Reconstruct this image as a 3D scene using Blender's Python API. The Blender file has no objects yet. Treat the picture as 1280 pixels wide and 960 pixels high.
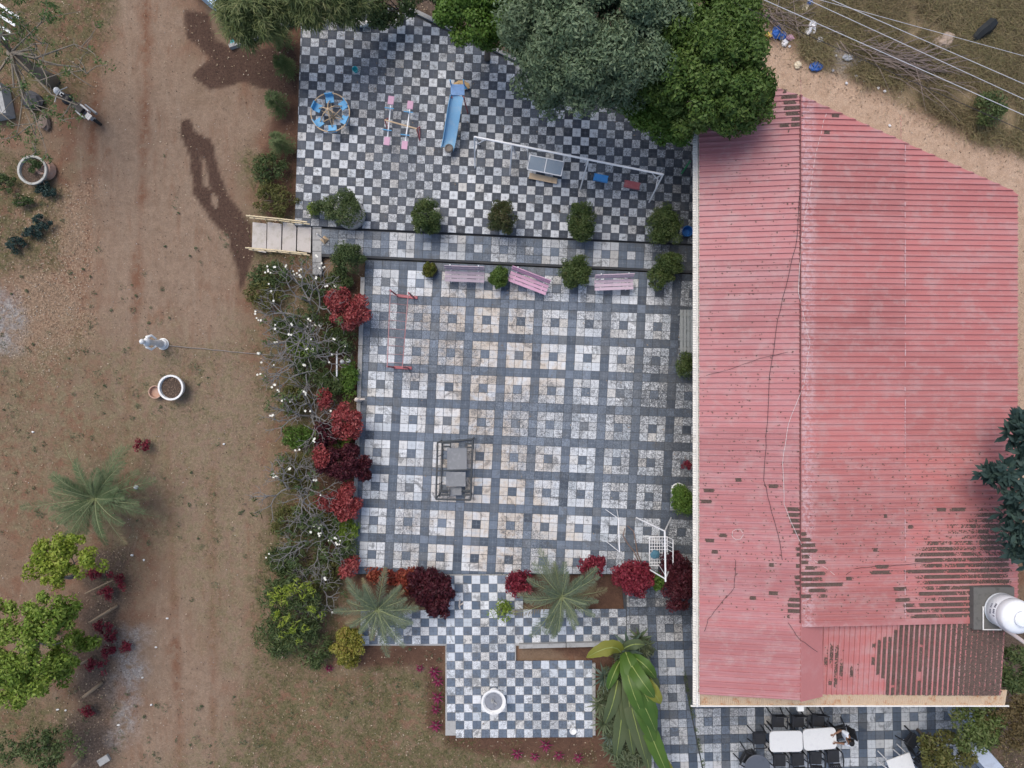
import bpy, math, random
import numpy as np
from mathutils import Vector, Matrix

# ------------------------------------------------------------------ camera, sky, sun, exposure
S = 0.0286            # metres per photo pixel on the ground
H = 25.0              # drone height
sc = bpy.context.scene
col = sc.collection
R = math.radians
cam_d = bpy.data.cameras.new('camera'); cam = bpy.data.objects.new('camera', cam_d); col.objects.link(cam)
cam.location = (0, 0, H); cam.rotation_euler = (0, 0, 0)
cam_d.sensor_fit = 'HORIZONTAL'; cam_d.angle = 2 * math.atan(640 * S / H)
cam_d.clip_start = 0.1; cam_d.clip_end = 2000
sc.camera = cam
SUN_EL, SUN_AZ = R(62), R(-35)       # azimuth clockwise from north (+Y)
w = bpy.data.worlds.new('World'); sc.world = w; w.use_nodes = True
wn = w.node_tree
sky = wn.nodes.new('ShaderNodeTexSky'); sky.sky_type = 'NISHITA'; sky.sun_disc = False
sky.sun_elevation = SUN_EL; sky.sun_rotation = SUN_AZ
sky.air_density = 1.0; sky.dust_density = 3.2; sky.ozone_density = 1.0
bgn = wn.nodes['Background']; bgn.inputs[1].default_value = 0.14
wn.links.new(sky.outputs[0], bgn.inputs[0])
sun_d = bpy.data.lights.new('sun', 'SUN'); sun_d.energy = 1.1; sun_d.angle = R(40); sun_d.color = (1, 0.96, 0.9)
sun = bpy.data.objects.new('sun', sun_d); col.objects.link(sun)
sd = Vector((math.sin(SUN_AZ) * math.cos(SUN_EL), math.cos(SUN_AZ) * math.cos(SUN_EL), math.sin(SUN_EL)))
sun.rotation_euler = sd.to_track_quat('Z', 'Y').to_euler()
sun.location = (0, 0, 40)
vs = sc.view_settings
vs.view_transform = 'Standard'; vs.look = 'None'; vs.gamma = 1; vs.use_curve_mapping = False
vs.exposure = 0.55

# ------------------------------------------------------------------ helpers
def P(px, py, z=0.0):
    k = S * (H - z) / H
    return Vector(((px - 640) * k, (480 - py) * k, z))

ROOT = {}
def props(o, label=None, cat=None, group=None, kind=None):
    if label: o['label'] = label
    if cat: o['category'] = cat
    if group: o['group'] = group
    if kind: o['kind'] = kind
    return o
def thing(name, loc, label, cat, group=None):
    o = bpy.data.objects.new(name, None); col.objects.link(o)
    o.location = loc; o.empty_display_size = 0.2
    ROOT[o] = Vector(loc)
    return props(o, label, cat, group)
def mesh_obj(name, me, mat, parent=None, loc=(0, 0, 0)):
    o = bpy.data.objects.new(name, me); col.objects.link(o)
    if mat is not None and not me.materials:
        for m in (mat if isinstance(mat, (list, tuple)) else [mat]): me.materials.append(m)
    if parent is not None:
        o.parent = parent; ROOT[o] = ROOT.get(parent, Vector((0, 0, 0)))
    else:
        o.location = loc; ROOT[o] = Vector(loc)
    return o
def raw_mesh(name, V, F, smooth=False):
    me = bpy.data.meshes.new(name); me.from_pydata([tuple(v) for v in V], [], F); me.update()
    if smooth: me.polygons.foreach_set('use_smooth', [True] * len(me.polygons))
    return me
def quads_mesh(name, V, nq, k=4):
    """V (nq*k,3) array, every k vertices one face"""
    me = bpy.data.meshes.new(name)
    n = nq * k
    me.vertices.add(n); me.vertices.foreach_set('co', np.ascontiguousarray(V, dtype=np.float32).ravel())
    me.loops.add(n); me.loops.foreach_set('vertex_index', np.arange(n, dtype=np.int32))
    me.polygons.add(nq); me.polygons.foreach_set('loop_start', np.arange(0, n, k, dtype=np.int32))
    me.update(calc_edges=True)
    return me

class MB:
    def __init__(s): s.V = []; s.F = []; s.mi = []; s.cur = 0
    def mat(s, i): s.cur = i; return s
    def _f(s, fs):
        s.F += fs; s.mi += [s.cur] * len(fs)
    def box(s, c, size, rz=0.0, M=None, taper=1.0):
        b = len(s.V); hx, hy, hz = size[0] / 2, size[1] / 2, size[2] / 2
        m = M if M is not None else Matrix.Rotation(rz, 3, 'Z')
        c = Vector(c)
        for z, t in ((-hz, 1.0), (hz, taper)):
            for x, y in ((-hx, -hy), (hx, -hy), (hx, hy), (-hx, hy)):
                s.V.append(c + m @ Vector((x * t, y * t, z)))
        s._f([(b + 3, b + 2, b + 1, b), (b + 4, b + 5, b + 6, b + 7)] + [(b + i, b + (i + 1) % 4, b + 4 + (i + 1) % 4, b + 4 + i) for i in range(4)])
        return s
    def beam(s, p0, p1, w_, h_, up=(0, 0, 1)):
        p0 = Vector(p0); p1 = Vector(p1); d = p1 - p0; L = d.length; d.normalize()
        upv = Vector(up)
        if abs(d.dot(upv)) > 0.98: upv = Vector((0, 1, 0))
        sd_ = d.cross(upv).normalized(); u = sd_.cross(d)
        M = Matrix((d, sd_, u)).transposed()
        return s.box((p0 + p1) / 2, (L, w_, h_), M=M)
    def tube(s, pts, r, n=6, cap=True):
        pts = [Vector(p) for p in pts]
        rs = r if isinstance(r, (list, tuple)) else [r] * len(pts)
        b = len(s.V); ref = None
        for i, p in enumerate(pts):
            d = (pts[min(i + 1, len(pts) - 1)] - pts[max(i - 1, 0)])
            d = d.normalized() if d.length > 1e-9 else Vector((0, 0, 1))
            if ref is None: ref = Vector((0, 0, 1)) if abs(d.z) < 0.9 else Vector((1, 0, 0))
            a = d.cross(ref)
            if a.length < 1e-4: a = d.cross(Vector((0.3, 1, 0.2)))
            a.normalize(); bb = d.cross(a).normalized(); ref = a.cross(d)
            for k in range(n):
                t = 2 * math.pi * k / n
                s.V.append(p + (a * math.cos(t) + bb * math.sin(t)) * rs[i])
        for i in range(len(pts) - 1):
            s._f([(b + i * n + k, b + i * n + (k + 1) % n, b + (i + 1) * n + (k + 1) % n, b + (i + 1) * n + k) for k in range(n)])
        if cap:
            e = b + (len(pts) - 1) * n
            s._f([tuple(b + k for k in range(n))[::-1], tuple(e + k for k in range(n))])
        return s
    def ring(s, c, rad, r, n=32, m=6, z=0.0):
        b = len(s.V); c = Vector(c)
        for i in range(n):
            a = 2 * math.pi * i / n
            for k in range(m):
                t = 2 * math.pi * k / m
                rr = rad + r * math.cos(t)
                s.V.append(c + Vector((rr * math.cos(a), rr * math.sin(a), r * math.sin(t))))
        for i in range(n):
            for k in range(m):
                s._f([(b + i * m + k, b + ((i + 1) % n) * m + k, b + ((i + 1) % n) * m + (k + 1) % m, b + i * m + (k + 1) % m)])
        return s
    def lathe(s, prof, c=(0, 0, 0), n=24, sx=1.0, sy=1.0, rz=0.0):
        b = len(s.V); c = Vector(c); cr, sr = math.cos(rz), math.sin(rz)
        for (r, z) in prof:
            for k in range(n):
                t = 2 * math.pi * k / n
                x, y = r * math.cos(t) * sx, r * math.sin(t) * sy
                s.V.append(c + Vector((x * cr - y * sr, x * sr + y * cr, z)))
        for i in range(len(prof) - 1):
            s._f([(b + i * n + k, b + i * n + (k + 1) % n, b + (i + 1) * n + (k + 1) % n, b + (i + 1) * n + k) for k in range(n)])
        s._f([tuple(b + k for k in range(n))[::-1], tuple(b + (len(prof) - 1) * n + k for k in range(n))])
        return s
    def blob(s, c, rad, seed=0, rough=0.25, n=10, m=7):
        rg = random.Random(seed); b = len(s.V); c = Vector(c)
        s.V.append(c + Vector((0, 0, -rad[2])))
        for j in range(1, m):
            ph = math.pi * j / m - math.pi / 2
            for k in range(n):
                t = 2 * math.pi * k / n; q = 1 + rg.uniform(-rough, rough)
                s.V.append(c + Vector((rad[0] * math.cos(ph) * math.cos(t) * q, rad[1] * math.cos(ph) * math.sin(t) * q, rad[2] * math.sin(ph) * q)))
        s.V.append(c + Vector((0, 0, rad[2])))
        top = len(s.V) - 1
        s._f([(b, b + 1 + (k + 1) % n, b + 1 + k) for k in range(n)])
        for j in range(m - 2):
            s._f([(b + 1 + j * n + k, b + 1 + j * n + (k + 1) % n, b + 1 + (j + 1) * n + (k + 1) % n, b + 1 + (j + 1) * n + k) for k in range(n)])
        e = b + 1 + (m - 2) * n
        s._f([(e + k, e + (k + 1) % n, top) for k in range(n)])
        return s
    def poly_prism(s, pts, z0, z1):
        b = len(s.V); n = len(pts)
        ar = sum(pts[i][0] * pts[(i + 1) % n][1] - pts[(i + 1) % n][0] * pts[i][1] for i in range(n))
        if ar < 0: pts = pts[::-1]
        for z in (z0, z1):
            for p in pts: s.V.append(Vector((p[0], p[1], z)))
        s._f([tuple(range(b, b + n))[::-1], tuple(range(b + n, b + 2 * n))] + [(b + i, b + (i + 1) % n, b + n + (i + 1) % n, b + n + i) for i in range(n)])
        return s
    def build(s, name, mat, parent=None, loc=None, smooth=False, **kw):
        base = ROOT.get(parent, Vector((0, 0, 0))) if parent is not None else (Vector(loc) if loc is not None else Vector((0, 0, 0)))
        me = raw_mesh(name, [Vector(v) - base for v in s.V], s.F, smooth)
        o = mesh_obj(name, me, mat, parent, base)
        if any(s.mi): me.polygons.foreach_set('material_index', s.mi)
        if kw: props(o, **kw)
        return o
def copy_tree(o, parent=None):
    c = o.copy(); col.objects.link(c)
    ROOT[c] = ROOT.get(o, Vector((0, 0, 0)))
    if parent is not None: c.parent = parent
    for ch in list(o.children): copy_tree(ch, c)
    return c

# numpy value noise
_rn = np.random.default_rng(77); _lat = _rn.random((256, 256))
def vnoise(x, y):
    xi = np.floor(x).astype(int); yi = np.floor(y).astype(int); fx = x - xi; fy = y - yi
    fx = fx * fx * (3 - 2 * fx); fy = fy * fy * (3 - 2 * fy)
    g = lambda a, b: _lat[a % 256, b % 256]
    return (g(xi, yi) * (1 - fx) + g(xi + 1, yi) * fx) * (1 - fy) + (g(xi, yi + 1) * (1 - fx) + g(xi + 1, yi + 1) * fx) * fy
def fbm(x, y, o=4):
    t = np.zeros_like(x, dtype=float); a = 0.5
    for k in range(o): t += a * vnoise(x * 2 ** k + 17 * k, y * 2 ** k + 31 * k); a *= 0.5
    return t / (1 - 0.5 ** o)
def poly_sd(px, py, poly):
    """signed distance (positive inside) in pixels"""
    d = np.full(px.shape, 1e9); ins = np.zeros(px.shape, bool); n = len(poly)
    for i in range(n):
        x0, y0 = poly[i]; x1, y1 = poly[(i + 1) % n]
        ex, ey = x1 - x0, y1 - y0
        t = np.clip(((px - x0) * ex + (py - y0) * ey) / (ex * ex + ey * ey + 1e-9), 0, 1)
        d = np.minimum(d, np.hypot(px - x0 - t * ex, py - y0 - t * ey))
        c = ((y0 > py) != (y1 > py)) & (px < (x1 - x0) * (py - y0) / (y1 - y0 + 1e-12) + x0)
        ins ^= c
    return np.where(ins, d, -d)
def pmask(px, py, poly, soft=6, wob=8):
    sdv = poly_sd(px, py, poly) + wob * (fbm(px / 22, py / 22) - 0.5) * 2
    return np.clip(sdv / soft + 0.5, 0, 1)

# ------------------------------------------------------------------ material helpers
def N(nt, t, **kw):
    n = nt.nodes.new(t)
    for k, v in kw.items(): setattr(n, k, v)
    return n
def setin(nt, node, i, v):
    s_ = node.inputs[i]
    if hasattr(v, 'is_output') or isinstance(v, bpy.types.NodeSocket): nt.links.new(v, s_)
    elif isinstance(v, (tuple, list)) and len(v) == 3 and s_.type == 'RGBA': s_.default_value = (*v, 1)
    else: s_.default_value = v
def mixc(nt, f, a, b, mode='MIX'):
    m = N(nt, 'ShaderNodeMix', data_type='RGBA', blend_type=mode)
    setin(nt, m, 0, f); setin(nt, m, 6, a); setin(nt, m, 7, b)
    return m.outputs[2]
def mth(nt, op, a, b=0.0, clamp=False):
    m = N(nt, 'ShaderNodeMath', operation=op, use_clamp=clamp); setin(nt, m, 0, a); setin(nt, m, 1, b); return m.outputs[0]
def noise(nt, scale, detail=4, rough=0.6, vec=None, dist=0.0):
    n = N(nt, 'ShaderNodeTexNoise'); n.inputs['Scale'].default_value = scale; n.inputs['Detail'].default_value = detail
    n.inputs['Roughness'].default_value = rough; n.inputs['Distortion'].default_value = dist
    nt.links.new(vec if vec is not None else pos(nt), n.inputs['Vector']); return n.outputs[0]
def pos(nt):
    for n in nt.nodes:
        if n.type == 'NEW_GEOMETRY': return n.outputs['Position']
    return N(nt, 'ShaderNodeNewGeometry').outputs['Position']
def isl(nt):
    pos(nt)
    for n in nt.nodes:
        if n.type == 'NEW_GEOMETRY': return n.outputs['Random Per Island']
def objpos(nt):
    return N(nt, 'ShaderNodeTexCoord').outputs['Object']
def ramp(nt, f, stops, interp='LINEAR'):
    r = N(nt, 'ShaderNodeValToRGB'); r.color_ramp.interpolation = interp
    e = r.color_ramp.elements
    while len(e) < len(stops): e.new(0.5)
    for i, (p, c) in enumerate(stops):
        e[i].position = p; e[i].color = (*c, 1) if len(c) == 3 else c
    nt.links.new(f, r.inputs[0]); return r.outputs[0]
def sstep(nt, f, a, b):
    m = N(nt, 'ShaderNodeMapRange', interpolation_type='SMOOTHSTEP'); m.clamp = True
    setin(nt, m, 0, f); m.inputs[1].default_value = a; m.inputs[2].default_value = b
    return m.outputs[0]
def new_mat(name, rough=0.7, spec=0.3, metal=0.0):
    m = bpy.data.materials.new(name); m.use_nodes = True; nt = m.node_tree
    b = nt.nodes['Principled BSDF']; b.inputs['Roughness'].default_value = rough; b.inputs['Metallic'].default_value = metal
    b.inputs['Specular IOR Level'].default_value = spec
    return m, nt, b
def bump(nt, b, h, strength=0.3, dist=0.02):
    n = N(nt, 'ShaderNodeBump'); n.inputs['Strength'].default_value = strength; n.inputs['Distance'].default_value = dist
    nt.links.new(h, n.inputs['Height']); nt.links.new(n.outputs[0], b.inputs['Normal'])
_mc = {}
def paint(name, c, rough=0.5, wear=0.35, wcol=None, scale=9, metal=0.0, spec=0.35):
    """painted or plain surface with mottled wear"""
    if name in _mc: return _mc[name]
    m, nt, b = new_mat(name, rough, spec, metal)
    n1 = noise(nt, scale, 5, 0.65); n2 = noise(nt, scale * 6, 3, 0.6)
    c2 = wcol or tuple(x * 0.45 for x in c)
    a = mixc(nt, mth(nt, 'MULTIPLY', sstep(nt, n1, 0.48, 0.72), wear), c, c2)
    a = mixc(nt, mth(nt, 'MULTIPLY', sstep(nt, n2, 0.4, 0.75), wear * 0.6), a, tuple(min(1, x * 1.25) for x in c))
    nt.links.new(a, b.inputs['Base Color'])
    nt.links.new(mth(nt, 'ADD', mth(nt, 'MULTIPLY', n2, 0.3), rough - 0.15, True), b.inputs['Roughness'])
    bump(nt, b, n2, 0.25, 0.004)
    _mc[name] = m; return m
def leaf(name, cols, trans=0.25, rough=0.55, nscale=1.3):
    """foliage: every leaf its own shade, broad patches of tone"""
    if name in _mc: return _mc[name]
    m, nt, b = new_mat(name, rough, 0.25)
    f = mth(nt, 'ADD', mth(nt, 'MULTIPLY', isl(nt), 0.6), mth(nt, 'MULTIPLY', mth(nt, 'SUBTRACT', noise(nt, nscale, 3, 0.6), 0.3), 0.9), True)
    c = ramp(nt, f, [(i / (len(cols) - 1), k) for i, k in enumerate(cols)])
    nt.links.new(c, b.inputs['Base Color'])
    t = N(nt, 'ShaderNodeBsdfTranslucent'); nt.links.new(c, t.inputs[0])
    mx = N(nt, 'ShaderNodeMixShader'); mx.inputs[0].default_value = trans
    nt.links.new(b.outputs[0], mx.inputs[1]); nt.links.new(t.outputs[0], mx.inputs[2])
    nt.links.new(mx.outputs[0], nt.nodes['Material Output'].inputs[0])
    _mc[name] = m; return m
# ------------------------------------------------------------------ ground
REG = {
 'wet': [[(232, 12), (262, 18), (270, 50), (310, 62), (350, 58), (378, 55), (375, 122), (330, 112), (300, 102), (262, 110), (240, 95), (262, 72), (250, 62), (232, 45)],
         [(224, 150), (235, 150), (240, 163), (262, 175), (272, 205), (285, 240), (312, 280), (318, 315), (300, 375), (288, 300), (262, 275), (240, 240), (235, 200), (226, 170)]],
 'soil': [[(325, 40), (378, 28), (371, 268), (335, 275), (320, 210), (345, 135), (335, 60)], [(440, 807), (556, 807), (556, 834), (440, 834)], [(533, 830), (558, 830), (560, 918), (533, 915)],
          [(556, 916), (770, 912), (775, 962), (640, 950), (556, 930)], [(400, 345), (457, 345), (446, 720), (400, 720)], [(440, 712), (850, 712), (850, 765), (440, 765)], [(640, 800), (780, 800), (780, 990), (740, 990), (740, 830)]],
 'green': [[(300, 195), (345, 178), (372, 210), (372, 272), (392, 345), (455, 345), (446, 720), (440, 830), (330, 850), (316, 760), (345, 600), (335, 480), (330, 420), (302, 370), (315, 330), (308, 260)],
           [(330, 840), (555, 832), (556, 915), (740, 935), (760, 985), (250, 985), (300, 900)], [(-30, 185), (60, 195), (75, 330), (-30, 345)], [(-30, -30), (140, -30), (130, 80), (70, 130), (-30, 160)], [(-30, 860), (90, 880), (60, 990), (-30, 990)], [(1190, 870), (1300, 780), (1300, 990), (1190, 990)]],
 'dry': [[(-40, 430), (200, 420), (330, 400), (345, 720), (300, 860), (200, 700), (150, 740), (-40, 650)], [(300, 860), (555, 830), (740, 940), (740, 990), (180, 990)]],
 'scrub': [[(895, -30), (1310, -30), (1310, 185), (1240, 178), (1165, 142), (1085, 98), (1010, 66), (960, 30)]],
 'tan': [[(860, -30), (960, 38), (1010, 72), (1085, 104), (1165, 148), (1240, 186), (1310, 195), (1310, 620), (1180, 620), (1180, 300), (860, 90)]],
 'litter': [[(380, -30), (880, -30), (890, 190), (860, 175), (500, 14), (380, 25)], [(100, 690), (165, 680), (150, 830), (142, 990), (80, 990), (100, 850)], [(1240, 770), (1310, 770), (1310, 990), (1240, 990)]],
 'ash': [[(-30, 352), (18, 366), (32, 400), (26, 440), (-30, 455)], [(148, 780), (172, 790), (178, 850), (160, 930), (140, 930)], [(1030, 50), (1095, 70), (1100, 90), (1040, 80)]],
 'road': [[(150, -30), (230, -30), (250, 110), (345, 112), (340, 150), (300, 200), (300, 330), (310, 450), (335, 600), (322, 720), (300, 985), (150, 985), (180, 800), (205, 700), (190, 560), (120, 440), (110, 300), (112, 150)]],
 'track': [[(118, -30), (126, -30), (121, 150), (110, 330), (98, 440), (92, 440), (103, 330), (113, 150)], [(176, -30), (186, -30), (186, 150), (172, 400), (158, 620), (150, 620), (164, 400), (177, 150)], [(205, 560), (212, 560), (222, 760), (230, 985), (220, 985), (213, 760)], [(262, 560), (270, 560), (270, 760), (272, 985), (262, 985), (261, 760)]],
 'gravel': [[(10, 250), (120, 230), (110, 430), (60, 470), (10, 450)], [(955, 60), (1020, 80), (1160, 140), (1290, 190), (1290, 205), (1160, 165), (1020, 100)]],
}
SOFT = {'wet': (3, 5), 'soil': (8, 6), 'green': (35, 26), 'dry': (60, 45), 'scrub': (20, 16), 'tan': (26, 14), 'litter': (24, 18), 'ash': (22, 16), 'road': (50, 30), 'gravel': (30, 24), 'track': (10, 9)}
def region(key, px, py):
    m = np.zeros(px.shape)
    for poly in REG[key]: m = np.maximum(m, pmask(px, py, poly, *SOFT[key]))
    return m
def axis(lo, hi, step, far):
    a = list(np.arange(lo, hi + step / 2, step)); d = step * 1.5; x = a[-1]
    while x < far: x += d; a.append(x); d *= 1.35
    d = step * 1.5; x = a[0]
    while x > -far: x -= d; a.insert(0, x); d *= 1.35
    return np.array(a)
gx = axis(-19.5, 19.5, 0.11, 600); gy = axis(-15, 15, 0.11, 600)
GX, GY = np.meshgrid(gx, gy); gpx = GX / S + 640; gpy = 480 - GY / S
msk = {k: region(k, gpx, gpy) for k in REG}
for slit in ([(250, 196), (257, 202), (262, 236), (255, 232)], [(264, 240), (270, 244), (272, 262), (266, 256)]): msk['wet'] = msk['wet'] * (1 - pmask(gpx, gpy, slit, 2, 3))
gz = (fbm(GX * 0.7 + 40, GY * 0.7 + 9) - 0.5) * 0.05 + (fbm(GX * 5 + 3, GY * 5 + 70, 3) - 0.5) * 0.025 + msk['gravel'] * (fbm(GX * 9, GY * 9, 2) - 0.4) * 0.03 + msk['scrub'] * (fbm(GX * 2.5, GY * 2.5, 3) - 0.5) * 0.12
gz -= 0.03
ny, nx = GX.shape
gv = np.stack([GX, GY, gz], -1).reshape(-1, 3)
idx = np.arange(nx * ny).reshape(ny, nx)
gf = np.stack([idx[:-1, :-1], idx[:-1, 1:], idx[1:, 1:], idx[1:, :-1]], -1).reshape(-1, 4)
gme = bpy.data.meshes.new('ground')
gme.vertices.add(len(gv)); gme.vertices.foreach_set('co', gv.astype(np.float32).ravel())
gme.loops.add(gf.size); gme.loops.foreach_set('vertex_index', gf.astype(np.int32).ravel())
gme.polygons.add(len(gf)); gme.polygons.foreach_set('loop_start', np.arange(0, gf.size, 4, dtype=np.int32)); gme.update(calc_edges=True)
gme.polygons.foreach_set('use_smooth', np.ones(len(gf), bool))
for nm, ks in (('mA', ('wet', 'soil', 'green')), ('mB', ('dry', 'scrub', 'tan')), ('mC', ('litter', 'ash', 'road')), ('mD', ('track', 'gravel', 'track'))):
    at = gme.color_attributes.new(nm, 'FLOAT_COLOR', 'POINT')
    at.data.foreach_set('color', np.stack([msk[k] for k in ks] + [np.ones_like(GX)], -1).astype(np.float32).ravel())
def ground_material():
    m, nt, b = new_mat('earth', 0.92, 0.15)
    def at(nm):
        a = N(nt, 'ShaderNodeAttribute', attribute_name=nm); s_ = N(nt, 'ShaderNodeSeparateColor'); nt.links.new(a.outputs['Color'], s_.inputs[0]); return s_.outputs
    A, B, C, D = at('mA'), at('mB'), at('mC'), at('mD')
    mp = N(nt, 'ShaderNodeMapping'); mp.inputs['Scale'].default_value = (1.9, 0.42, 1); mp.inputs['Rotation'].default_value = (0, 0, 0.10); nt.links.new(pos(nt), mp.inputs[0])
    st = noise(nt, 1.0, 6, 0.68, mp.outputs[0], 1.6)
    n0 = noise(nt, 0.55, 5, 0.6); n1 = noise(nt, 3.0, 6, 0.65, dist=0.5); n2 = noise(nt, 17, 5, 0.7); n3 = noise(nt, 60, 3, 0.6)
    c = ramp(nt, n0, [(0.3, (0.150, 0.100, 0.068)), (0.45, (0.185, 0.132, 0.092)), (0.58, (0.165, 0.092, 0.062)), (0.72, (0.19, 0.15, 0.10))])
    c = mixc(nt, C[2], c, ramp(nt, n1, [(0.3, (0.185, 0.132, 0.096)), (0.6, (0.235, 0.172, 0.128)), (0.8, (0.21, 0.143, 0.1))]))
    c = mixc(nt, mth(nt, 'MULTIPLY', mth(nt, 'MULTIPLY', sstep(nt, st, 0.48, 0.68), sstep(nt, n0, 0.35, 0.6)), 0.7), c, (0.18, 0.105, 0.07))
    c = mixc(nt, mth(nt, 'MULTIPLY', sstep(nt, st, 0.46, 0.32), 0.4), c, (0.25, 0.195, 0.15))
    c = mixc(nt, mth(nt, 'MULTIPLY', D[0], sstep(nt, n1, 0.35, 0.55)), c, (0.16, 0.085, 0.055))
    c = mixc(nt, mth(nt, 'MULTIPLY', D[1], sstep(nt, n2, 0.4, 0.6)), c, (0.26, 0.185, 0.13))
    c = mixc(nt, mth(nt, 'MULTIPLY', B[0], sstep(nt, n1, 0.36, 0.66)), c, ramp(nt, n2, [(0.3, (0.135, 0.112, 0.068)), (0.7, (0.215, 0.175, 0.115))]))
    c = mixc(nt, mth(nt, 'MULTIPLY', A[2], sstep(nt, n1, 0.38, 0.6)), c, ramp(nt, n2, [(0.3, (0.075, 0.072, 0.034)), (0.7, (0.165, 0.14, 0.08))]))
    c = mixc(nt, B[2], c, ramp(nt, n1, [(0.25, (0.33, 0.23, 0.165)), (0.6, (0.42, 0.31, 0.235)), (0.8, (0.36, 0.275, 0.21))]))
    c = mixc(nt, B[1], c, ramp(nt, n1, [(0.3, (0.15, 0.12, 0.075)), (0.55, (0.27, 0.215, 0.14)), (0.75, (0.21, 0.15, 0.10))]))
    c = mixc(nt, C[0], c, ramp(nt, n2, [(0.3, (0.06, 0.044, 0.034)), (0.7, (0.14, 0.105, 0.085))]))
    c = mixc(nt, mth(nt, 'MULTIPLY', C[1], sstep(nt, n1, 0.3, 0.62)), c, ramp(nt, n2, [(0.3, (0.13, 0.12, 0.115)), (0.7, (0.33, 0.31, 0.30))]))
    c = mixc(nt, A[1], c, ramp(nt, n1, [(0.3, (0.075, 0.042, 0.03)), (0.7, (0.125, 0.072, 0.05))]))
    c = mixc(nt, A[0], c, ramp(nt, n2, [(0.3, (0.055, 0.033, 0.025)), (0.75, (0.095, 0.06, 0.046))]))
    g = ramp(nt, n3, [(0.3, (0.62, 0.62, 0.62)), (0.5, (1, 1, 1)), (0.72, (1.35, 1.33, 1.3))])
    c = mixc(nt, 0.9, c, g, 'MULTIPLY')
    c = mixc(nt, 1.0, c, (1.1, 1.07, 1.02), 'MULTIPLY')
    g2 = ramp(nt, n2, [(0.3, (0.72, 0.72, 0.72)), (0.7, (1.2, 1.2, 1.2))])
    c = mixc(nt, 0.7, c, g2, 'MULTIPLY')
    nt.links.new(c, b.inputs['Base Color'])
    bump(nt, b, mth(nt, 'ADD', n2, mth(nt, 'MULTIPLY', n3, 0.5)), 0.8, 0.03)
    return m
ground = mesh_obj('ground', gme, ground_material()); ground['kind'] = 'structure'

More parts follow.
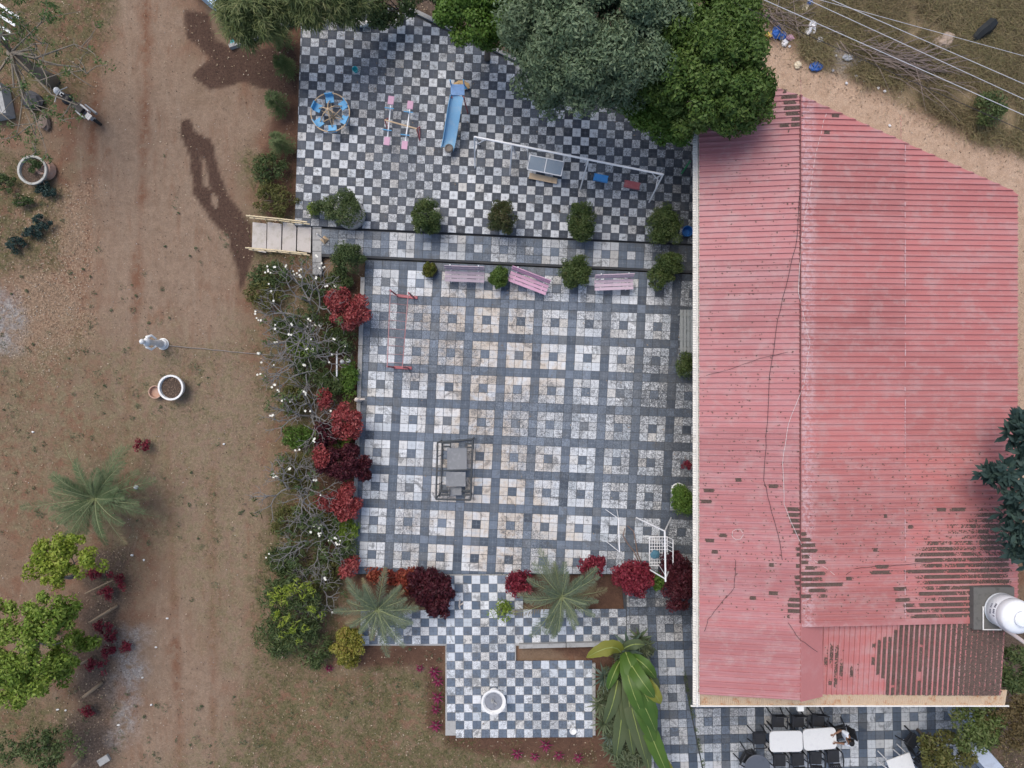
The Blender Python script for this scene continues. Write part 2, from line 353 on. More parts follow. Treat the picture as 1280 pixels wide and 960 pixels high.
# ------------------------------------------------------------------ paved terraces
ZP, ZS, ZC, ZT = 0.26, 0.18, 0.10, 0.09      # playground, walkway, court, south terrace
def tile_mat(name, cols, dirt, dirt_amt, warm=0.0, orn=0.3):
    m, nt, b = new_mat(name, 0.6, 0.3)
    oi = N(nt, 'ShaderNodeObjectInfo').outputs['Random']
    rnd = mth(nt, 'FRACT', mth(nt, 'ADD', oi, isl(nt)))
    uv = N(nt, 'ShaderNodeUVMap').outputs[0]
    c = ramp(nt, rnd, [(i / (len(cols) - 1), k) for i, k in enumerate(cols)])
    n0 = noise(nt, 0.33, 4, 0.55); n1 = noise(nt, 2.2, 6, 0.7, dist=0.8); n2 = noise(nt, 15, 6, 0.8, dist=1.2); n3 = noise(nt, 40, 4, 0.75, dist=0.8)
    if warm:   # rusty-tan stains on the middle of the court
        sx = N(nt, 'ShaderNodeSeparateXYZ'); nt.links.new(pos(nt), sx.inputs[0])
        dx = mth(nt, 'ABSOLUTE', mth(nt, 'ADD', mth(nt, 'ADD', sx.outputs[0], 0.9), mth(nt, 'MULTIPLY', mth(nt, 'SUBTRACT', n0, 0.5), 9.0)))
        band = mth(nt, 'MULTIPLY', sstep(nt, mth(nt, 'MULTIPLY', dx, -1.0), -3.4, -0.9), sstep(nt, mth(nt, 'ABSOLUTE', mth(nt, 'ADD', sx.outputs[1], 1.6)), 6.4, 4.2))
        c = mixc(nt, mth(nt, 'MULTIPLY', mth(nt, 'MULTIPLY', band, sstep(nt, n1, 0.32, 0.58)), warm), c, ramp(nt, n2, [(0.35, (0.50, 0.39, 0.28)), (0.65, (0.62, 0.54, 0.45))]))
    # ornament pressed into the tile: centre rosette and cross grooves
    sp = N(nt, 'ShaderNodeSeparateXYZ'); nt.links.new(uv, sp.inputs[0])
    ux = mth(nt, 'ABSOLUTE', mth(nt, 'SUBTRACT', sp.outputs[0], 0.5)); uy = mth(nt, 'ABSOLUTE', mth(nt, 'SUBTRACT', sp.outputs[1], 0.5))
    rr = mth(nt, 'SQRT', mth(nt, 'ADD', mth(nt, 'MULTIPLY', ux, ux), mth(nt, 'MULTIPLY', uy, uy)))
    ros = mth(nt, 'MULTIPLY', sstep(nt, rr, 0.24, 0.05), sstep(nt, n2, 0.35, 0.6))
    c = mixc(nt, mth(nt, 'MULTIPLY', ros, orn), c, dirt)
    gro = sstep(nt, mth(nt, 'MINIMUM', ux, uy), 0.03, 0.0)
    c = mixc(nt, mth(nt, 'MULTIPLY', gro, 0.3), c, dirt)
    edge = sstep(nt, mth(nt, 'MAXIMUM', ux, uy), 0.43, 0.5)
    c = mixc(nt, mth(nt, 'MULTIPLY', edge, mth(nt, 'MULTIPLY', sstep(nt, n2, 0.3, 0.6), 0.5)), c, dirt)
    # grime: blotches that gather in broad patches
    thr = mth(nt, 'ADD', n2, mth(nt, 'MULTIPLY', mth(nt, 'SUBTRACT', n0, 0.5), 0.55))
    sx2 = N(nt, 'ShaderNodeSeparateXYZ'); nt.links.new(pos(nt), sx2.inputs[0])
    mould = mth(nt, 'MULTIPLY', sstep(nt, mth(nt, 'ADD', sx2.outputs[0], mth(nt, 'MULTIPLY', n0, 3.0)), 4.4, 7.6), mth(nt, 'MULTIPLY', sstep(nt, sx2.outputs[1], -10.2, -7.6), 0.14))     # algae grows along the foot of the building
    g = mth(nt, 'MULTIPLY', sstep(nt, thr, 0.49, 0.63), dirt_amt)
    c = mixc(nt, g, c, dirt)
    c = mixc(nt, mth(nt, 'MULTIPLY', sstep(nt, n3, 0.54, 0.68), 0.55 * dirt_amt), c, dirt)
    c = mixc(nt, mth(nt, 'MULTIPLY', sstep(nt, mth(nt, 'ADD', n2, mould), 0.52, 0.66), mth(nt, 'MULTIPLY', mould, 5.5)), c, (0.03, 0.036, 0.045))
    rv = noise(nt, 6.5, 6, 0.62, dist=2.6); vein = mth(nt, 'MULTIPLY', sstep(nt, mth(nt, 'ABSOLUTE', mth(nt, 'SUBTRACT', rv, 0.5)), 0.035, 0.004), sstep(nt, mth(nt, 'ADD', n0, mth(nt, 'MULTIPLY', n1, 0.5)), 0.62, 0.82))
    c = mixc(nt, mth(nt, 'MULTIPLY', vein, 0.9), c, (0.045, 0.05, 0.058))
    blot = sstep(nt, mth(nt, 'ADD', n1, mth(nt, 'MULTIPLY', n2, 0.35)), 0.70, 0.80)
    c = mixc(nt, mth(nt, 'MULTIPLY', blot, 0.6), c, (0.09, 0.095, 0.10))
    c = mixc(nt, 0.7, c, ramp(nt, n1, [(0.25, (0.72, 0.72, 0.74)), (0.55, (1, 1, 1)), (0.8, (1.18, 1.17, 1.15))]), 'MULTIPLY')
    nt.links.new(c, b.inputs['Base Color'])
    nt.links.new(mth(nt, 'ADD', mth(nt, 'MULTIPLY', n2, 0.35), 0.42), b.inputs['Roughness'])
    bump(nt, b, mth(nt, 'SUBTRACT', n2, mth(nt, 'ADD', mth(nt, 'MULTIPLY', gro, 0.6), mth(nt, 'MULTIPLY', ros, 0.3))), 0.35, 0.006)
    return m
WHITE = [(0.42, 0.455, 0.48), (0.53, 0.56, 0.58), (0.53, 0.51, 0.47), (0.59, 0.615, 0.63), (0.49, 0.52, 0.545), (0.63, 0.645, 0.65), (0.55, 0.57, 0.58), (0.45, 0.46, 0.46)]
DARK = [(0.045, 0.058, 0.078), (0.115, 0.145, 0.185), (0.072, 0.092, 0.12), (0.17, 0.205, 0.255), (0.09, 0.113, 0.146), (0.135, 0.145, 0.155)]
DARKP = [(0.022, 0.027, 0.036), (0.04, 0.05, 0.066), (0.055, 0.065, 0.085), (0.09, 0.105, 0.125)]
BLUE = [(0.10, 0.135, 0.18), (0.15, 0.19, 0.24), (0.125, 0.155, 0.20), (0.19, 0.23, 0.28)]
MT = {
 'play_w': tile_mat('pale_checker_tile', [tuple(x * 1.05 for x in c) for c in WHITE], (0.12, 0.12, 0.125), 0.75, 0, 0.65),
 'play_d': tile_mat('charcoal_checker_tile', DARKP, (0.2, 0.225, 0.26), 0.28, 0, 0.3),
 'court_w': tile_mat('pale_court_tile', [tuple(x * 1.16 for x in c) for c in WHITE], (0.13, 0.145, 0.165), 0.75, 0.85, 0.12),
 'court_d': tile_mat('slate_court_tile', DARK, (0.30, 0.34, 0.38), 0.5, 0, 0.15),
 'south_w': tile_mat('pale_terrace_tile', [tuple(x * 1.2 for x in c) for c in WHITE], (0.2, 0.19, 0.18), 0.45, 0, 0.12),
 'south_d': tile_mat('blue_grey_terrace_tile', BLUE, (0.05, 0.06, 0.08), 0.5, 0, 0.15),
 'side_w': tile_mat('worn_grey_paver', [tuple(x * 0.88 for x in c) for c in WHITE], (0.09, 0.10, 0.115), 0.7, 0, 0.2),
 'side_d': tile_mat('dark_slate_paver', DARK, (0.03, 0.036, 0.045), 0.6, 0, 0.15),
}
GROUT = paint('grout', (0.045, 0.048, 0.052), 0.9, 0.5, (0.10, 0.09, 0.075), 3)
CONC = paint('concrete', (0.34, 0.335, 0.32), 0.85, 0.7, (0.14, 0.135, 0.125), 5)

def clip_poly(poly, pt, nrm):
    out = []; n = len(poly)
    for i in range(n):
        a, b = poly[i], poly[(i + 1) % n]
        da = (a - pt).dot(nrm); db = (b - pt).dot(nrm)
        if da >= 0: out.append(a)
        if (da >= 0) != (db >= 0): out.append(a + (b - a) * (da / (da - db)))
    return out
def half(p0, p1, keep):
    """half plane through two photo points keeping the side of the third"""
    a, b, k = (P(*q).to_2d() for q in (p0, p1, keep))
    d = b - a; n = Vector((-d.y, d.x))
    if (k - a).dot(n) < 0: n = -n
    return a, n.normalized()
def tile_geo(poly, cen, U, V_, gap=0.006, bev=0.005, th=0.022):
    """rings: base, shoulder, bevelled top; returns verts, faces, uvs"""
    n = len(poly); c = sum(poly, Vector((0, 0))) / n
    def inset(d):
        r = []
        for p in poly:
            v = p - c; L = v.length
            r.append(c + v * max(0.05, (L - d * 1.3) / L))
        return r
    a = inset(gap); t = inset(gap + bev)
    vs_ = [Vector((p.x - cen.x, p.y - cen.y, -th)) for p in a] + [Vector((p.x - cen.x, p.y - cen.y, -bev * 0.8)) for p in a] + [Vector((p.x - cen.x, p.y - cen.y, 0)) for p in t]
    fs = []
    for r in range(2):
        fs += [(r * n + i, r * n + (i + 1) % n, (r + 1) * n + (i + 1) % n, (r + 1) * n + i) for i in range(n)]
    fs.append(tuple(range(2 * n, 3 * n)))
    lu, lv = U.length, V_.length
    uvs = [((v.x * U.x + v.y * U.y) / lu / lu + 0.5, (v.x * V_.x + v.y * V_.y) / lv / lv + 0.5) for v in vs_]
    return vs_, fs, uvs
def put_uv(me, uvs):
    l = me.uv_layers.new(name='UVMap'); vi = np.zeros(len(me.loops), int); me.loops.foreach_get('vertex_index', vi)
    l.data.foreach_set('uv', np.array(uvs, dtype=np.float32)[vi].ravel())
def tile_field(parent, O, u, v, ir, jr, kind, keep, clips, z, mats, seed=1, limit=300, focus=(640, 480)):
    rg = random.Random(seed)
    O = P(*O, 0).to_2d(); U = Vector((u[0] * S, -u[1] * S)); V_ = Vector((v[0] * S, -v[1] * S))
    cells = []
    for j in range(*jr):
        for i in range(*ir):
            k = kind(i, j)
            if k is None: continue
            p0 = O + U * i + V_ * j; cen = p0 + (U + V_) / 2
            if keep and not keep(cen.x / S + 640, 480 - cen.y / S): continue
            poly = [p0, p0 + V_, p0 + V_ + U, p0 + U]   # counter-clockwise seen from above
            full = True
            for (pt, nr) in clips:
                q = clip_poly(poly, pt, nr)
                if len(q) != len(poly) or any((a - b).length > 1e-6 for a, b in zip(q, poly)): full = False
                poly = q
                if len(poly) < 3: break
            if len(poly) < 3: continue
            ar = abs(sum(poly[a].x * poly[(a + 1) % len(poly)].y - poly[(a + 1) % len(poly)].x * poly[a].y for a in range(len(poly)))) / 2
            if ar < 0.006: continue
            cells.append((cen, poly, k, full))
    f = P(*focus).to_2d()
    order = sorted(range(len(cells)), key=lambda c: (not cells[c][3], (cells[c][0] - f).length))
    chosen = set(order[:limit])
    shared = {}
    JV = []; JF = []; JU = []; JM = []
    for ci, (cen, poly, k, full) in enumerate(cells):
        dz = rg.uniform(-0.003, 0.003); tx, ty = rg.gauss(0, 0.006), rg.gauss(0, 0.006)
        if ci in chosen:
            if full and k in shared: me = shared[k]
            else:
                vs_, fs, uvs = tile_geo(poly, cen, U, V_)
                me = raw_mesh('tile', vs_, fs); put_uv(me, uvs); me.materials.append(mats[k])
                if full: shared[k] = me
            o = bpy.data.objects.new('tile', me); col.objects.link(o); o.parent = parent
            o.location = Vector((cen.x, cen.y, z + dz)) - ROOT[parent]
            o.rotation_euler = (tx, ty, rg.gauss(0, 0.006) if full else 0)
        else:
            vs_, fs, uvs = tile_geo(poly, cen, U, V_); b0 = len(JV)
            JV += [Vector((q.x + cen.x, q.y + cen.y, q.z + z + dz + q.x * -ty + q.y * tx)) for q in vs_]; JU += uvs
            JF += [tuple(b0 + q for q in fc) for fc in fs]; JM += [0 if k == 'w' else 1] * len(fs)
    if JV:
        me = raw_mesh('tiles', [q - ROOT[parent] for q in JV], JF); put_uv(me, JU)
        me.materials.append(mats['w']); me.materials.append(mats['d']); me.polygons.foreach_set('material_index', JM)
        o = mesh_obj('tiles', me, None, parent); o['kind'] = 'stuff'
def slab(name, polys, top, mat=None, thick=0.35):
    mb = MB()
    for poly in polys: mb.poly_prism([P(*q).to_2d() for q in poly], top - thick, top)
    return mb.build(name, mat or GROUT, None, (0, 0, 0), kind='structure')

# playground terrace, checkered
play = slab('playground_terrace', [[(379, 27), (392, 20), (470, 16), (500, 14), (868, 187), (895, 199), (895, 308.5), (424, 286.5), (402, 285), (371, 284)]], ZP - 0.012)
diag = half((500, 16), (868, 189), (500, 250)); ledge = half((379, 28), (371, 284), (600, 200)); bot = half((422, 286), (865, 306.8), (600, 200))
tile_field(play, (392, 30.9), (10.59, 0.51), (-0.49, 10.6), (-6, 52), (-6, 30), lambda i, j: 'w' if (i + j) % 2 == 0 else 'd', lambda x, y: x < 892 and y > 18, [diag, ledge, bot], ZP, {'w': MT['play_w'], 'd': MT['play_d']}, 3)
# walkway strip
walk = slab('walkway', [[(404, 286), (424, 287), (895, 309), (895, 343.5), (458, 323.5), (404, 322)], [(392, 274), (404, 275), (404, 345), (392, 345)]], ZS - 0.012)
def kwalk(i, j):
    if not 0 <= j < 3: return None
    b = (i // 3) % 2; c = (i % 3 == 1 and j == 1)
    return ('d' if c else 'w') if b == 0 else ('w' if c else 'd')
tile_field(walk, (551.4, 294.3), (10.55, 0.48), (-0.45, 10.3), (-14, 33), (0, 3), kwalk, lambda x, y: 405 < x < 893, [], ZS, {'w': MT['side_w'], 'd': MT['court_d']}, 4)
mb = MB()
for a, b_ in ((276, 287), (287.6, 301), (301.6, 315), (315.6, 329), (329.6, 344)):
    o = MB().poly_prism([P(*q).to_2d() for q in ((392.5, a), (403.5, a), (403.5, b_), (392.5, b_))], ZS - 0.011, ZS + 0.004).build('paving_slab', CONC, walk)
# court
court = slab('paved_court', [[(457, 324.2), (895, 344.5), (890, 717), (442, 717)]], ZC - 0.012)
def kcourt(i, j):
    a, b = i % 4, j % 4
    return 'd' if (a == 3 or b == 3 or (a == 1 and b == 1)) else 'w'
tile_field(court, (467.6, 336.6), (10.65, 0.41), (-0.54, 10.6), (-1, 41), (-1, 36), kcourt, lambda x, y: x < 890, [half((442, 716.5), (890, 716.5), (600, 500)), half((458, 324.6), (895, 344.9), (600, 500))], ZC, {'w': MT['court_w'], 'd': MT['court_d']}, 5)
# south terrace
RECTS = [(556, 716, 648, 762), (452, 762, 782, 806), (557, 806, 645, 828), (557, 828, 744, 918)]
south = slab('south_terrace', [[(a, b_ + 0.6), (c_, b_ + 0.6), (c_, d_), (a, d_)] for a, b_, c_, d_ in RECTS], ZT - 0.012, CONC, 0.3)
def ksouth(x, y):
    if y > 905 and x < 566: return False
    return any(a - 1 < x < c_ + 1 and b_ <= y < d_ - 2 for a, b_, c_, d_ in RECTS)
tile_field(south, (568.6, 761.2), (10.68, -0.06), (0.08, 10.66), (-12, 22), (-5, 16), lambda i, j: 'w' if (i + j) % 2 == 0 else 'd', ksouth, [], ZT, {'w': MT['south_w'], 'd': MT['south_d']}, 6, 300, (640, 850))
# east garden path and dining terrace
path = slab('garden_path', [[(776, 717.6), (886, 717.6), (880, 855), (886, 985), (822, 985), (812, 860), (784, 806)]], ZT - 0.014)
tile_field(path, (823.3, 854.3), (10.8, -0.1), (0.5, 10.75), (-6, 8), (-1, 13), kcourt, lambda x, y: x > 806, [half((852, 838), (878, 965), (830, 900))], ZT, {'w': MT['side_w'], 'd': MT['side_d']}, 9, 140)
tile_field(path, (823.3, 854.3), (10.8, -0.1), (0.5, 10.75), (-6, 8), (-13, -1), kcourt, lambda x, y: x < 880 and (y < 808 or x > 800), [half((783, 700), (783, 900), (860, 800)), half((700, 718), (900, 718), (800, 900))], ZT, {'w': MT['side_w'], 'd': MT['side_d']}, 7, 150)
dine = slab('dining_terrace', [[(881, 850), (1232, 850), (1236, 990), (890, 990)], [(858, 856), (880.5, 856), (889, 990), (886.5, 990)]], ZT - 0.016)
tile_field(dine, (1124.6, 878.5), (10.68, -0.25), (0.15, 10.95), (-27, 11), (-1, 11), kcourt, lambda x, y: x < 1228, [half((853.5, 838), (879.5, 965), (1000, 900))], ZT - 0.002, {'w': MT['side_w'], 'd': MT['side_d']}, 8)

# kerbs
def kerb(name, pts, wdt, z0, z1, label, mat=None):
    mb = MB(); rg = random.Random(5)
    W_ = [P(*q).to_2d() for q in pts]
    base = P(*pts[0]); root = thing(name, (base.x, base.y, z0), label, 'kerb')
    for a, b_ in zip(W_[:-1], W_[1:]):
        L = (b_ - a).length; n = max(1, int(L / 1.2)); d = (b_ - a) / n
        for k in range(n):
            p0 = a + d * k + d * 0.008; p1 = a + d * (k + 1) - d * 0.008
            h = z1 + rg.uniform(-0.008, 0.008)
            MB().beam((p0.x, p0.y, (z0 + h) / 2), (p1.x, p1.y, (z0 + h) / 2), wdt + rg.uniform(-.01, .01), h - z0).build('kerb_stone', mat or CONC, root)
    return root
kerb('concrete_kerb', [(502, 11), (866, 183)], 0.13, -0.05, ZP + 0.07, 'long grey concrete kerb running diagonally behind the slide and swings')
kerb('concrete_kerb', [(288, 60), (318, 50), (345, 36), (376, 26)], 0.12, -0.05, 0.16, 'short bent concrete kerb beside dark soil under the feathery trees')
kerb('concrete_kerb', [(454.5, 347), (447.5, 560), (441.5, 714)], 0.14, -0.05, ZC + 0.05, 'pale kerb between patterned court and red leaved hedge')
kerb('concrete_kerb', [(648, 805), (766, 802)], 0.14, -0.05, ZT + 0.16, 'grey kerb along the soil planter below the large palm')
# ------------------------------------------------------------------ main building
ROOFP = None
def roof_mat(name, c, fade):
    m, nt, b = new_mat(name, 0.5, 0.35)
    oi = N(nt, 'ShaderNodeObjectInfo').outputs['Random']
    mp = N(nt, 'ShaderNodeMapping'); mp.inputs['Scale'].default_value = (0.35, 2.6, 1); nt.links.new(pos(nt), mp.inputs[0])
    n0 = noise(nt, 0.3, 4, 0.6); n1 = noise(nt, 1.1, 6, 0.65, mp.outputs[0]); n2 = noise(nt, 9, 5, 0.7); n3 = noise(nt, 40, 3, 0.7)
    cc = ramp(nt, oi, [(0, tuple(x * 0.87 for x in c)), (0.5, c), (1, tuple(min(1, x * 1.1) for x in c))])
    cc = mixc(nt, mth(nt, 'MULTIPLY', sstep(nt, n1, 0.42, 0.72), 0.6), cc, fade)
    cc = mixc(nt, mth(nt, 'MULTIPLY', sstep(nt, n0, 0.55, 0.75), 0.35), cc, tuple(x * 0.7 for x in c))
    cc = mixc(nt, mth(nt, 'MULTIPLY', sstep(nt, n2, 0.6, 0.74), 0.45), cc, (0.20, 0.11, 0.10))
    nd = noise(nt, 2.2, 5, 0.7); cc = mixc(nt, mth(nt, 'MULTIPLY', sstep(nt, nd, 0.45, 0.7), 0.4), cc, (0.44, 0.33, 0.31))
    cc = mixc(nt, mth(nt, 'MULTIPLY', sstep(nt, n3, 0.62, 0.75), 0.3), cc, (0.6, 0.45, 0.45))
    sx = N(nt, 'ShaderNodeSeparateXYZ'); nt.links.new(pos(nt), sx.inputs[0])
    band = mth(nt, 'MULTIPLY', sstep(nt, sx.outputs[0], 8.80, 8.83), sstep(nt, sx.outputs[0], 9.4, 8.95))     # chalky paint along the ridge
    cc = mixc(nt, mth(nt, 'MULTIPLY', band, mth(nt, 'MULTIPLY', sstep(nt, n2, 0.4, 0.62), 0.55)), cc, (0.60, 0.47, 0.48))
    nt.links.new(cc, b.inputs['Base Color']); bump(nt, b, n2, 0.12, 0.004)
    return m
RA = roof_mat('faded_red_roof_sheet', (0.42, 0.155, 0.145), (0.47, 0.25, 0.24))
RB = roof_mat('pink_red_roof_sheet', (0.41, 0.165, 0.165), (0.46, 0.255, 0.26))
CREAM = paint('cream_wall', (0.55, 0.49, 0.38), 0.8, 0.5, (0.3, 0.25, 0.18), 2)
OFFW = paint('off_white_trim', (0.62, 0.60, 0.55), 0.6, 0.6, (0.32, 0.29, 0.25), 4)
RUST = paint('rusty_corrugated', (0.50, 0.38, 0.26), 0.7, 1.0, (0.36, 0.15, 0.05), 5)
ZE, ZR, ZX = 3.3, 3.72, 3.3       # west eave, ridge, east eave heights
XE, XR, XX = P(874, 0, ZE).x, P(1001, 0, ZR).x, P(1272, 0, ZX).x
xs = P(1128, 0, 3.55).x; zs_ = ZR + (ZX - ZR) * (xs - XR) / (XX - XR)
# the north end of the roof is cut along the lane
DA = P(1003, 122, ZR - 0.05).to_2d(); DB = P(1272, 241, ZX).to_2d()
def ydiag(x): return DA.y + (DB.y - DA.y) * (x - DA.x) / (DB.x - DA.x)
def xdiag(y): return DA.x + (DB.x - DA.x) * (y - DA.y) / (DB.y - DA.y)
building = thing('main_building', (P(1060, 480, 0).x * 0.9, 0, 0), 'long building with faded pink red corrugated metal roof', 'building')
def sheet(y0, y1, x0, z0, x1, z1, name, mat, pitch=0.172, lift=0.0, parent=None, cut=True):
    """ribbed roof sheet, ribs along x, between y0 and y1 (y0 > y1)"""
    n = max(1, round((y0 - y1) / pitch)); p = (y0 - y1) / n
    prof = []
    for k in range(n):
        yb = y0 - k * p
        prof += [(yb, 0.0), (yb - p * 0.62, 0.0), (yb - p * 0.66, 0.042), (yb - p * 0.93, 0.042), (yb - p * 0.985, 0.0)]
    prof.append((y1 - 0.02, 0.004))
    V = []; F = []
    for (y, h) in prof:
        xa, xb = x0, x1
        if cut:
            xd = xdiag(y)
            xa = max(xa, -99) if True else xa
            # keep the part south of the lane: x must exceed nothing; y <= ydiag(x)  ->  x <= xdiag(y)
            xb = min(xb, max(xa + 0.01, xd))
        for x in (xa, (xa + xb) / 2, xb):
            V.append((x, y, z0 + (z1 - z0) * (x - x0) / (x1 - x0) + h + lift))
    for i in range(len(prof) - 1):
        for k in range(2): F.append((i * 3 + k, i * 3 + k + 3, i * 3 + k + 4, i * 3 + k + 1))
    # thin underside
    nv = len(V); V += [(x, y, z - 0.006) for x, y, z in V]
    F += [tuple(nv + q for q in f[::-1]) for f in F]
    me = raw_mesh(name, [Vector(v) - ROOT[building] for v in V], F)
    return mesh_obj(name, me, mat, parent or building)
YS = P(0, 867, ZE).y; YN = ydiag(XE); YB = P(0, 775, 3.5).y
SW = 0.172 * 6
y = YS; k = 0
while y < YN:                            # west slope
    y2 = y + SW
    if xdiag(y) > XE + 0.3: sheet(y2, y, XE, ZE, XR, ZR, 'roof_sheet', RB, lift=0.004 * (k % 2))
    y = y2; k += 1
y = YB; k = 0
while y < DA.y:                          # east slope, two lengths that overlap
    y2 = y + SW
    if xdiag(y) > XR + 0.3: sheet(y2, y, XR - 0.02, ZR + 0.03, xs + 0.06, zs_ + 0.022, 'roof_sheet', RA, lift=0.004 * (k % 2))
    if xdiag(y) > xs + 0.3: sheet(y2, y, xs - 0.04, zs_, XX, ZX, 'roof_sheet', RA, lift=0.004 * (k % 2))
    y = y2; k += 1
# ridge flashing, low
MB().beam((XR - 0.03, YB, ZR + 0.035), (XR - 0.03, ydiag(XR) + 0.02, ZR + 0.035), 0.04, 0.02).build('ridge_flashing', paint('dark_red_flashing', (0.14, 0.05, 0.05), 0.6, 0.5), building)
# pale sealant dabs along the lap of the two sheet lengths
rgs = random.Random(4); mbs = MB(); yy = YB + 0.08
while yy < ydiag(xs) - 0.15:
    L_ = rgs.uniform(0.04, 0.22)
    if rgs.random() < 0.55: mbs.beam((xs + 0.065, yy, zs_ + 0.062), (xs + 0.065 + rgs.uniform(-.01, .01), yy + L_, zs_ + 0.062), rgs.uniform(0.012, 0.03), 0.006)
    yy += L_ + 0.03
mbs.build('sealant', paint('pale_sealant', (0.50, 0.34, 0.34), 0.8, 0.6, (0.4, 0.2, 0.2), 12), building, kind='stuff')
# lower annex roof, ribs running north-south
ZA0, ZA1 = 3.40, 3.16
AX0, AX1 = P(1024, 0, 3.3).x, P(1251, 0, 3.2).x
AY0, AY1 = P(0, 775, ZA0).y + 0.15, P(0, 868, ZA1).y
def annex_sheet(xa, xb):
    n = max(1, round((xb - xa) / 0.172)); p = (xb - xa) / n; prof = []
    for k in range(n):
        b_ = xa + k * p; prof += [(b_, 0), (b_ + p * 0.62, 0), (b_ + p * 0.66, 0.042), (b_ + p * 0.93, 0.042), (b_ + p * 0.985, 0)]
    prof.append((xb + 0.02, 0.004))
    V = []; F = []
    for (x, h) in prof:
        for yy, zz in ((AY0, ZA0), ((AY0 + AY1) / 2, (ZA0 + ZA1) / 2), (AY1, ZA1)): V.append((x, yy, zz + h))
    for i in range(len(prof) - 1):
        for k in range(2): F.append((i * 3 + k + 1, i * 3 + k + 4, i * 3 + k + 3, i * 3 + k))
    nv = len(V); V += [(x, y_, z - 0.006) for x, y_, z in V]; F += [tuple(nv + q for q in f[::-1]) for f in F]
    return mesh_obj('roof_sheet', raw_mesh('roof_sheet', [Vector(v) - ROOT[building] for v in V], F), RA, building)
na = 5
for k in range(na):
    annex_sheet(AX0 + (AX1 - AX0) * k / na, AX0 + (AX1 - AX0) * (k + 1) / na)
# smooth valley flashing between west slope and annex
MB().beam((XR - 0.02, (YB + YS) / 2 - 0.02, ZR + 0.03), (AX0 + 0.05, (YB + YS) / 2 - 0.02, 3.40), YB - YS + 0.05, 0.03).build('valley_flashing', paint('plain_pink_flashing', (0.42, 0.16, 0.15), 0.5, 0.4, (0.46, 0.25, 0.24), 2), building)
# bottom trim of the east slope
MB().beam((XR, YB - 0.05, ZR + 0.03), (P(1228, 776, 3.4).x, YB - 0.05, 3.40), 0.16, 0.03).build('edge_flashing', RA, building)
# walls
wx0, wx1 = XE + 0.95, XX - 0.3; wy0 = YS + 0.3
corners = [(wx0, wy0), (wx1 - 0.4, wy0), (wx1 - 0.4, YB - 0.2), (wx1, YB + 0.2), (wx1, ydiag(wx1) - 0.35), (wx0, ydiag(wx0) - 0.35)]
for i in range(len(corners)):
    a, b_ = corners[i], corners[(i + 1) % len(corners)]
    MB().beam((*a, 1.56), (*b_, 1.56), 0.2, 3.2).build('wall', CREAM, building)
for yy in (-8.2, -4.6, -1.2, 2.2, 5.4):      # windows on the west face
    wf = MB().box((wx0 - 0.11, yy, 1.6), (0.06, 1.2, 1.1)).build('window', OFFW, building)
    for s_ in (-1, 1): MB().box((wx0 - 0.145, yy + s_ * 0.28, 1.6), (0.012, 0.5, 0.96)).build('pane', paint('window_glass', (0.03, 0.04, 0.05), 0.12, 0.1), wf)
# lean-to skirt along the west eave: corrugated strip and pale rail
def skirt(p0, p1, inn, z_in, z_out, wdt, name, mat, n):
    """corrugated strip from the wall line outwards"""
    p0 = Vector(p0); p1 = Vector(p1); d = p1 - p0; out = Vector(inn)
    V = []; F = []
    m_ = n * 4
    for i in range(m_ + 1):
        h = (0.0, 0.018, 0.018, 0.0)[i % 4]; q = p0 + d * i / m_
        V += [(q.x, q.y, z_in + h), (q.x + out.x * wdt, q.y + out.y * wdt, z_out + h)]
    for i in range(m_): F.append((i * 2, i * 2 + 2, i * 2 + 3, i * 2 + 1))
    nv = len(V); V += [(a, b2, c2 - 0.006) for a, b2, c2 in V]; F += [tuple(nv + q for q in f[::-1]) for f in F]
    return mesh_obj(name, raw_mesh(name, [Vector(v) - ROOT[building] for v in V], F), mat, building)
ya = P(0, 190, 3.1).y
seg = [(YS - 0.46, P(0, 805, 3.1).y), (P(0, 805, 3.1).y + 0.01, P(0, 620, 3.1).y), (P(0, 620, 3.1).y + 0.01, P(0, 335, 3.1).y), (P(0, 335, 3.1).y + 0.01, P(0, 150, 3.1).y)]
for a, b_ in seg: skirt((XE + 0.06, a), (XE + 0.06, b_), (-1, 0), 3.14, 3.06, 0.20, 'skirt_sheet', OFFW, max(2, int((b_ - a) / 0.075)))
MB().box((XE - 0.035, (YS - 0.47 + P(0, 150, 3.2).y) / 2, 3.17), (0.035, P(0, 150, 3.2).y - YS + 0.47, 0.05)).build('eave_rail', paint('white_rail', (0.75, 0.73, 0.68), 0.5, 0.4), building)
MB().box(((XE + P(1262, 0, 3.1).x) / 2 - 0.1, YS - 0.49, 3.06), (P(1262, 0, 3.1).x - XE + 0.2, 0.035, 0.05)).build('eave_rail', paint('white_rail', (0.75, 0.73, 0.68)), building)
skirt((P(1258, 0, 3.1).x, YS + 0.05), (XE - 0.05, YS + 0.05), (0, -1), 3.14, 3.03, 0.54, 'skirt_sheet', RUST, 150)
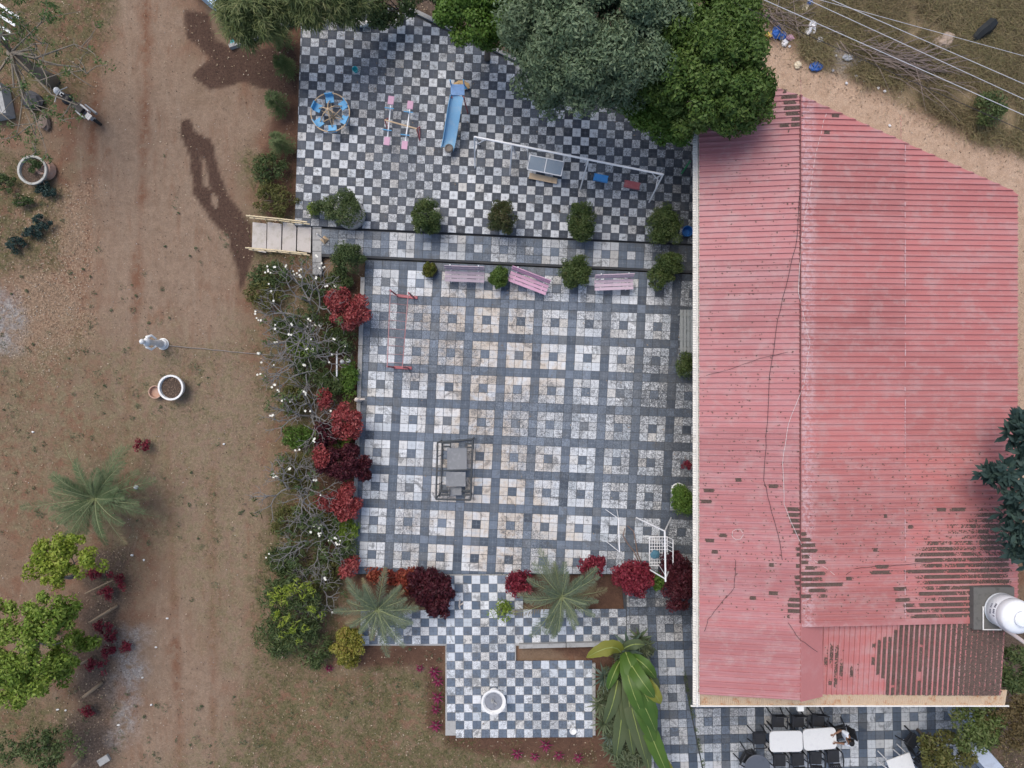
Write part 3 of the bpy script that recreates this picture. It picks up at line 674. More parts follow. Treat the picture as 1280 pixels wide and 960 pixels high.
# roof slab under the tank and pipework
slabm = paint('mossy_slab', (0.12, 0.115, 0.105), 0.9, 0.6, (0.05, 0.05, 0.045), 6)
tl = P(1217, 734, 3.62); br = P(1268, 787, 3.62)
MB().box(((tl.x + br.x) / 2, (tl.y + br.y) / 2, 3.5), (br.x - tl.x, tl.y - br.y, 0.24)).build('tank_platform', slabm, building)
tc = P(1250, 761, 3.62)
tank = thing('water_tank', (tc.x, tc.y, 3.62), 'white ribbed plastic water tank standing on the roof corner', 'water tank')
TW = paint('white_tank_plastic', (0.74, 0.76, 0.78), 0.4, 0.25, (0.5, 0.5, 0.5), 3)
prof = [(0.47, 0.0), (0.50, 0.02), (0.505, 0.06), (0.495, 0.075), (0.495, 0.09), (0.505, 0.1), (0.505, 0.5), (0.497, 0.515), (0.497, 0.53), (0.505, 0.545), (0.50, 0.74), (0.48, 0.79), (0.38, 0.86), (0.24, 0.9), (0.19, 0.91)]
MB().lathe(prof, (tc.x, tc.y, 3.62), 36).build('tank_body', TW, tank, smooth=True)
MB().lathe([(0.22, 0), (0.235, 0.02), (0.235, 0.07), (0.2, 0.1), (0.06, 0.115)], (tc.x, tc.y, 4.525), 24).build('lid', TW, tank)
mb = MB()
for k in range(9):      # two rows of small dark print facing the yard
    a = math.radians(146 + k * 5.2)
    for zz, hh in ((0.45, 0.07), (0.30, 0.045)):
        if (k + int(zz * 10)) % 4 == 3: continue
        mb.box((tc.x + 0.51 * math.cos(a), tc.y + 0.51 * math.sin(a), 3.62 + zz), (0.004, 0.03, hh), a)
mb.build('print', paint('dark_print', (0.05, 0.05, 0.1), 0.5, 0.1), tank, kind='stuff')
WP = paint('white_pipe', (0.72, 0.70, 0.66), 0.4, 0.3)
pf = thing('pipe_frame', P(1229, 787, 3.62), 'thin white pipe loop lying beside the rooftop tank', 'pipe')
MB().tube([P(1240, 758, 3.66), P(1229, 758.5, 3.66), P(1229, 787, 3.66), P(1252, 787, 3.66)], 0.022, 8).build('pipe', WP, pf)
MB().tube([P(1250, 782, 3.7), P(1268, 794, 3.5), P(1290, 810, 3.3)], 0.06, 8).build('drain_pipe', paint('pale_pipe', (0.6, 0.5, 0.45), 0.5, 0.4), None, P(1250, 782, 3.62), label='pale pipe running down from the tank platform past the roof edge', cat='pipe')
MB().box(P(1000, 884.5, 3.0), (0.2, 0.18, 0.12)).build('lamp_box', paint('white_box', (0.7, 0.7, 0.66), 0.5, 0.3), building)
# cables on the roof
BLK = paint('black_cable', (0.03, 0.025, 0.028), 0.6, 0.2); WHC = paint('white_cable', (0.62, 0.55, 0.52), 0.6, 0.2)
def roofz(px):
    x = P(px, 0, 3.5).x
    return (ZE + (ZR - ZE) * (x - XE) / (XR - XE) if x < XR else ZR + (ZX - ZR) * (x - XR) / (XX - XR)) + 0.045
def cable(pts, mat, label, r=0.007, seed=0):
    rg = random.Random(seed); q = []
    for (a, b_) in zip(pts[:-1], pts[1:]):
        for t in (0, 0.25, 0.5, 0.75):
            x = a[0] + (b_[0] - a[0]) * t + rg.uniform(-0.7, 0.7); y_ = a[1] + (b_[1] - a[1]) * t + rg.uniform(-0.7, 0.7); q.append(P(x, y_, roofz(x)))
    q.append(P(*pts[-1], roofz(pts[-1][0])))
    MB().tube(q, r, 5).build('roof_cable', mat, None, q[0], label=label, cat='cable')
cable([(1000, 235), (996, 300), (985, 345), (972, 400), (962, 470), (958, 545), (955, 600), (965, 640), (975, 680), (978, 700)], BLK, 'long black cable wandering down the narrow west roof slope')
cable([(1033, 140), (1020, 190), (1012, 240), (1002, 300), (998, 365), (1012, 430), (1005, 480), (985, 530), (978, 580), (980, 630), (992, 660), (1005, 690), (1045, 720)], WHC, 'thin pale cable crossing the ridge of the red roof', seed=2)
cable([(920, 700), (918, 735), (900, 755), (885, 775), (880, 790)], BLK, 'short black wire near the south west roof corner', seed=3)
cable([(1055, 722), (1065, 712), (1090, 708), (1120, 707), (1165, 703)], BLK, 'dark wire lying east of the leaf littered ridge', seed=4)
cable([(985, 778), (1000, 800), (1022, 815)], BLK, 'short wire crossing the smooth valley flashing', seed=5)
cable([(880, 470), (910, 462), (950, 448), (985, 440)], BLK, 'thin wire slanting across the west roof slope', 0.006, seed=6)
ringp = [(922 + 7 * math.cos(a), 668 + 7 * math.sin(a)) for a in np.linspace(0, 6.0, 12)]
cable(ringp, WHC, 'pale wire loop lying on the west roof slope', 0.006, seed=7)
# dead leaves caught in the roof pans
def litter_roof():
    rg = np.random.default_rng(12); pts = []; pit = SW / 6
    def pan_y(y, base):            # centre line of the nearest pan
        m = round((y - base) / pit + 0.31); return base + m * pit - 0.31 * pit
    def add(px, py, lift=0.0, sp=0.0):
        z = roofz(px) - 0.038 + rg.uniform(0, 0.018) + lift; q = P(px, py, z)
        if XR < q.x < xs + 0.07: z += 0.028
        yc = pan_y(q.y, YS if q.x < XR else YB); pts.append((q.x, yc + rg.uniform(-0.056, 0.056) + rg.normal(0, 0.006 + sp), z + sp * 0.5))
    patches = [(985, 998, 637), (986, 998, 643), (988, 998, 650), (990, 1000, 656), (992, 1006, 664), (1000, 1012, 671), (1000, 1018, 678), (997, 1020, 685), (996, 1010, 692), (1022, 1031, 699), (996, 1009, 706), (1007, 1030, 713), (996, 1022, 720), (995, 1015, 727), (1023, 1052, 727), (998, 1028, 734), (1012, 1032, 741), (988, 1012, 747), (986, 999, 754), (986, 999, 761), (985, 999, 767),
               (962, 972, 609), (962, 967, 705), (962, 972, 739), (880, 892, 616), (876, 889, 628), (900, 908, 670), (882, 892, 677), (920, 926, 602), (890, 897, 690), (1058, 1064, 721), (1090, 1112, 714), (1095, 1110, 706), (1145, 1166, 702), (1118, 1132, 738), (1120, 1136, 752), (1150, 1165, 745), (1172, 1182, 640), (1190, 1206, 640), (1092, 1096, 686), (1136, 1140, 660), (1105, 1108, 646), (1130, 1150, 760), (1150, 1168, 758), (938, 944, 745),
               (980, 996, 118), (978, 994, 125), (984, 1000, 132), (982, 998, 139), (990, 1001, 146), (990, 1001, 153), (976, 986, 160), (1030, 1036, 165), (1040, 1048, 143)]
    for (a, b_, yy) in patches:
        mid = (a + b_) / 2; hw = (b_ - a) / 2
        for _ in range(int((b_ - a) * 17)): add(mid + hw * (rg.uniform(-.95, .95) + rg.normal(0, 0.12)), yy)
    for row in np.arange(634, 776, 6.95):                         # broad drift under the east tree
        x0 = np.interp(row, [634, 664, 700, 720, 745, 776], [1240, 1205, 1172, 1160, 1166, 1172]) + rg.uniform(-26, 14)
        gaps = [(rg.uniform(x0, 1262), rg.uniform(3, 14)) for _ in range(3)]
        for _ in range(int((1262 - x0) * (10 + 12 * (row > 690)))):
            x = x0 + (1262 - x0) * (rg.random() ** 0.75) - abs(rg.normal(0, 9))
            if any(abs(x - g_[0]) < g_[1] for g_ in gaps) and rg.random() < 0.85: continue
            add(x, row, 0, 0.03 * (x > 1215))
    for _ in range(900): add(rg.uniform(876, 1266), rg.uniform(560, 770))      # loose leaves
    for _ in range(260): add(rg.uniform(876, 1000), rg.uniform(200, 560))
    nA = max(1, round((AX1 - AX0) / na / 0.172)); pA = (AX1 - AX0) / na / nA
    for c_ in range(na * nA):                                     # annex pans
        xc = AX0 + c_ * pA + 0.31 * pA; f = c_ / (na * nA)
        dens = np.interp(f, [0, .1, .3, .45, .65, 1], [0.1, 0.24, 0.5, 0.85, 1.15, 1.3])
        for k in range(22):
            y0 = AY0 - 0.15 + (AY1 - AY0 + 0.15) * k / 22
            on = fbm(np.array([c_ / 2.1]), np.array([k / 3.4]))[0] < dens * 0.5 + 0.22 - (0.12 if f < .3 else 0)
            if not on: continue
            for _ in range(int(26 + 40 * dens)):
                yy = y0 + rg.random() * (AY1 - AY0) / 22; z = ZA0 + (ZA1 - ZA0) * (AY0 - yy) / (AY0 - AY1) + 0.006 + rg.uniform(0, 0.02)
                pts.append((xc + rg.uniform(-.052, .052) + rg.normal(0, 0.006 + 0.03 * max(0, min(1, (f - .6) / .25))), yy, z + 0.024 * max(0, min(1, (f - .55) / .25))))
    for (cx, cy, r_, n) in ((1042, 818, 7, 160), (1050, 838, 6, 140), (1046, 855, 4, 60), (1030, 828, 4, 60), (1066, 842, 4, 60)):
        for _ in range(n):
            x = cx + rg.normal(0, r_ * 0.5); yy = cy + rg.normal(0, r_ * 0.8); q = P(x, yy, 3.3); kk = round((q.x - AX0) / pA - .31)
            pts.append((AX0 + (kk + .31) * pA + rg.uniform(-.052, .052), q.y, ZA0 + (ZA1 - ZA0) * (AY0 - q.y) / (AY0 - AY1) + 0.006 + rg.uniform(0, 0.02)))
    pts = np.array(pts); n = len(pts); a = rg.random(n) * 6.283; s_ = rg.uniform(0.018, 0.04, n)[:, None]
    d = np.stack([np.cos(a), np.sin(a), rg.normal(0, 0.25, n)], -1); e = np.stack([-np.sin(a), np.cos(a), rg.normal(0, 0.25, n)], -1)
    V = np.stack([pts - d * s_, pts + e * s_ * 0.6, pts + d * s_, pts - e * s_ * 0.6], 1).reshape(-1, 3)
    o = mesh_obj('leaf_litter', quads_mesh('leaf_litter', V, n), leaf('dead_leaf', [(0.075, 0.052, 0.045), (0.16, 0.11, 0.092), (0.11, 0.078, 0.066), (0.22, 0.16, 0.13)], 0.1, 0.9))
    props(o, 'brown dead leaves drifted in the pans of the red metal roof', 'leaf litter', None, 'stuff')
litter_roof()
# ------------------------------------------------------------------ vegetation builders
def leaves(pts, nrm, size, aspect, rg, spread=0.8, fold=0.0):
    """one rhombic leaf per point, lying roughly across nrm"""
    n = len(pts); r = rg.normal(0, 1, (n, 3)); nn = nrm + r * spread; nn /= np.linalg.norm(nn, axis=1, keepdims=True) + 1e-9
    t = rg.normal(0, 1, (n, 3)); d = np.cross(nn, t); d /= np.linalg.norm(d, axis=1, keepdims=True) + 1e-9
    e = np.cross(nn, d); s_ = (size * rg.uniform(0.6, 1.35, n))[:, None]
    a = pts - d * s_ * 0.5; b_ = pts + e * s_ * aspect * 0.5 + nn * s_ * fold; c = pts + d * s_ * 0.5; f = pts - e * s_ * aspect * 0.5 + nn * s_ * fold
    return np.stack([a, b_, c, f], 1).reshape(-1, 3)
def clumps(rg, cen, rad, n, lo=-0.25, shell=0.72):
    """clump centres in the outer part of an ellipsoid"""
    out = []
    while len(out) < n:
        v = rg.normal(0, 1, 3); v /= np.linalg.norm(v)
        if v[2] < lo: continue
        out.append(np.array(cen) + v * np.array(rad) * rg.uniform(shell, 1.0))
    return np.array(out)
def clump_leaves(rg, cs, cr, per, size, aspect, spread=0.8, squash=0.8, up=0.35):
    P_, N_ = [], []
    for c in cs:
        k = int(per * rg.uniform(0.7, 1.3)); v = rg.normal(0, 1, (k, 3)); v /= np.linalg.norm(v, axis=1, keepdims=True)
        r = cr * rg.uniform(0.7, 1.3) * rg.uniform(0.55, 1.05, (k, 1))
        P_.append(c + v * r * np.array([1, 1, squash])); N_.append(v + np.array([0, 0, up]))
    P_ = np.concatenate(P_); N_ = np.concatenate(N_)
    keep = P_[:, 2] > 0.03; P_ = P_[keep]; N_ = N_[keep]
    return leaves(P_, N_, size, aspect, rg, spread)
def limbs(root, cs, base, r0, mat, rg, k=7, fork=0.45, name='trunk'):
    base = Vector(base); cen = Vector(np.mean(cs, 0)); mb = MB()
    fk = base.lerp(Vector((cen.x * .5 + base.x * .5, cen.y * .5 + base.y * .5, cen.z)), fork)
    mb.tube([base, base.lerp(fk, 0.5) + Vector((rg.normal(0, .04), rg.normal(0, .04), 0)), fk], [r0 * 1.25, r0, r0 * 0.85], 8)
    for i in rg.permutation(len(cs))[:k]:
        c = Vector(cs[i]); m = fk.lerp(c, 0.5) + Vector(tuple(rg.normal(0, 0.12, 3)))
        mb.tube([fk, m, c], [r0 * 0.5, r0 * 0.32, r0 * 0.1], 5)
    return mb.build(name, mat, root, smooth=True)
BARK = paint('bark', (0.16, 0.125, 0.10), 0.9, 0.6, (0.07, 0.055, 0.045), 8)
GBARK = paint('grey_bark', (0.20, 0.19, 0.18), 0.85, 0.5, (0.14, 0.135, 0.13), 10)
def tree(name, label, px, py, zc, rad, ncl, cr, per, size, aspect, mat, seed, cat='tree', group=None, bark=None, trunk_px=None, spread=0.8, lo=-0.25, shell=0.72, r0=0.14, extra=None, squash=0.8, z0=0.0, crown='crown'):
    rg = np.random.default_rng(seed); c = P(px, py, zc)
    b = Vector((c.x, c.y, z0)) if trunk_px is None else P(*trunk_px, z0)
    t = thing(name, b, label, cat, group)
    cs = clumps(rg, c, rad, ncl, lo, shell)
    if extra is not None:
        for (ex, ey, ez, er, en) in extra: cs = np.concatenate([cs, clumps(rg, P(ex, ey, ez), er, en, lo, shell)])
    cs[:, 2] = np.maximum(cs[:, 2], z0 + 0.12)
    V = clump_leaves(rg, cs, cr, per, size, aspect, spread, squash)
    V = V - np.array(b)
    mesh_obj(crown, quads_mesh(crown, V, len(V) // 4), mat, t)
    limbs(t, cs, b, r0, bark or BARK, rg, min(9, len(cs)))
    return t

L_GREY = leaf('grey_green_leaf', [(0.07, 0.11, 0.058), (0.125, 0.18, 0.098), (0.175, 0.23, 0.13), (0.235, 0.28, 0.175)])
L_FIC = leaf('deep_green_leaf', [(0.03, 0.062, 0.014), (0.068, 0.122, 0.024), (0.105, 0.165, 0.036), (0.165, 0.215, 0.065)])
L_HEDGE = leaf('hedge_leaf', [(0.035, 0.075, 0.010), (0.075, 0.15, 0.022), (0.115, 0.19, 0.035), (0.16, 0.225, 0.055)])
L_TOP = leaf('topiary_leaf', [(0.03, 0.055, 0.016), (0.07, 0.11, 0.032), (0.105, 0.14, 0.046), (0.17, 0.165, 0.07)])
L_YEL = leaf('yellow_green_leaf', [(0.12, 0.18, 0.016), (0.20, 0.27, 0.03), (0.28, 0.33, 0.05), (0.36, 0.38, 0.09)])
L_LIME = leaf('fresh_green_leaf', [(0.10, 0.17, 0.022), (0.165, 0.25, 0.035), (0.23, 0.30, 0.055), (0.31, 0.35, 0.10)])
L_BLUE = leaf('blue_green_leaf', [(0.014, 0.032, 0.028), (0.030, 0.058, 0.052), (0.048, 0.082, 0.070), (0.07, 0.115, 0.08)])
L_OLIVE = leaf('feathery_leaf', [(0.05, 0.075, 0.025), (0.10, 0.135, 0.045), (0.16, 0.185, 0.065), (0.26, 0.23, 0.11)])
L_BURG = leaf('burgundy_leaf', [(0.022, 0.006, 0.010), (0.055, 0.012, 0.018), (0.09, 0.018, 0.026), (0.15, 0.04, 0.045)])
L_RED = leaf('scarlet_leaf', [(0.12, 0.016, 0.018), (0.25, 0.04, 0.042), (0.36, 0.09, 0.085), (0.45, 0.19, 0.16)])
L_CRIM = leaf('crimson_leaf', [(0.06, 0.008, 0.014), (0.16, 0.016, 0.03), (0.26, 0.035, 0.055), (0.34, 0.09, 0.09)])
L_PINK = leaf('magenta_leaf', [(0.10, 0.01, 0.035), (0.22, 0.025, 0.075), (0.34, 0.06, 0.14)])
L_MIX = leaf('variegated_leaf', [(0.10, 0.11, 0.02), (0.20, 0.21, 0.03), (0.30, 0.27, 0.06), (0.24, 0.13, 0.05)])
L_SHRUB = leaf('shrub_leaf', [(0.03, 0.055, 0.02), (0.065, 0.10, 0.035), (0.105, 0.14, 0.05), (0.165, 0.185, 0.075)])
L_AUT = leaf('olive_brown_leaf', [(0.07, 0.045, 0.02), (0.10, 0.105, 0.03), (0.15, 0.16, 0.05), (0.23, 0.16, 0.06)])

# big trees along the north edge
tree('broad_tree', 'large grey green tree overhanging the diagonal kerb by the swings', 742, 40, 5.2, (2.4, 2.1, 1.9), 70, 0.46, 640, 0.13, 0.36, L_GREY, 11, extra=[(690, 108, 3.6, (0.85, 0.7, 0.5), 12), (768, 92, 4.4, (1.1, 0.8, 0.7), 16), (668, 20, 4.6, (1.1, 1.1, 1.0), 20), (742, 20, 5.4, (1.9, 1.6, 1.3), 46), (800, 8, 5.4, (1.1, .9, 1.0), 18), (740, -20, 5.4, (2.4, .7, 1.2), 24)], r0=0.2, lo=-0.1)
tree('ficus_tree', 'dense dark green tree overhanging the north end of the red roof', 882, 92, 4.8, (1.75, 1.75, 1.5), 62, 0.38, 600, 0.12, 0.5, L_FIC, 12, extra=[(925, 125, 4.4, (0.8, 0.95, 0.9), 18), (895, 30, 4.6, (1.3, 1.1, 1.0), 26), (885, 80, 5.0, (1.2, 1.2, .9), 26), (850, 30, 4.6, (.8, .9, .8), 14), (880, -12, 4.4, (1.1, .5, .8), 10)], r0=0.2, lo=-0.15, trunk_px=(862, 100))
tree('clipped_tree', 'bright green bushy tree between grey green tree and roof corner', 815, 138, 3.2, (1.0, 0.75, 0.9), 26, 0.36, 620, 0.095, 0.6, L_HEDGE, 13, r0=0.1, lo=0.0, trunk_px=(806, 132), extra=[(845, 158, 3.0, (0.65, 0.45, 0.6), 9)])
tree('hedge_tree', 'bright green bushy tree beside dry frond behind the kerb', 605, 22, 3.0, (1.35, 0.95, 1.1), 36, 0.36, 560, 0.10, 0.6, L_HEDGE, 14, r0=0.1, lo=0.0, extra=[(640, 50, 2.8, (0.65, 0.6, 0.7), 10), (575, -8, 2.6, (0.6, 0.6, 0.6), 10), (610, 8, 3.2, (1.0, .7, .8), 16), (645, 20, 3.2, (.7, .7, .7), 10)])
tree('hedge_tree', 'low dark shrub mass behind the terrace top near the white tub', 495, -2, 1.6, (0.9, 0.55, 0.8), 14, 0.3, 420, 0.09, 0.6, L_SHRUB, 15, r0=0.06, extra=[(480, 24, 1.0, (0.5, 0.2, 0.4), 6), (530, 2, 1.2, (0.6, 0.4, 0.6), 6)])
# feathery trees: long thin drooping needles
def feathery(label, px, py, zc, rad, n, seed, trunk_px, ln=0.36, mat=None):
    rg = np.random.default_rng(seed); c = np.array(P(px, py, zc)); b = P(*trunk_px, 0)
    t = thing('feathery_tree', b, label, 'tree', None)
    cs = clumps(rg, c, rad, n // 55, -0.2, 0.35)
    V = []
    for q in cs:
        k = 55; a = rg.random(k) * 6.283; el = rg.normal(-0.1, 0.7, k)
        d = np.stack([np.cos(a) * np.cos(el), np.sin(a) * np.cos(el), np.sin(el)], -1); out = (q - c); out = out / (np.linalg.norm(out) + 1e-6)
        d = d + out * 0.25; d /= np.linalg.norm(d, axis=1, keepdims=True)
        L = ln * rg.uniform(0.5, 1.1, (k, 1)); p0 = q + rg.normal(0, 0.07, (k, 3)); e = np.cross(d, np.array([0, 0, 1.0])); e /= np.linalg.norm(e, axis=1, keepdims=True) + 1e-6
        wd = rg.uniform(0.008, 0.017, (k, 1)); m = p0 + d * L * 0.55; tip = p0 + d * L + np.array([0, 0, -0.25]) * L
        V.append(np.stack([p0, m + e * wd, tip, m - e * wd], 1).reshape(-1, 3))
    V = np.concatenate(V) - np.array(b)
    mesh_obj('crown', quads_mesh('crown', V, len(V) // 4), mat or L_OLIVE, t)
    limbs(t, cs, b, 0.09, BARK, rg, 10)
feathery('olive feathery tree between pale blue wall and bent kerb', 318, 16, 2.9, (1.15, 0.95, 1.0), 17000, 21, (322, 24))
feathery('yellowish feathery tree over the terrace corner by the white tub', 395, 2, 3.0, (1.35, 0.75, 1.0), 18000, 22, (398, 2))
feathery('small feathery tree hiding the white tub rim', 440, 8, 2.2, (0.6, 0.5, 0.6), 3600, 23, (446, 2), 0.35)
for k, (x, y_, s_) in enumerate(((357, 56, 0.42), (361, 92, 0.40), (352, 136, 0.44), (357, 186, 0.46))):
    rg = np.random.default_rng(30 + k); t = thing('pine_sapling', P(x, y_, 0), ('dark feathery sapling next to the bent concrete kerb', 'second dark feathery sapling from the bent concrete kerb', 'third dark feathery sapling from the bent concrete kerb', 'dark feathery sapling closest to the footbridge in the soil strip')[k], 'sapling', 'saplings in the soil strip')
    V = []
    for lev in range(9):
        zz = 0.12 + lev * 0.12; rr = s_ * (1 - lev / 11)
        for q in range(12):
            a = rg.random() * 6.283; m_ = 16; tt = rg.uniform(0.1, 1, m_)
            base = np.stack([np.cos(a) * rr * tt, np.sin(a) * rr * tt, zz + 0.12 * tt + 0 * tt], -1)
            aa = a + rg.choice([-1, 1], m_) * rg.uniform(0.3, 0.9, m_); L = 0.13
            d = np.stack([np.cos(aa), np.sin(aa), np.full(m_, 0.1)], -1); e = np.stack([-np.sin(aa), np.cos(aa), 0 * aa], -1)
            V.append(np.stack([base, base + d * L * .5 + e * 0.008, base + d * L, base + d * L * .5 - e * 0.008], 1).reshape(-1, 3))
    V = np.concatenate(V); mesh_obj('crown', quads_mesh('crown', V, len(V) // 4), L_TOP, t)
    MB().tube([P(x, y_, 0), P(x, y_, 0) + Vector((0, 0, 1.15))], [0.022, 0.008], 5).build('trunk', BARK, t)

# topiary bushes on short stems
POT = paint('dark_rubber_tub', (0.035, 0.035, 0.037), 0.7, 0.4, (0.1, 0.09, 0.08), 8)
SOIL = paint('potting_soil', (0.07, 0.048, 0.035), 0.95, 0.5, (0.12, 0.09, 0.06), 14)
def topiary(px, py, r, z, label, seed, mat=None, rz=None, pot=True, lobes=(), zb=ZP):
    rg = np.random.default_rng(seed); zc = zb + z; c0 = P(px, py, zc); b = Vector((c0.x, c0.y, zb))
    t = thing('topiary_bush', b, label, 'bush', 'clipped bushes along the walkway')
    r *= 1.16
    cs = clumps(rg, c0, (r * 0.72, r * 0.85, (rz or r) * 0.75), int(rg.integers(44, 64)), -0.5, 0.55)
    cs = cs + rg.normal(0, r * 0.07, cs.shape)
    for (lx, ly, lr) in lobes: cs = np.concatenate([cs, clumps(rg, P(lx, ly, zc - 0.1), (lr * .7, lr * .7, lr * .7), 20, -0.4, 0.85)])
    V = clump_leaves(rg, cs, r * 0.27, 170 if r > 0.35 else 100, 0.07, 0.38, 1.1) - np.array(b)
    mesh_obj('crown', quads_mesh('crown', V, len(V) // 4), mat or L_TOP, t)
    MB().tube([b, Vector((c0.x, c0.y, zc))], [0.035, 0.025], 6).build('trunk', BARK, t)
    if pot:
        MB().lathe([(0.2, 0), (0.25, 0.04), (0.27, 0.2), (0.25, 0.24), (0.2, 0.235)], b, 18).build('pot', POT, t)
topiary(533, 271, 0.56, 0.72, 'round clipped green bush, second along the playground edge from the footbridge', 41)
topiary(628, 272, 0.55, 0.72, 'round clipped bush with a browned crown on the playground edge', 42, leaf('browned_topiary_leaf', [(0.025, 0.04, 0.012), (0.055, 0.08, 0.025), (0.095, 0.09, 0.04), (0.15, 0.11, 0.06)], nscale=2.5))
topiary(728, 277, 0.58, 0.72, 'round clipped green bush on the playground edge below the swing legs', 43, lobes=((727, 287, 0.4),))
topiary(831, 282, 0.62, 0.75, 'wide clipped bush on the playground edge beside the building and blue bucket', 44, lobes=((825, 291, 0.35),))
topiary(721, 340, 0.52, 0.65, 'clipped green bush between the slanted pink bench and the straight bench', 45, lobes=((714, 348, 0.36),), zb=ZC)
topiary(836, 332, 0.50, 0.65, 'two lobed clipped bush at the east end of the walkway', 46, lobes=((821, 349, 0.4),), zb=ZC)
topiary(624, 346, 0.36, 0.5, 'small clipped bush between the grey bench and slanted pink bench', 47, L_FIC, zb=ZC)
topiary(537, 337, 0.25, 0.35, 'tiny yellowish clipped bush beside the grey bench', 48, leaf('yellowed_topiary_leaf', [(0.04, 0.06, 0.012), (0.09, 0.115, 0.02), (0.15, 0.15, 0.03), (0.2, 0.15, 0.06)]), zb=ZC)
topiary(436, 324, 0.58, 0.6, 'low green bush at the corner of walkway and court', 49, L_SHRUB, pot=False, zb=ZS)
tree('corner_shrub', 'loose green shrub in a cracked round planter beside the footbridge', 428, 260, 0.9, (0.62, 0.6, 0.5), 26, 0.22, 200, 0.075, 0.45, L_SHRUB, 50, cat='shrub', z0=ZP, r0=0.04, extra=[(400, 262, 0.7, (0.25, 0.2, 0.2), 5)])
MB().lathe([(0.42, 0), (0.5, 0.05), (0.52, 0.3), (0.44, 0.32), (0.42, 0.2), (0.05, 0.2)], P(440, 270, ZP), 22).build('round_planter', CONC, None, P(440, 270, ZP), label='cracked grey round planter under the loose green shrub', cat='planter')
tree('corner_shrub', 'lime green sprig beside the round planter and the footbridge rail', 396, 262, 0.6, (0.3, 0.16, 0.15), 7, 0.13, 110, 0.07, 0.5, L_LIME, 51, cat='shrub', z0=ZP, r0=0.02)

# hedge of crotons west of the court
def bush(name, label, px, py, r, z, mat, seed, per=260, size=0.10, asp=0.5, n=None, group=None, cat='bush', z0=0.0, extra=None, cr=0.24):
    return tree(name, label, px, py, z, r, int((n or 24) * 1.35), cr * 0.86, int(per * 0.62), size * 1.18, asp * 0.8, mat, seed, cat=cat, group=group, r0=0.03, z0=z0, extra=extra, lo=-0.2, spread=1.1, shell=0.5)
bush('croton_bush', 'large scarlet leaved bush beside the top of the court kerb', 434, 384, (0.72, 0.62, 0.5), 1.0, L_RED, 61, 300, n=30)
bush('croton_bush', 'scarlet leaved bush below the statue fragment on the court kerb', 432, 530, (0.45, 0.55, 0.4), 0.9, L_RED, 62, 260, n=18)
bush('croton_bush', 'small scarlet tuft among the bare frangipani twigs', 408, 500, (0.2, 0.25, 0.2), 0.9, L_RED, 63, 160, n=7)
bush('croton_bush', 'burgundy bush spilling over the middle of the court kerb', 428, 578, (0.88, 0.55, 0.5), 0.95, L_BURG, 64, 280, n=34, extra=[(405, 545, 0.8, (0.4, 0.5, 0.4), 12), (455, 588, .8, (.2, .3, .3), 6)])
bush('croton_bush', 'bright red tuft growing out of the burgundy bush', 403, 572, (0.22, 0.4, 0.15), 1.35, L_RED, 65, 150, n=8)
bush('croton_bush', 'scarlet bush below the burgundy bush against the court kerb', 434, 626, (0.36, 0.6, 0.4), 0.8, L_RED, 66, 240, n=18, extra=[(410, 625, 0.7, (0.35, 0.4, 0.3), 8)])
bush('croton_bush', 'small pinkish red bush at the lower corner of the court kerb', 437, 709, (0.27, 0.3, 0.25), 0.6, L_RED, 67, 180, n=9)
bush('croton_bush', 'dark burgundy bush south of the court beside the small palm', 538, 736, (0.78, 0.72, 0.6), 0.8, L_BURG, 68, 330, n=34, extra=[(548, 762, 0.5, (0.25, 0.3, 0.3), 6)])
bush('croton_bush', 'rust red bush between small palm and dark burgundy bush', 508, 726, (0.36, 0.38, 0.4), 0.65, leaf('rust_leaf', [(0.08, 0.015, 0.01), (0.2, 0.035, 0.025), (0.3, 0.075, 0.04), (0.3, 0.15, 0.06)]), 69, 220, n=12)
bush('croton_bush', 'low russet bush at the court edge above the small palm', 478, 719, (0.6, 0.18, 0.2), 0.4, leaf('rust_leaf', []) if 'rust_leaf' in _mc else L_CRIM, 70, 160, n=12, extra=[(500, 722, .4, (.2, .2, .2), 4)])
bush('croton_bush', 'crimson bush on the west side of the large palm', 650, 727, (0.42, 0.38, 0.4), 0.7, L_CRIM, 71, 240, n=14)
bush('croton_bush', 'crimson bush close to the east side of the large palm', 744, 708, (0.42, 0.32, 0.4), 0.65, L_CRIM, 72, 220, n=13)
bush('croton_bush', 'round crimson bush beneath the white swing frame', 790, 722, (0.62, 0.58, 0.5), 0.8, L_CRIM, 73, 300, n=28)
bush('croton_bush', 'tall burgundy bush against the building wall', 847, 728, (0.45, 0.95, 0.6), 0.9, L_BURG, 74, 300, n=34, extra=[(838, 703, .8, (.3, .3, .3), 6)])
bush('fern_bush', 'small green fern between crimson and burgundy bushes', 822, 724, (0.22, 0.35, 0.3), 0.5, L_HEDGE, 75, 170, 0.08, n=9)
bush('fern_bush', 'green leafy bush in a pot ring beside the building wall', 852, 625, (0.38, 0.42, 0.3), 0.6, L_HEDGE, 76, 240, 0.11, 0.35, n=16, z0=ZC)
bush('fern_bush', 'small round green bush by the building beside the grey bench', 856, 457, (0.24, 0.36, 0.25), 0.5, L_TOP, 77, 200, 0.07, n=12, z0=ZC)
bush('lime_shrub', 'sparse lime green shrub on the tiles west of the large palm', 627, 763, (0.42, 0.3, 0.2), 0.5, L_LIME, 78, 60, 0.09, 0.5, n=12, z0=ZT)
bush('hedge_shrub', 'big leafy green shrub at the bottom of the frangipani hedge', 368, 765, (1.15, 1.2, 0.6), 0.8, L_SHRUB, 79, 130, 0.14, 0.28, n=46, cr=0.3, extra=[(345, 800, .5, (.6, .5, .3), 14), (395, 815, .5, (.6, .5, .3), 12), (350, 735, .6, (.5, .4, .3), 8)])
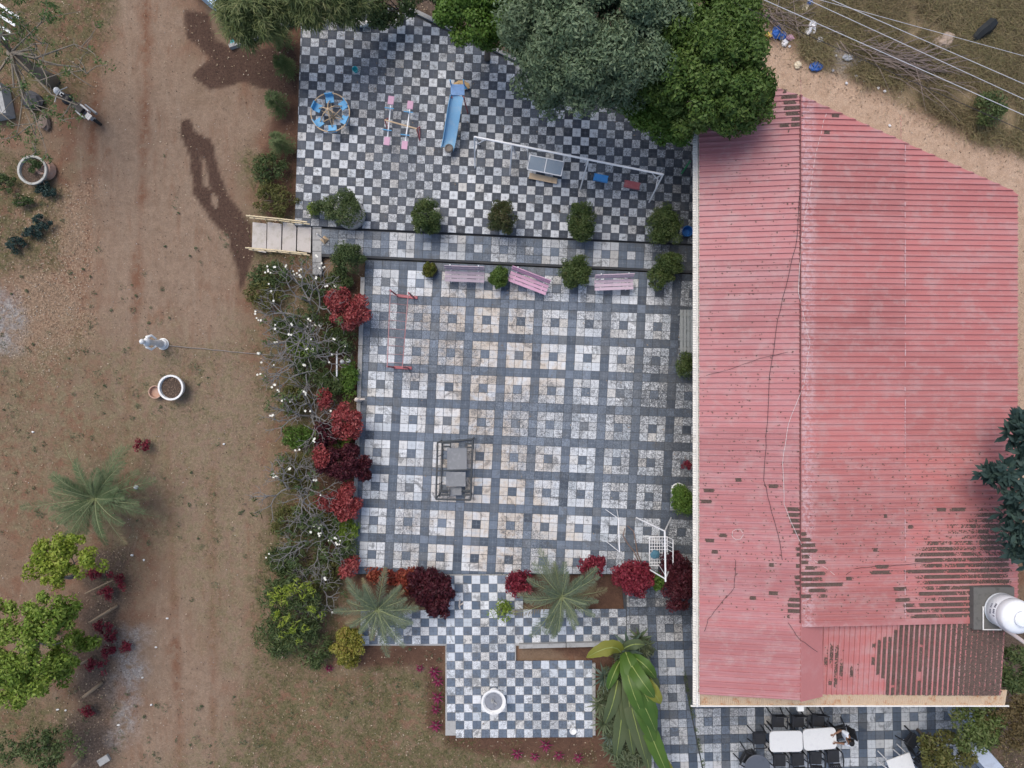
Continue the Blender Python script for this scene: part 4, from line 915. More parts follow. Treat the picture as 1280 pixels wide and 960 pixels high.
bush('hedge_shrub', 'fresh green tufts on top of the big leafy shrub', 368, 762, (0.95, 1.1, 0.25), 1.45, L_YEL, 80, 34, 0.14, 0.25, n=26, cr=0.15)
bush('hedge_shrub', 'yellow green variegated bush beside the corner of the south terrace', 434, 806, (0.52, 0.62, 0.5), 0.7, L_MIX, 81, 250, 0.075, 0.6, n=26, extra=[(434, 828, .4, (.3, .2, .2), 5)])
for k, (x, y_, a, b_, m, lab) in enumerate(((398, 375, .5, .6, L_SHRUB, 'green undergrowth beneath the top frangipani'), (385, 455, .45, .5, L_SHRUB, 'green undergrowth beside the mushroom shaped garden lights'), (372, 545, .4, .25, L_HEDGE, 'flat bright green shrub west of the burgundy bush'), (420, 545, .35, .25, L_LIME, 'pale green rosette plants between scarlet and burgundy bushes'), (395, 660, .55, .5, L_SHRUB, 'green undergrowth among twigs below the burgundy bush'), (432, 662, .3, .3, L_LIME, 'lime green shrub against the kerb below the scarlet bush'), (380, 700, .7, .5, L_SHRUB, 'green undergrowth at the lower end of the frangipani hedge'), (345, 250, .5, .5, L_AUT, 'olive brown shrub above the footbridge'), (335, 212, .4, .35, L_SHRUB, 'green weedy shrub beside the wet earth stain'), (338, 345, .6, .35, L_SHRUB, 'green weeds below the footbridge rail'), (330, 365, .45, .4, L_AUT, 'olive weeds on the bank below the footbridge'), (405, 720, .4, .4, L_AUT, 'olive shrub beside the small palm'), (425, 425, .35, .4, L_SHRUB, 'green shrub between the top scarlet bush and the garden lights'), (437, 475, .2, .45, L_HEDGE, 'narrow green shrub against the kerb above the broken figure'), (412, 478, .4, .35, L_SHRUB, 'green shrub below the short pale hedge rail'), (372, 590, .45, .5, L_AUT, 'olive brown shrub west of the burgundy bush'), (405, 640, .35, .35, L_AUT, 'olive shrub between lower scarlet bush and twiggy frangipani'), (358, 650, .4, .45, L_AUT, 'olive weeds at the yard side of the twiggy frangipani'), (350, 700, .35, .4, L_SHRUB, 'green weeds above the big leafy shrub'), (362, 410, .4, .45, L_SHRUB, 'green weeds beneath the flowering frangipani at the yard side'), (432, 690, .25, .3, L_SHRUB, 'dark green shrub above the pinkish red bush'), (368, 500, .4, .4, L_AUT, 'olive shrub above the flat bright green shrub'), (425, 350, .3, .25, L_SHRUB, 'green shrub between low corner bush and top scarlet bush'), (378, 430, .35, .3, L_LIME, 'fresh green shrub under the flowering frangipani limbs'))):
    bush('undergrowth_shrub', lab, x, y_, (a * 1.5, b_ * 1.5, 0.25), 0.38, m, 100 + k, 95, 0.105, 0.3, n=26, cat='shrub', group='undergrowth shrubs', cr=0.2)

# frangipani: bare forking grey limbs tipped with white flowers
def frangipani(px, py, label, seed, reach=1.5, hgt=1.9, nf=22, lean=(0, 0), leafy=0):
    rg = np.random.default_rng(seed); b = P(px, py, 0); t = thing('frangipani_tree', b, label, 'tree', 'frangipani trees in the hedge')
    mb = MB(); tips = []
    def grow(p, d, L, r, lev):
        d = d.normalized(); q = p + d * L; mid = p.lerp(q, 0.5) + Vector(tuple(rg.normal(0, 0.05 * L, 3)))
        mb.tube([p, mid, q], [r, r * 0.85, r * 0.72], 5 if lev < 3 else 4, cap=False)
        if lev >= 5 or L < 0.12: tips.append(q); return
        n = 3 if (lev < 3 and rg.random() < 0.6) else 2
        a0 = rg.random() * 6.283
        for k in range(n):
            a = a0 + k * 6.283 / n + rg.normal(0, 0.35)
            u = d.cross(Vector((0.2, 0.3, 1))).normalized(); v = d.cross(u)
            nd = d + (u * math.cos(a) + v * math.sin(a)) * rg.uniform(0.55, 0.95) + Vector((0, 0, -0.06 if lev > 1 else 0.05))
            if q.z < 0.5: nd.z = abs(nd.z)
            grow(q, nd, L * rg.uniform(0.68, 0.88), r * 0.7, lev + 1)
    for k in range(4):
        a = k * 1.57 + rg.normal(0, 0.3)
        grow(b + Vector((0, 0, 0.1)), Vector((math.cos(a) * 0.8 + lean[0], math.sin(a) * 0.8 + lean[1], 0.8)), reach * 0.36, 0.042, 0)
    mb.tube([b, b + Vector((0, 0, 0.18))], [0.11, 0.09], 8)
    mb.build('branches', GBARK, t)
    fl = MB(); T = [tips[i] for i in rg.permutation(len(tips))]
    for q in T[:int(nf * 0.8)]:
        for k in range(int(rg.integers(1, 4))):
            c = q + Vector(tuple(rg.normal(0, 0.045, 3))) + Vector((0, 0, 0.03)); a0 = rg.random() * 6.3; s_ = rg.uniform(0.03, 0.05)
            for m_ in range(5):
                a = a0 + m_ * 1.2566; b0 = len(fl.V); d = Vector((math.cos(a), math.sin(a), 0.25)); e = Vector((-math.sin(a), math.cos(a), 0))
                fl.V += [c, c + d * s_ * .6 + e * s_ * .36, c + d * s_, c + d * s_ * .6 - e * s_ * .36]; fl._f([(b0, b0 + 1, b0 + 2, b0 + 3)])
    fl.build('flowers', paint('white_petal', (0.78, 0.76, 0.66), 0.6, 0.2, (0.7, 0.6, 0.3), 20), t, kind='stuff')
    if leafy:
        cs = np.array([tuple(q) for q in T[nf:nf + leafy]]); V = clump_leaves(rg, cs, 0.13, 12, 0.2, 0.22, 0.5) - np.array(b)
        mesh_obj('leaves', quads_mesh('leaves', V, len(V) // 4), L_SHRUB, t)
frangipani(394, 396, 'bare frangipani dotted with white flowers over the top scarlet bush', 201, 1.85, nf=34, lean=(-0.15, 0), leafy=14)
frangipani(388, 452, 'bare flowering frangipani beside the mushroom shaped garden lights', 202, 1.6, nf=24, leafy=20)
frangipani(392, 520, 'bare flowering frangipani beside the flat bright green shrub', 203, 1.4, nf=12, leafy=24)
frangipani(378, 612, 'bare twiggy frangipani west of the lower scarlet bush', 204, 1.5, nf=12, leafy=26)
frangipani(402, 668, 'bare twiggy frangipani at the lower end of the hedge', 205, 1.4, nf=9, leafy=40)
frangipani(398, 735, 'bare twiggy frangipani next to the small palm', 206, 1.1, nf=4, leafy=8)

# palms
L_OLDF = leaf('dry_palm_leaflet', [(0.12, 0.10, 0.05), (0.20, 0.165, 0.09), (0.27, 0.22, 0.13)], 0.2)
def palm(px, py, hc, L, nfr, label, seed, mat, trunk_r=0.13, up=(0.15, 1.0), z0=0.0, az=None):
    rg = np.random.default_rng(seed); b = P(px, py, hc); b = Vector((b.x, b.y, z0)); t = thing('date_palm', b, label, 'palm')
    MB().tube([b, b + Vector((0, 0, hc * 0.5)), b + Vector((0, 0, hc))], [trunk_r * 1.3, trunk_r, trunk_r * 0.9], 10).build('trunk', BARK, t)
    for k in range(nfr):
        a = (k * 2.399 + rg.normal(0, 0.45)) if az is None else az[k % len(az)] + rg.normal(0, 0.1)
        el = up[0] + (up[1] - up[0]) * (k / nfr) ** 1.2 + rg.normal(0, 0.05); ll = L * rg.uniform(0.62, 1.12) * (0.75 if k > nfr * 0.8 else 1)
        dr = rg.uniform(0.35, 0.95); old = k < nfr * 0.14; nseg = 14; pts = []
        for i in range(nseg + 1):
            s_ = i / nseg; e_ = el - dr * s_ * s_ * 1.6
            pts.append((ll * s_ * math.cos(el * 0.75) * (1 - 0.12 * s_ * s_), ll * (s_ * math.sin(el) - 0.5 * dr * s_ * s_)))
        ca, sa = math.cos(a), math.sin(a)
        C = np.array([[r * ca, r * sa, hc + z] for r, z in pts]); C[:, 2] = np.maximum(C[:, 2], 0.12)
        V = []; F = []
        m_ = 72; tt = np.linspace(0.10, 0.99, m_); ii = tt * nseg; i0 = np.floor(ii).astype(int).clip(0, nseg - 1); f = (ii - i0)[:, None]
        Q = C[i0] * (1 - f) + C[i0 + 1] * f; T = C[i0 + 1] - C[i0]; T /= np.linalg.norm(T, axis=1, keepdims=True)
        sd_ = np.array([-sa, ca, 0.0]); lens = ll * 0.21 * np.sin(np.pi * (0.12 + 0.80 * tt)) ** 0.7 * (1.05 - 0.45 * tt)
        for sg in (-1, 1):
            d = T * 0.75 + sd_ * sg * 0.85 + np.array([0, 0, 0.22]) + rg.normal(0, 0.2, (m_, 3)); d /= np.linalg.norm(d, axis=1, keepdims=True)
            ln = (lens * rg.uniform(0.8, 1.1, m_))[:, None]; wv = np.cross(d, np.array([0, 0, 1.0])); wv /= np.linalg.norm(wv, axis=1, keepdims=True) + 1e-6
            V.append(np.stack([Q, Q + d * ln * 0.4 + wv * 0.0065, Q + d * ln - np.array([0, 0, .25]) * ln, Q + d * ln * 0.4 - wv * 0.0065], 1).reshape(-1, 3))
        V = np.concatenate(V); me = quads_mesh('frond', V, len(V) // 4); fo = mesh_obj('frond', me, L_OLDF if old else mat, t)
        MB().tube([Vector(c_) + b - Vector((0, 0, z0)) for c_ in C[::2]], [0.022 * (1 - 0.8 * i / 7) for i in range(len(C[::2]))], 4).build('rachis', paint('frond_stalk', (0.2, 0.23, 0.11), 0.6, 0.3, (0.3, 0.3, 0.2)), fo)
L_PALM = leaf('palm_leaflet', [(0.075, 0.11, 0.068), (0.125, 0.165, 0.10), (0.17, 0.205, 0.13), (0.24, 0.26, 0.18)], 0.3)
L_PALM2 = leaf('palm_leaflet_green', [(0.06, 0.10, 0.042), (0.105, 0.155, 0.068), (0.15, 0.195, 0.095), (0.24, 0.235, 0.13)], 0.3)
palm(702, 746, 1.5, 1.85, 38, 'large silvery green date palm in the planting bed south of the court', 301, L_PALM, up=(0.1, 1.0))
palm(472, 762, 1.4, 1.7, 34, 'small silvery date palm beside the dark burgundy bush', 302, L_PALM, up=(0.05, 1.1))
palm(119, 623, 1.3, 2.3, 46, 'green date palm standing alone on the bare earth', 303, L_PALM2, up=(0.1, 1.15))

# banana-like plant with big blades
BAN = leaf('banana_leaf', [(0.035, 0.085, 0.018), (0.06, 0.125, 0.025), (0.09, 0.16, 0.03), (0.15, 0.21, 0.04)], 0.3, 0.4, 0.8)
BANY = leaf('yellow_banana_leaf', [(0.15, 0.19, 0.03), (0.22, 0.23, 0.04), (0.28, 0.26, 0.07)], 0.3, 0.4, 0.8)
BAND = leaf('grey_banana_leaf', [(0.06, 0.085, 0.04), (0.10, 0.13, 0.06), (0.15, 0.16, 0.08)], 0.3, 0.4, 0.8)
def blade(parent, p0, p1, p2, wdt, mat, seed, n=14):
    """arched leaf blade along a quadratic curve, with a folded midrib and ragged margin"""
    rg = random.Random(seed); p0, p1, p2 = map(Vector, (p0, p1, p2)); V = []; F = []
    for i in range(n + 1):
        t = i / n; q = p0 * (1 - t) ** 2 + p1 * 2 * t * (1 - t) + p2 * t * t
        d = ((p1 - p0) * (1 - t) + (p2 - p1) * t).normalized(); s_ = d.cross(Vector((0, 0, 1))).normalized()
        wv = wdt * (math.sin(math.pi * min(1, 0.06 + t * 0.93)) ** 0.55) * (1 + rg.uniform(-0.08, 0.05)) * 0.5
        if i == n: wv = 0.01
        for k, f in enumerate((-1, -0.5, 0, 0.5, 1)):
            V.append(q + s_ * wv * f + Vector((0, 0, abs(f) * wv * 0.28 - (abs(f) > 0.9) * wv * 0.16 + rg.uniform(-.01, .01))))
    for i in range(n):
        for k in range(4): F.append((i * 5 + k, i * 5 + k + 1, i * 5 + k + 6, i * 5 + k + 5))
    me = raw_mesh('leaf', [v - ROOT[parent] for v in V], F, True)
    lf = mesh_obj('leaf', me, mat, parent)
    MB().tube([p0 * (1 - t) ** 2 + p1 * 2 * t * (1 - t) + p2 * t * t + Vector((0, 0, 0.012)) for t in (0, .2, .4, .6, .8, .97)], [0.024, 0.02, 0.017, 0.013, 0.009, 0.004], 5).build('midrib', paint('leaf_midrib', (0.25, 0.3, 0.09), 0.5, 0.2), lf)
bp = P(786, 838, 0)
ban = thing('banana_plant', bp, 'banana plant with huge glossy yellow green leaves beside the garden path', 'banana plant')
for k in range(3): MB().tube([bp + Vector((0.12 * k - .1, -0.25 * k, 0)), bp + Vector((0.1 * k - .1, -0.28 * k, 1.2))], [0.11, 0.07], 9).build('stem', paint('banana_stem', (0.16, 0.17, 0.07), 0.6, 0.5), ban)
for k, (a, b_, c_, w_, m) in enumerate([((782, 815, 1.0), (790, 840, 2.0), (822, 898, 1.7), 0.62, BAN), ((779, 818, 1.0), (786, 860, 2.3), (806, 900, 1.6), 0.5, BAN), ((776, 815, 1.0), (768, 800, 1.7), (733, 822, 1.3), 0.55, BANY), ((790, 820, 1.0), (806, 828, 1.9), (820, 848, 1.4), 0.45, BAN), ((788, 850, 1.0), (800, 885, 1.8), (816, 938, 1.1), 0.5, BAND), ((782, 850, 0.9), (792, 900, 1.7), (808, 952, 1.0), 0.55, BAND), ((800, 880, 1.0), (815, 925, 1.6), (838, 975, 1.2), 0.55, BAN), ((772, 850, 0.9), (768, 880, 1.4), (756, 905, 0.8), 0.45, BAND), ((780, 870, 0.8), (776, 910, 1.4), (770, 948, .7), 0.5, BAND), ((792, 845, 1.1), (815, 858, 2.1), (826, 880, 1.7), 0.5, BANY), ((806, 925, 0.9), (826, 945, 1.3), (846, 975, 1.0), 0.35, BANY), ((778, 812, .9), (790, 802, 1.6), (806, 806, 1.3), 0.4, BAND), ((784, 822, 1.0), (800, 850, 2.4), (818, 872, 1.9), 0.5, BAN), ((786, 846, 1.1), (806, 880, 2.2), (820, 915, 1.5), 0.55, BAN), ((790, 862, 1.0), (806, 898, 1.9), (818, 930, 1.3), 0.5, BAN), ((780, 842, 1.0), (790, 880, 1.6), (788, 925, .9), 0.45, BAND), ((778, 856, .9), (784, 900, 1.4), (792, 945, .8), 0.45, BAND), ((775, 826, .9), (766, 842, 1.5), (760, 862, 1.1), 0.36, BAN), ((796, 900, .9), (806, 930, 1.4), (812, 965, .8), 0.4, BAND), ((800, 836, 1.0), (812, 842, 1.6), (824, 862, 1.1), 0.4, BAND)]):
    blade(ban, P(*a), P(*b_), P(*c_), w_, m, 400 + k)
# agaves
AG = leaf('agave_leaf', [(0.06, 0.10, 0.07), (0.11, 0.155, 0.12), (0.18, 0.23, 0.185)], 0.1, 0.5)
AG2 = leaf('aloe_leaf', [(0.07, 0.10, 0.05), (0.12, 0.155, 0.085), (0.2, 0.22, 0.13)], 0.1, 0.5)
def agave(px, py, r, label, seed, mat=None, n=26, z=0.1, wd=0.055, name='agave_plant'):
    rg = random.Random(seed); b = P(px, py, 0.0); t = thing(name, b, label, 'agave', None)
    if name == 'agave_plant': r *= 1.2; z += 0.35; wd *= 1.1
    V = []; F = []
    for k in range(n):
        a = k * 2.399; el = 0.15 + 1.15 * k / n; L = r * rg.uniform(0.85, 1.1)
        d = Vector((math.cos(a) * math.cos(el), math.sin(a) * math.cos(el), math.sin(el))); s_ = Vector((-math.sin(a), math.cos(a), 0)); q0 = b + Vector((0, 0, z)); b0 = len(V)
        for tq, wq in ((0, 0.7), (0.45, 1.0), (0.8, 0.5), (1.0, 0.04)):
            c = q0 + d * L * tq + Vector((0, 0, -0.12 * L * tq * tq)); wv = wd * wq * 0.5
            V += [c - s_ * wv + Vector((0, 0, wv * .4)), c, c + s_ * wv + Vector((0, 0, wv * .4))]
        for i in range(3):
            for m_ in range(2): F.append((b0 + i * 3 + m_, b0 + i * 3 + m_ + 1, b0 + i * 3 + m_ + 4, b0 + i * 3 + m_ + 3))
    mesh_obj('leaves', raw_mesh('leaves', [v - b for v in V], F), mat or AG, t)
    MB().tube([b, b + Vector((0, 0, z + 0.05))], [0.05, 0.06], 7).build('stem', BARK, t)
    return t
agave(753, 839, 0.52, 'spiky pale agave beside the banana leaves above the lower terrace corner', 501, n=34)
agave(748, 872, 0.48, 'spiky green agave halfway down the banana bed', 502, AG2, 30)
agave(752, 895, 0.45, 'dull green agave beside the terrace edge', 503, AG2, 28)
agave(782, 800, 0.6, 'pale broad leaved agave above the banana plant', 504, AG, 22, 0.3, 0.12)
agave(795, 790, 0.42, 'feathery pale succulent at the top of the banana bed', 505, AG2, 24, .25, .08)
agave(766, 925, 0.5, 'light green spiky plant near the foot of the banana bed', 506, AG2, 30)
agave(775, 950, 0.45, 'light green spiky plant at the very end of the banana bed', 507, AG2, 30)
agave(760, 912, 0.4, 'small green spiky plant tucked under the grey banana leaves', 508, AG, 24)
bush('hedge_shrub', 'dull green undergrowth filling the banana bed', 775, 885, (0.62, 1.9, 0.3), 0.5, leaf('dull_strap_leaf', [(0.06, 0.085, 0.045), (0.11, 0.14, 0.075), (0.155, 0.18, 0.105), (0.22, 0.23, 0.15)]), 509, 90, 0.3, 0.14, n=60, extra=[(800, 812, .6, (.4, .4, .3), 10), (790, 945, .5, (.6, .4, .3), 14)])
_o = ('first', 'second', 'third', 'fourth', 'fifth')
CLAB = ['%s magenta cordyline along the terrace side, counted from the soil corner' % q for q in _o] + ['small magenta cordyline standing alone in the soil corner', 'tiny magenta plant beside the yellow green variegated bush'] + ['magenta cordyline below the terrace nearest the small white pot', 'magenta cordyline farthest from the banana bed below the terrace', 'magenta cordyline below the terrace just past the small white pot', 'magenta cordyline below the terrace nearest the banana bed', 'smallest magenta cordyline in the row below the terrace']
# magenta cordylines
for k, (x, y_, r_) in enumerate(((543, 838, .28), (548, 850, .25), (547, 870, .3), (545, 885, .22), (545, 905, .3), (525, 834, .18), (412, 834, .18), (682, 930, .28), (646, 940, .26), (698, 942, .24), (722, 945, .22), (668, 944, .2))):
    agave(x, y_, r_, CLAB[k], 520 + k, L_PINK, 16, .06, .05, 'cordyline_plant')['group'] = 'magenta cordylines'
for o in [q for q in col.objects if q.name.startswith('cordyline_plant')]: o['category'] = 'plant'

# west side trees and shrubs
tree('young_tree', 'yellow green leafy tree crown just below the lone palm', 78, 698, 2.4, (1.35, 0.85, 0.5), 62, 0.2, 95, 0.115, 0.5, L_YEL, 601, trunk_px=(96, 720), r0=0.06, shell=0.3, lo=-0.4, bark=GBARK)
tree('young_tree', 'tall green tree with loose crown beside the red shrubs and logs', 28, 800, 3.0, (1.5, 1.7, 0.8), 105, 0.22, 100, 0.125, 0.5, L_LIME, 602, trunk_px=(70, 790), r0=0.08, shell=0.35, lo=-0.4, extra=[(20, 850, 2.4, (1.2, 0.9, 0.5), 44), (75, 830, 2.0, (.6, .7, .3), 22), (105, 800, 1.4, (.5, .4, .2), 10), (85, 760, 2.2, (.5, .5, .3), 14)], bark=GBARK)
tree('young_tree', 'sparse low sapling growing below the tall loose crowned tree', 50, 935, 1.2, (1.5, 0.8, 0.4), 50, 0.2, 60, 0.11, 0.4, L_SHRUB, 603, trunk_px=(60, 930), r0=0.04, shell=0.3)
RLAB = ['widest straggly red shrub beside the thin leaning log', 'red shrub just below the widest red shrub', 'small red shrub under the pale crooked log', 'small red shrub between the two larger groups by the crooked log', 'red shrub on the pale ash strip beside the other red shrubs', 'dark red shrub beside the short pale log', 'small red shrub touching the dark red shrub above the short log', 'red shrub below the thick pale log', 'reddish shrub alone above the lone palm', 'red shrub tucked under the yellow green tree crown']
for k, (x, y_, r_) in enumerate(((142, 728, .5), (135, 742, .3), (128, 783, .3), (140, 795, .25), (156, 808, .22), (122, 833, .4), (136, 815, .25), (110, 888, .26), (178, 556, .28), (118, 718, .25))):
    bush('red_shrub', RLAB[k], x, y_, (r_, r_ * .8, .12), 0.25, L_CRIM, 620 + k, 55, 0.085, 0.4, n=9, group='straggly red shrubs', cat='shrub', cr=0.12)
# leaning tree with bare limbs, top left corner
rg = np.random.default_rng(640); tb = P(66, 102, 0); lt = thing('leaning_tree', tb, 'leaning bare limbed tree with sparse green tufts above the motorbike', 'tree')
mb = MB(); fork = P(14, 66, 2.3); mb.tube([tb, P(48, 92, 0.7), P(30, 78, 1.5), fork], [0.26, 0.22, 0.18, 0.15], 10)
tufts = []
for tgt in ((20, 170, 3.0), (45, 190, 3.0), (85, 88, 3.2), (108, 92, 3.4), (110, 62, 3.2), (60, 55, 3.4), (55, 20, 3.6), (20, 15, 3.6), (-10, 40, 3.4), (-15, 110, 3.4), (-5, 160, 3.2), (60, 195, 3.1), (75, 150, 3.0), (5, 110, 3.2), (40, 130, 2.8)):
    e = P(*tgt); m1 = fork.lerp(e, 0.35) + Vector(tuple(rg.normal(0, 0.32, 3))); m2 = fork.lerp(e, 0.7) + Vector(tuple(rg.normal(0, 0.32, 3)))
    mb.tube([fork, m1, m2, e], [0.042, 0.03, 0.018, 0.007], 5); tufts.append(e)
    for q in range(7):
        s_ = (m1, m2, m2, e, m1.lerp(m2, .5), m2.lerp(e, .5), e)[q]; e2 = s_ + Vector(tuple(rg.normal(0, 0.42, 3) * np.array([1, 1, .4]))); mb.tube([s_, s_.lerp(e2, .5) + Vector(tuple(rg.normal(0, .05, 3))), e2], [0.018, 0.012, 0.006], 4); tufts.append(e2)
mb.build('trunk', paint('pale_bark', (0.22, 0.19, 0.15), .9, .6, (.1, .085, .07), 7), lt, smooth=True)
cs = np.array([tuple(q) for q in tufts]); cs = cs[rg.random(len(cs)) < 0.6]
cs = np.concatenate([cs, clumps(rg, P(35, 18, 3.6), (1.1, .6, .4), 14), clumps(rg, P(0, 40, 3.6), (.6, .8, .4), 8)])
V = clump_leaves(rg, cs, 0.19, 34, 0.13, 0.25, 0.8) - np.array(tb); mesh_obj('crown', quads_mesh('crown', V, len(V) // 4), leaf('tuft_leaf', [(0.03, 0.07, 0.02), (0.06, 0.12, 0.035), (0.1, 0.165, 0.05), (0.17, 0.2, 0.07)]), lt)
for k, (x, y_, r_, m, lab) in enumerate(((58, 238, .32, L_BLUE, 'dark green weed beside the white planter tub'), (52, 278, .34, L_BLUE, 'dark green weed between the two other weeds by the gravel'), (40, 290, .3, L_BLUE, 'dark green weed next to the lowest weed by the gravel'), (20, 307, .36, L_BLUE, 'broad dark green weed above the ash patch'), (8, 228, .4, L_SHRUB, 'green weed tuft left of the white planter tub'), (28, 250, .3, L_SHRUB, 'pale green weed tuft under the white planter tub'))):
    bush('weed_plant', lab, x, y_, (r_, r_ * .8, .12), 0.2, m, 660 + k, 110, 0.09, 0.4, n=8, cat='weed', cr=0.13)

# dark tree at the east roof edge: rosettes of broad leaves
rg = np.random.default_rng(700); eb = P(1300, 620, 0); et = thing('rosette_tree', eb, 'dark blue green tree leaning over the east roof edge', 'tree')
cen = [(q[0] + 12, q[1], q[2]) for q in [(1265, 527, 5.0), (1255, 545, 4.9), (1248, 590, 5.2), (1262, 570, 5.0), (1235, 597, 5.0), (1275, 590, 5.3), (1258, 615, 5.2), (1280, 625, 5.5), (1250, 640, 4.9), (1268, 655, 5.3), (1255, 668, 5.1), (1280, 675, 5.4), (1262, 690, 5.0), (1277, 700, 5.2), (1290, 550, 5.6), (1290, 650, 5.6), (1295, 600, 5.7), (1273, 540, 5.3), (1225, 592, 4.7), (1292, 690, 5.3)]]
V = []
for c_ in cen:
    q = np.array(P(*c_)); n = 70; a = rg.random(n) * 6.283; el = rg.uniform(-0.5, 1.0, n); d = np.stack([np.cos(a) * np.cos(el), np.sin(a) * np.cos(el), np.sin(el)], -1)
    s_ = np.stack([-np.sin(a), np.cos(a), 0 * a], -1); L = rg.uniform(0.22, 0.40, (n, 1)); wv = L * 0.2; p0 = q + d * 0.06 + rg.normal(0, .08, (n, 3))
    V.append(np.stack([p0, p0 + d * L * .55 + s_ * wv, p0 + d * L - np.array([0, 0, .1]) * L, p0 + d * L * .55 - s_ * wv], 1).reshape(-1, 3))
V = np.concatenate(V) - np.array(eb); mesh_obj('crown', quads_mesh('crown', V, len(V) // 4), L_BLUE, et)
mb = MB(); fk = P(1305, 615, 3.2); mb.tube([eb, fk], [0.2, 0.14], 9)
for c_ in cen: e = P(*c_); mb.tube([fk, fk.lerp(e, .5) + Vector((0, 0, .15)), e], [0.06, .04, .015], 5)
mb.build('trunk', BARK, et)
# south-east corner growth
tree('yellow_shrub', 'yellowish green shrub on the dining terrace beside the pale wall', 1180, 940, 1.6, (0.75, 0.6, 0.5), 22, 0.26, 190, 0.12, 0.45, L_AUT, 710, cat='shrub', r0=.05, z0=0.0)
tree('yellow_shrub', 'olive green tree overhanging the pale wall and roof corner', 1215, 905, 2.2, (0.85, 0.75, 0.5), 24, 0.28, 150, 0.13, 0.4, leaf('olive_leaf', [(0.05, 0.08, 0.02), (0.095, 0.135, 0.035), (0.14, 0.17, 0.06), (0.2, 0.18, 0.08)]), 711, cat='tree', r0=.05, trunk_px=(1238, 925), shell=.4)
tree('brown_shrub', 'rust tinted scrub tree behind the pale wall', 1258, 900, 2.0, (0.9, 1.3, 0.5), 30, 0.28, 130, 0.12, 0.4, leaf('rusty_scrub_leaf', [(0.06, 0.05, 0.022), (0.12, 0.09, 0.04), (0.16, 0.12, 0.055), (0.14, 0.14, 0.06)]), 712, r0=.06, shell=.3)
tree('brown_shrub', 'dark green scrub below the tank beside the annex roof', 1268, 835, 2.0, (0.5, 0.7, 0.5), 16, 0.28, 170, 0.12, 0.4, L_SHRUB, 713, r0=.05)
tree('scrub_bush', 'green bush in the dry scrub below the power lines', 1238, 138, 0.5, (0.5, 0.5, 0.3), 12, 0.25, 170, 0.1, 0.4, L_SHRUB, 714, cat='bush', r0=.03)

# ------------------------------------------------------------------ ground cover scattered by region
def scatter(name, label, cat, key, n, hgt, wdt, mat, seed, box=(-30, -30, 1310, 990), thr=0.35, flat=0.35, clump=30.0, avoid=True):
    rg = np.random.default_rng(seed); px = rg.uniform(box[0], box[2], n); py = rg.uniform(box[1], box[3], n)
    m = region(key, px, py) if isinstance(key, str) else key(px, py)
    keep = (m * np.clip(fbm(px / clump, py / clump) * 2.6 - 0.75, 0, 1) > thr * rg.random(n) + 0.08)
    if avoid:
        for poly in NOGRASS: keep &= poly_sd(px, py, poly) < 0
    px, py = px[keep], py[keep]; k = len(px)
    x = (px - 640) * S; y_ = (480 - py) * S; a = rg.random(k) * 6.283
    h = hgt * rg.uniform(0.4, 1.2, k); ln = rg.normal(0, flat, (k, 2)); wv = wdt * rg.uniform(0.6, 1.3, k)
    p = np.stack([x, y_, np.full(k, -0.035)], -1); s_ = np.stack([np.cos(a), np.sin(a), 0 * a], -1) * wv[:, None]
    mid = p + np.stack([ln[:, 0] * h * .4, ln[:, 1] * h * .4, h * 0.6], -1); tip = p + np.stack([ln[:, 0] * h * 1.4, ln[:, 1] * h * 1.4, h * 0.9], -1)
    V = np.stack([p - s_, mid - s_ * .6, tip, mid + s_ * .6], 1).reshape(-1, 3)
    props(mesh_obj(name, quads_mesh(name, V, k), mat), label, cat, None, 'stuff')
NOGRASS = [[(371, 20), (500, 14), (870, 188), (1003, 110), (1275, 238), (1272, 880), (1232, 990), (820, 990), (770, 810), (744, 920), (556, 920), (556, 806), (452, 806), (452, 762), (556, 762), (556, 716), (442, 716), (456, 330), (392, 340), (392, 270), (371, 270)]]
G_GREEN = leaf('grass_blade', [(0.065, 0.085, 0.028), (0.12, 0.135, 0.045), (0.18, 0.165, 0.075), (0.26, 0.21, 0.12)], .3, .7, .6)
G_DRY = leaf('dry_grass_blade', [(0.13, 0.10, 0.05), (0.21, 0.165, 0.09), (0.16, 0.15, 0.06), (0.29, 0.23, 0.14)], .2, .8, .6)
G_SCRUB = leaf('scrub_blade', [(0.15, 0.12, 0.065), (0.26, 0.20, 0.115), (0.20, 0.185, 0.085), (0.36, 0.29, 0.18)], .2, .8, .35)
scatter('grass', 'short green weedy grass along the hedge and the south lawn', 'grass', 'green', 300000, 0.11, 0.011, G_GREEN, 801, flat=.8)
scatter('dry_grass', 'sparse straw coloured grass over the bare western yard', 'grass', 'dry', 200000, 0.06, 0.009, G_DRY, 802, flat=1.4, thr=0.7)
scatter('scrub_grass', 'dense brown and olive dry scrub beyond the tan lane', 'grass', 'scrub', 110000, 0.30, 0.016, G_SCRUB, 803, box=(880, -30, 1310, 200), flat=.8, thr=0.3)
def debris(name, label, cat, fn, n, size, mat, seed, asp=0.6, z=0.0):
    rg = np.random.default_rng(seed); px = rg.uniform(-30, 1310, n); py = rg.uniform(-30, 990, n); keep = fn(px, py) > rg.random(n)
    for poly in NOGRASS: keep &= poly_sd(px, py, poly) < -2
    px, py = px[keep], py[keep]; k = len(px); c = np.stack([(px - 640) * S, (480 - py) * S, rg.uniform(-0.02, 0.015, k) + z], -1)
    V = leaves(c, np.tile([0, 0, 1.0], (k, 1)), size, asp, rg, 0.3)
    props(mesh_obj(name, quads_mesh(name, V, k), mat), label, cat, None, 'stuff')
LIT = leaf('litter_leaf', [(0.14, 0.09, 0.06), (0.24, 0.17, 0.11), (0.36, 0.28, 0.19), (0.52, 0.45, 0.36)], .05, .9)
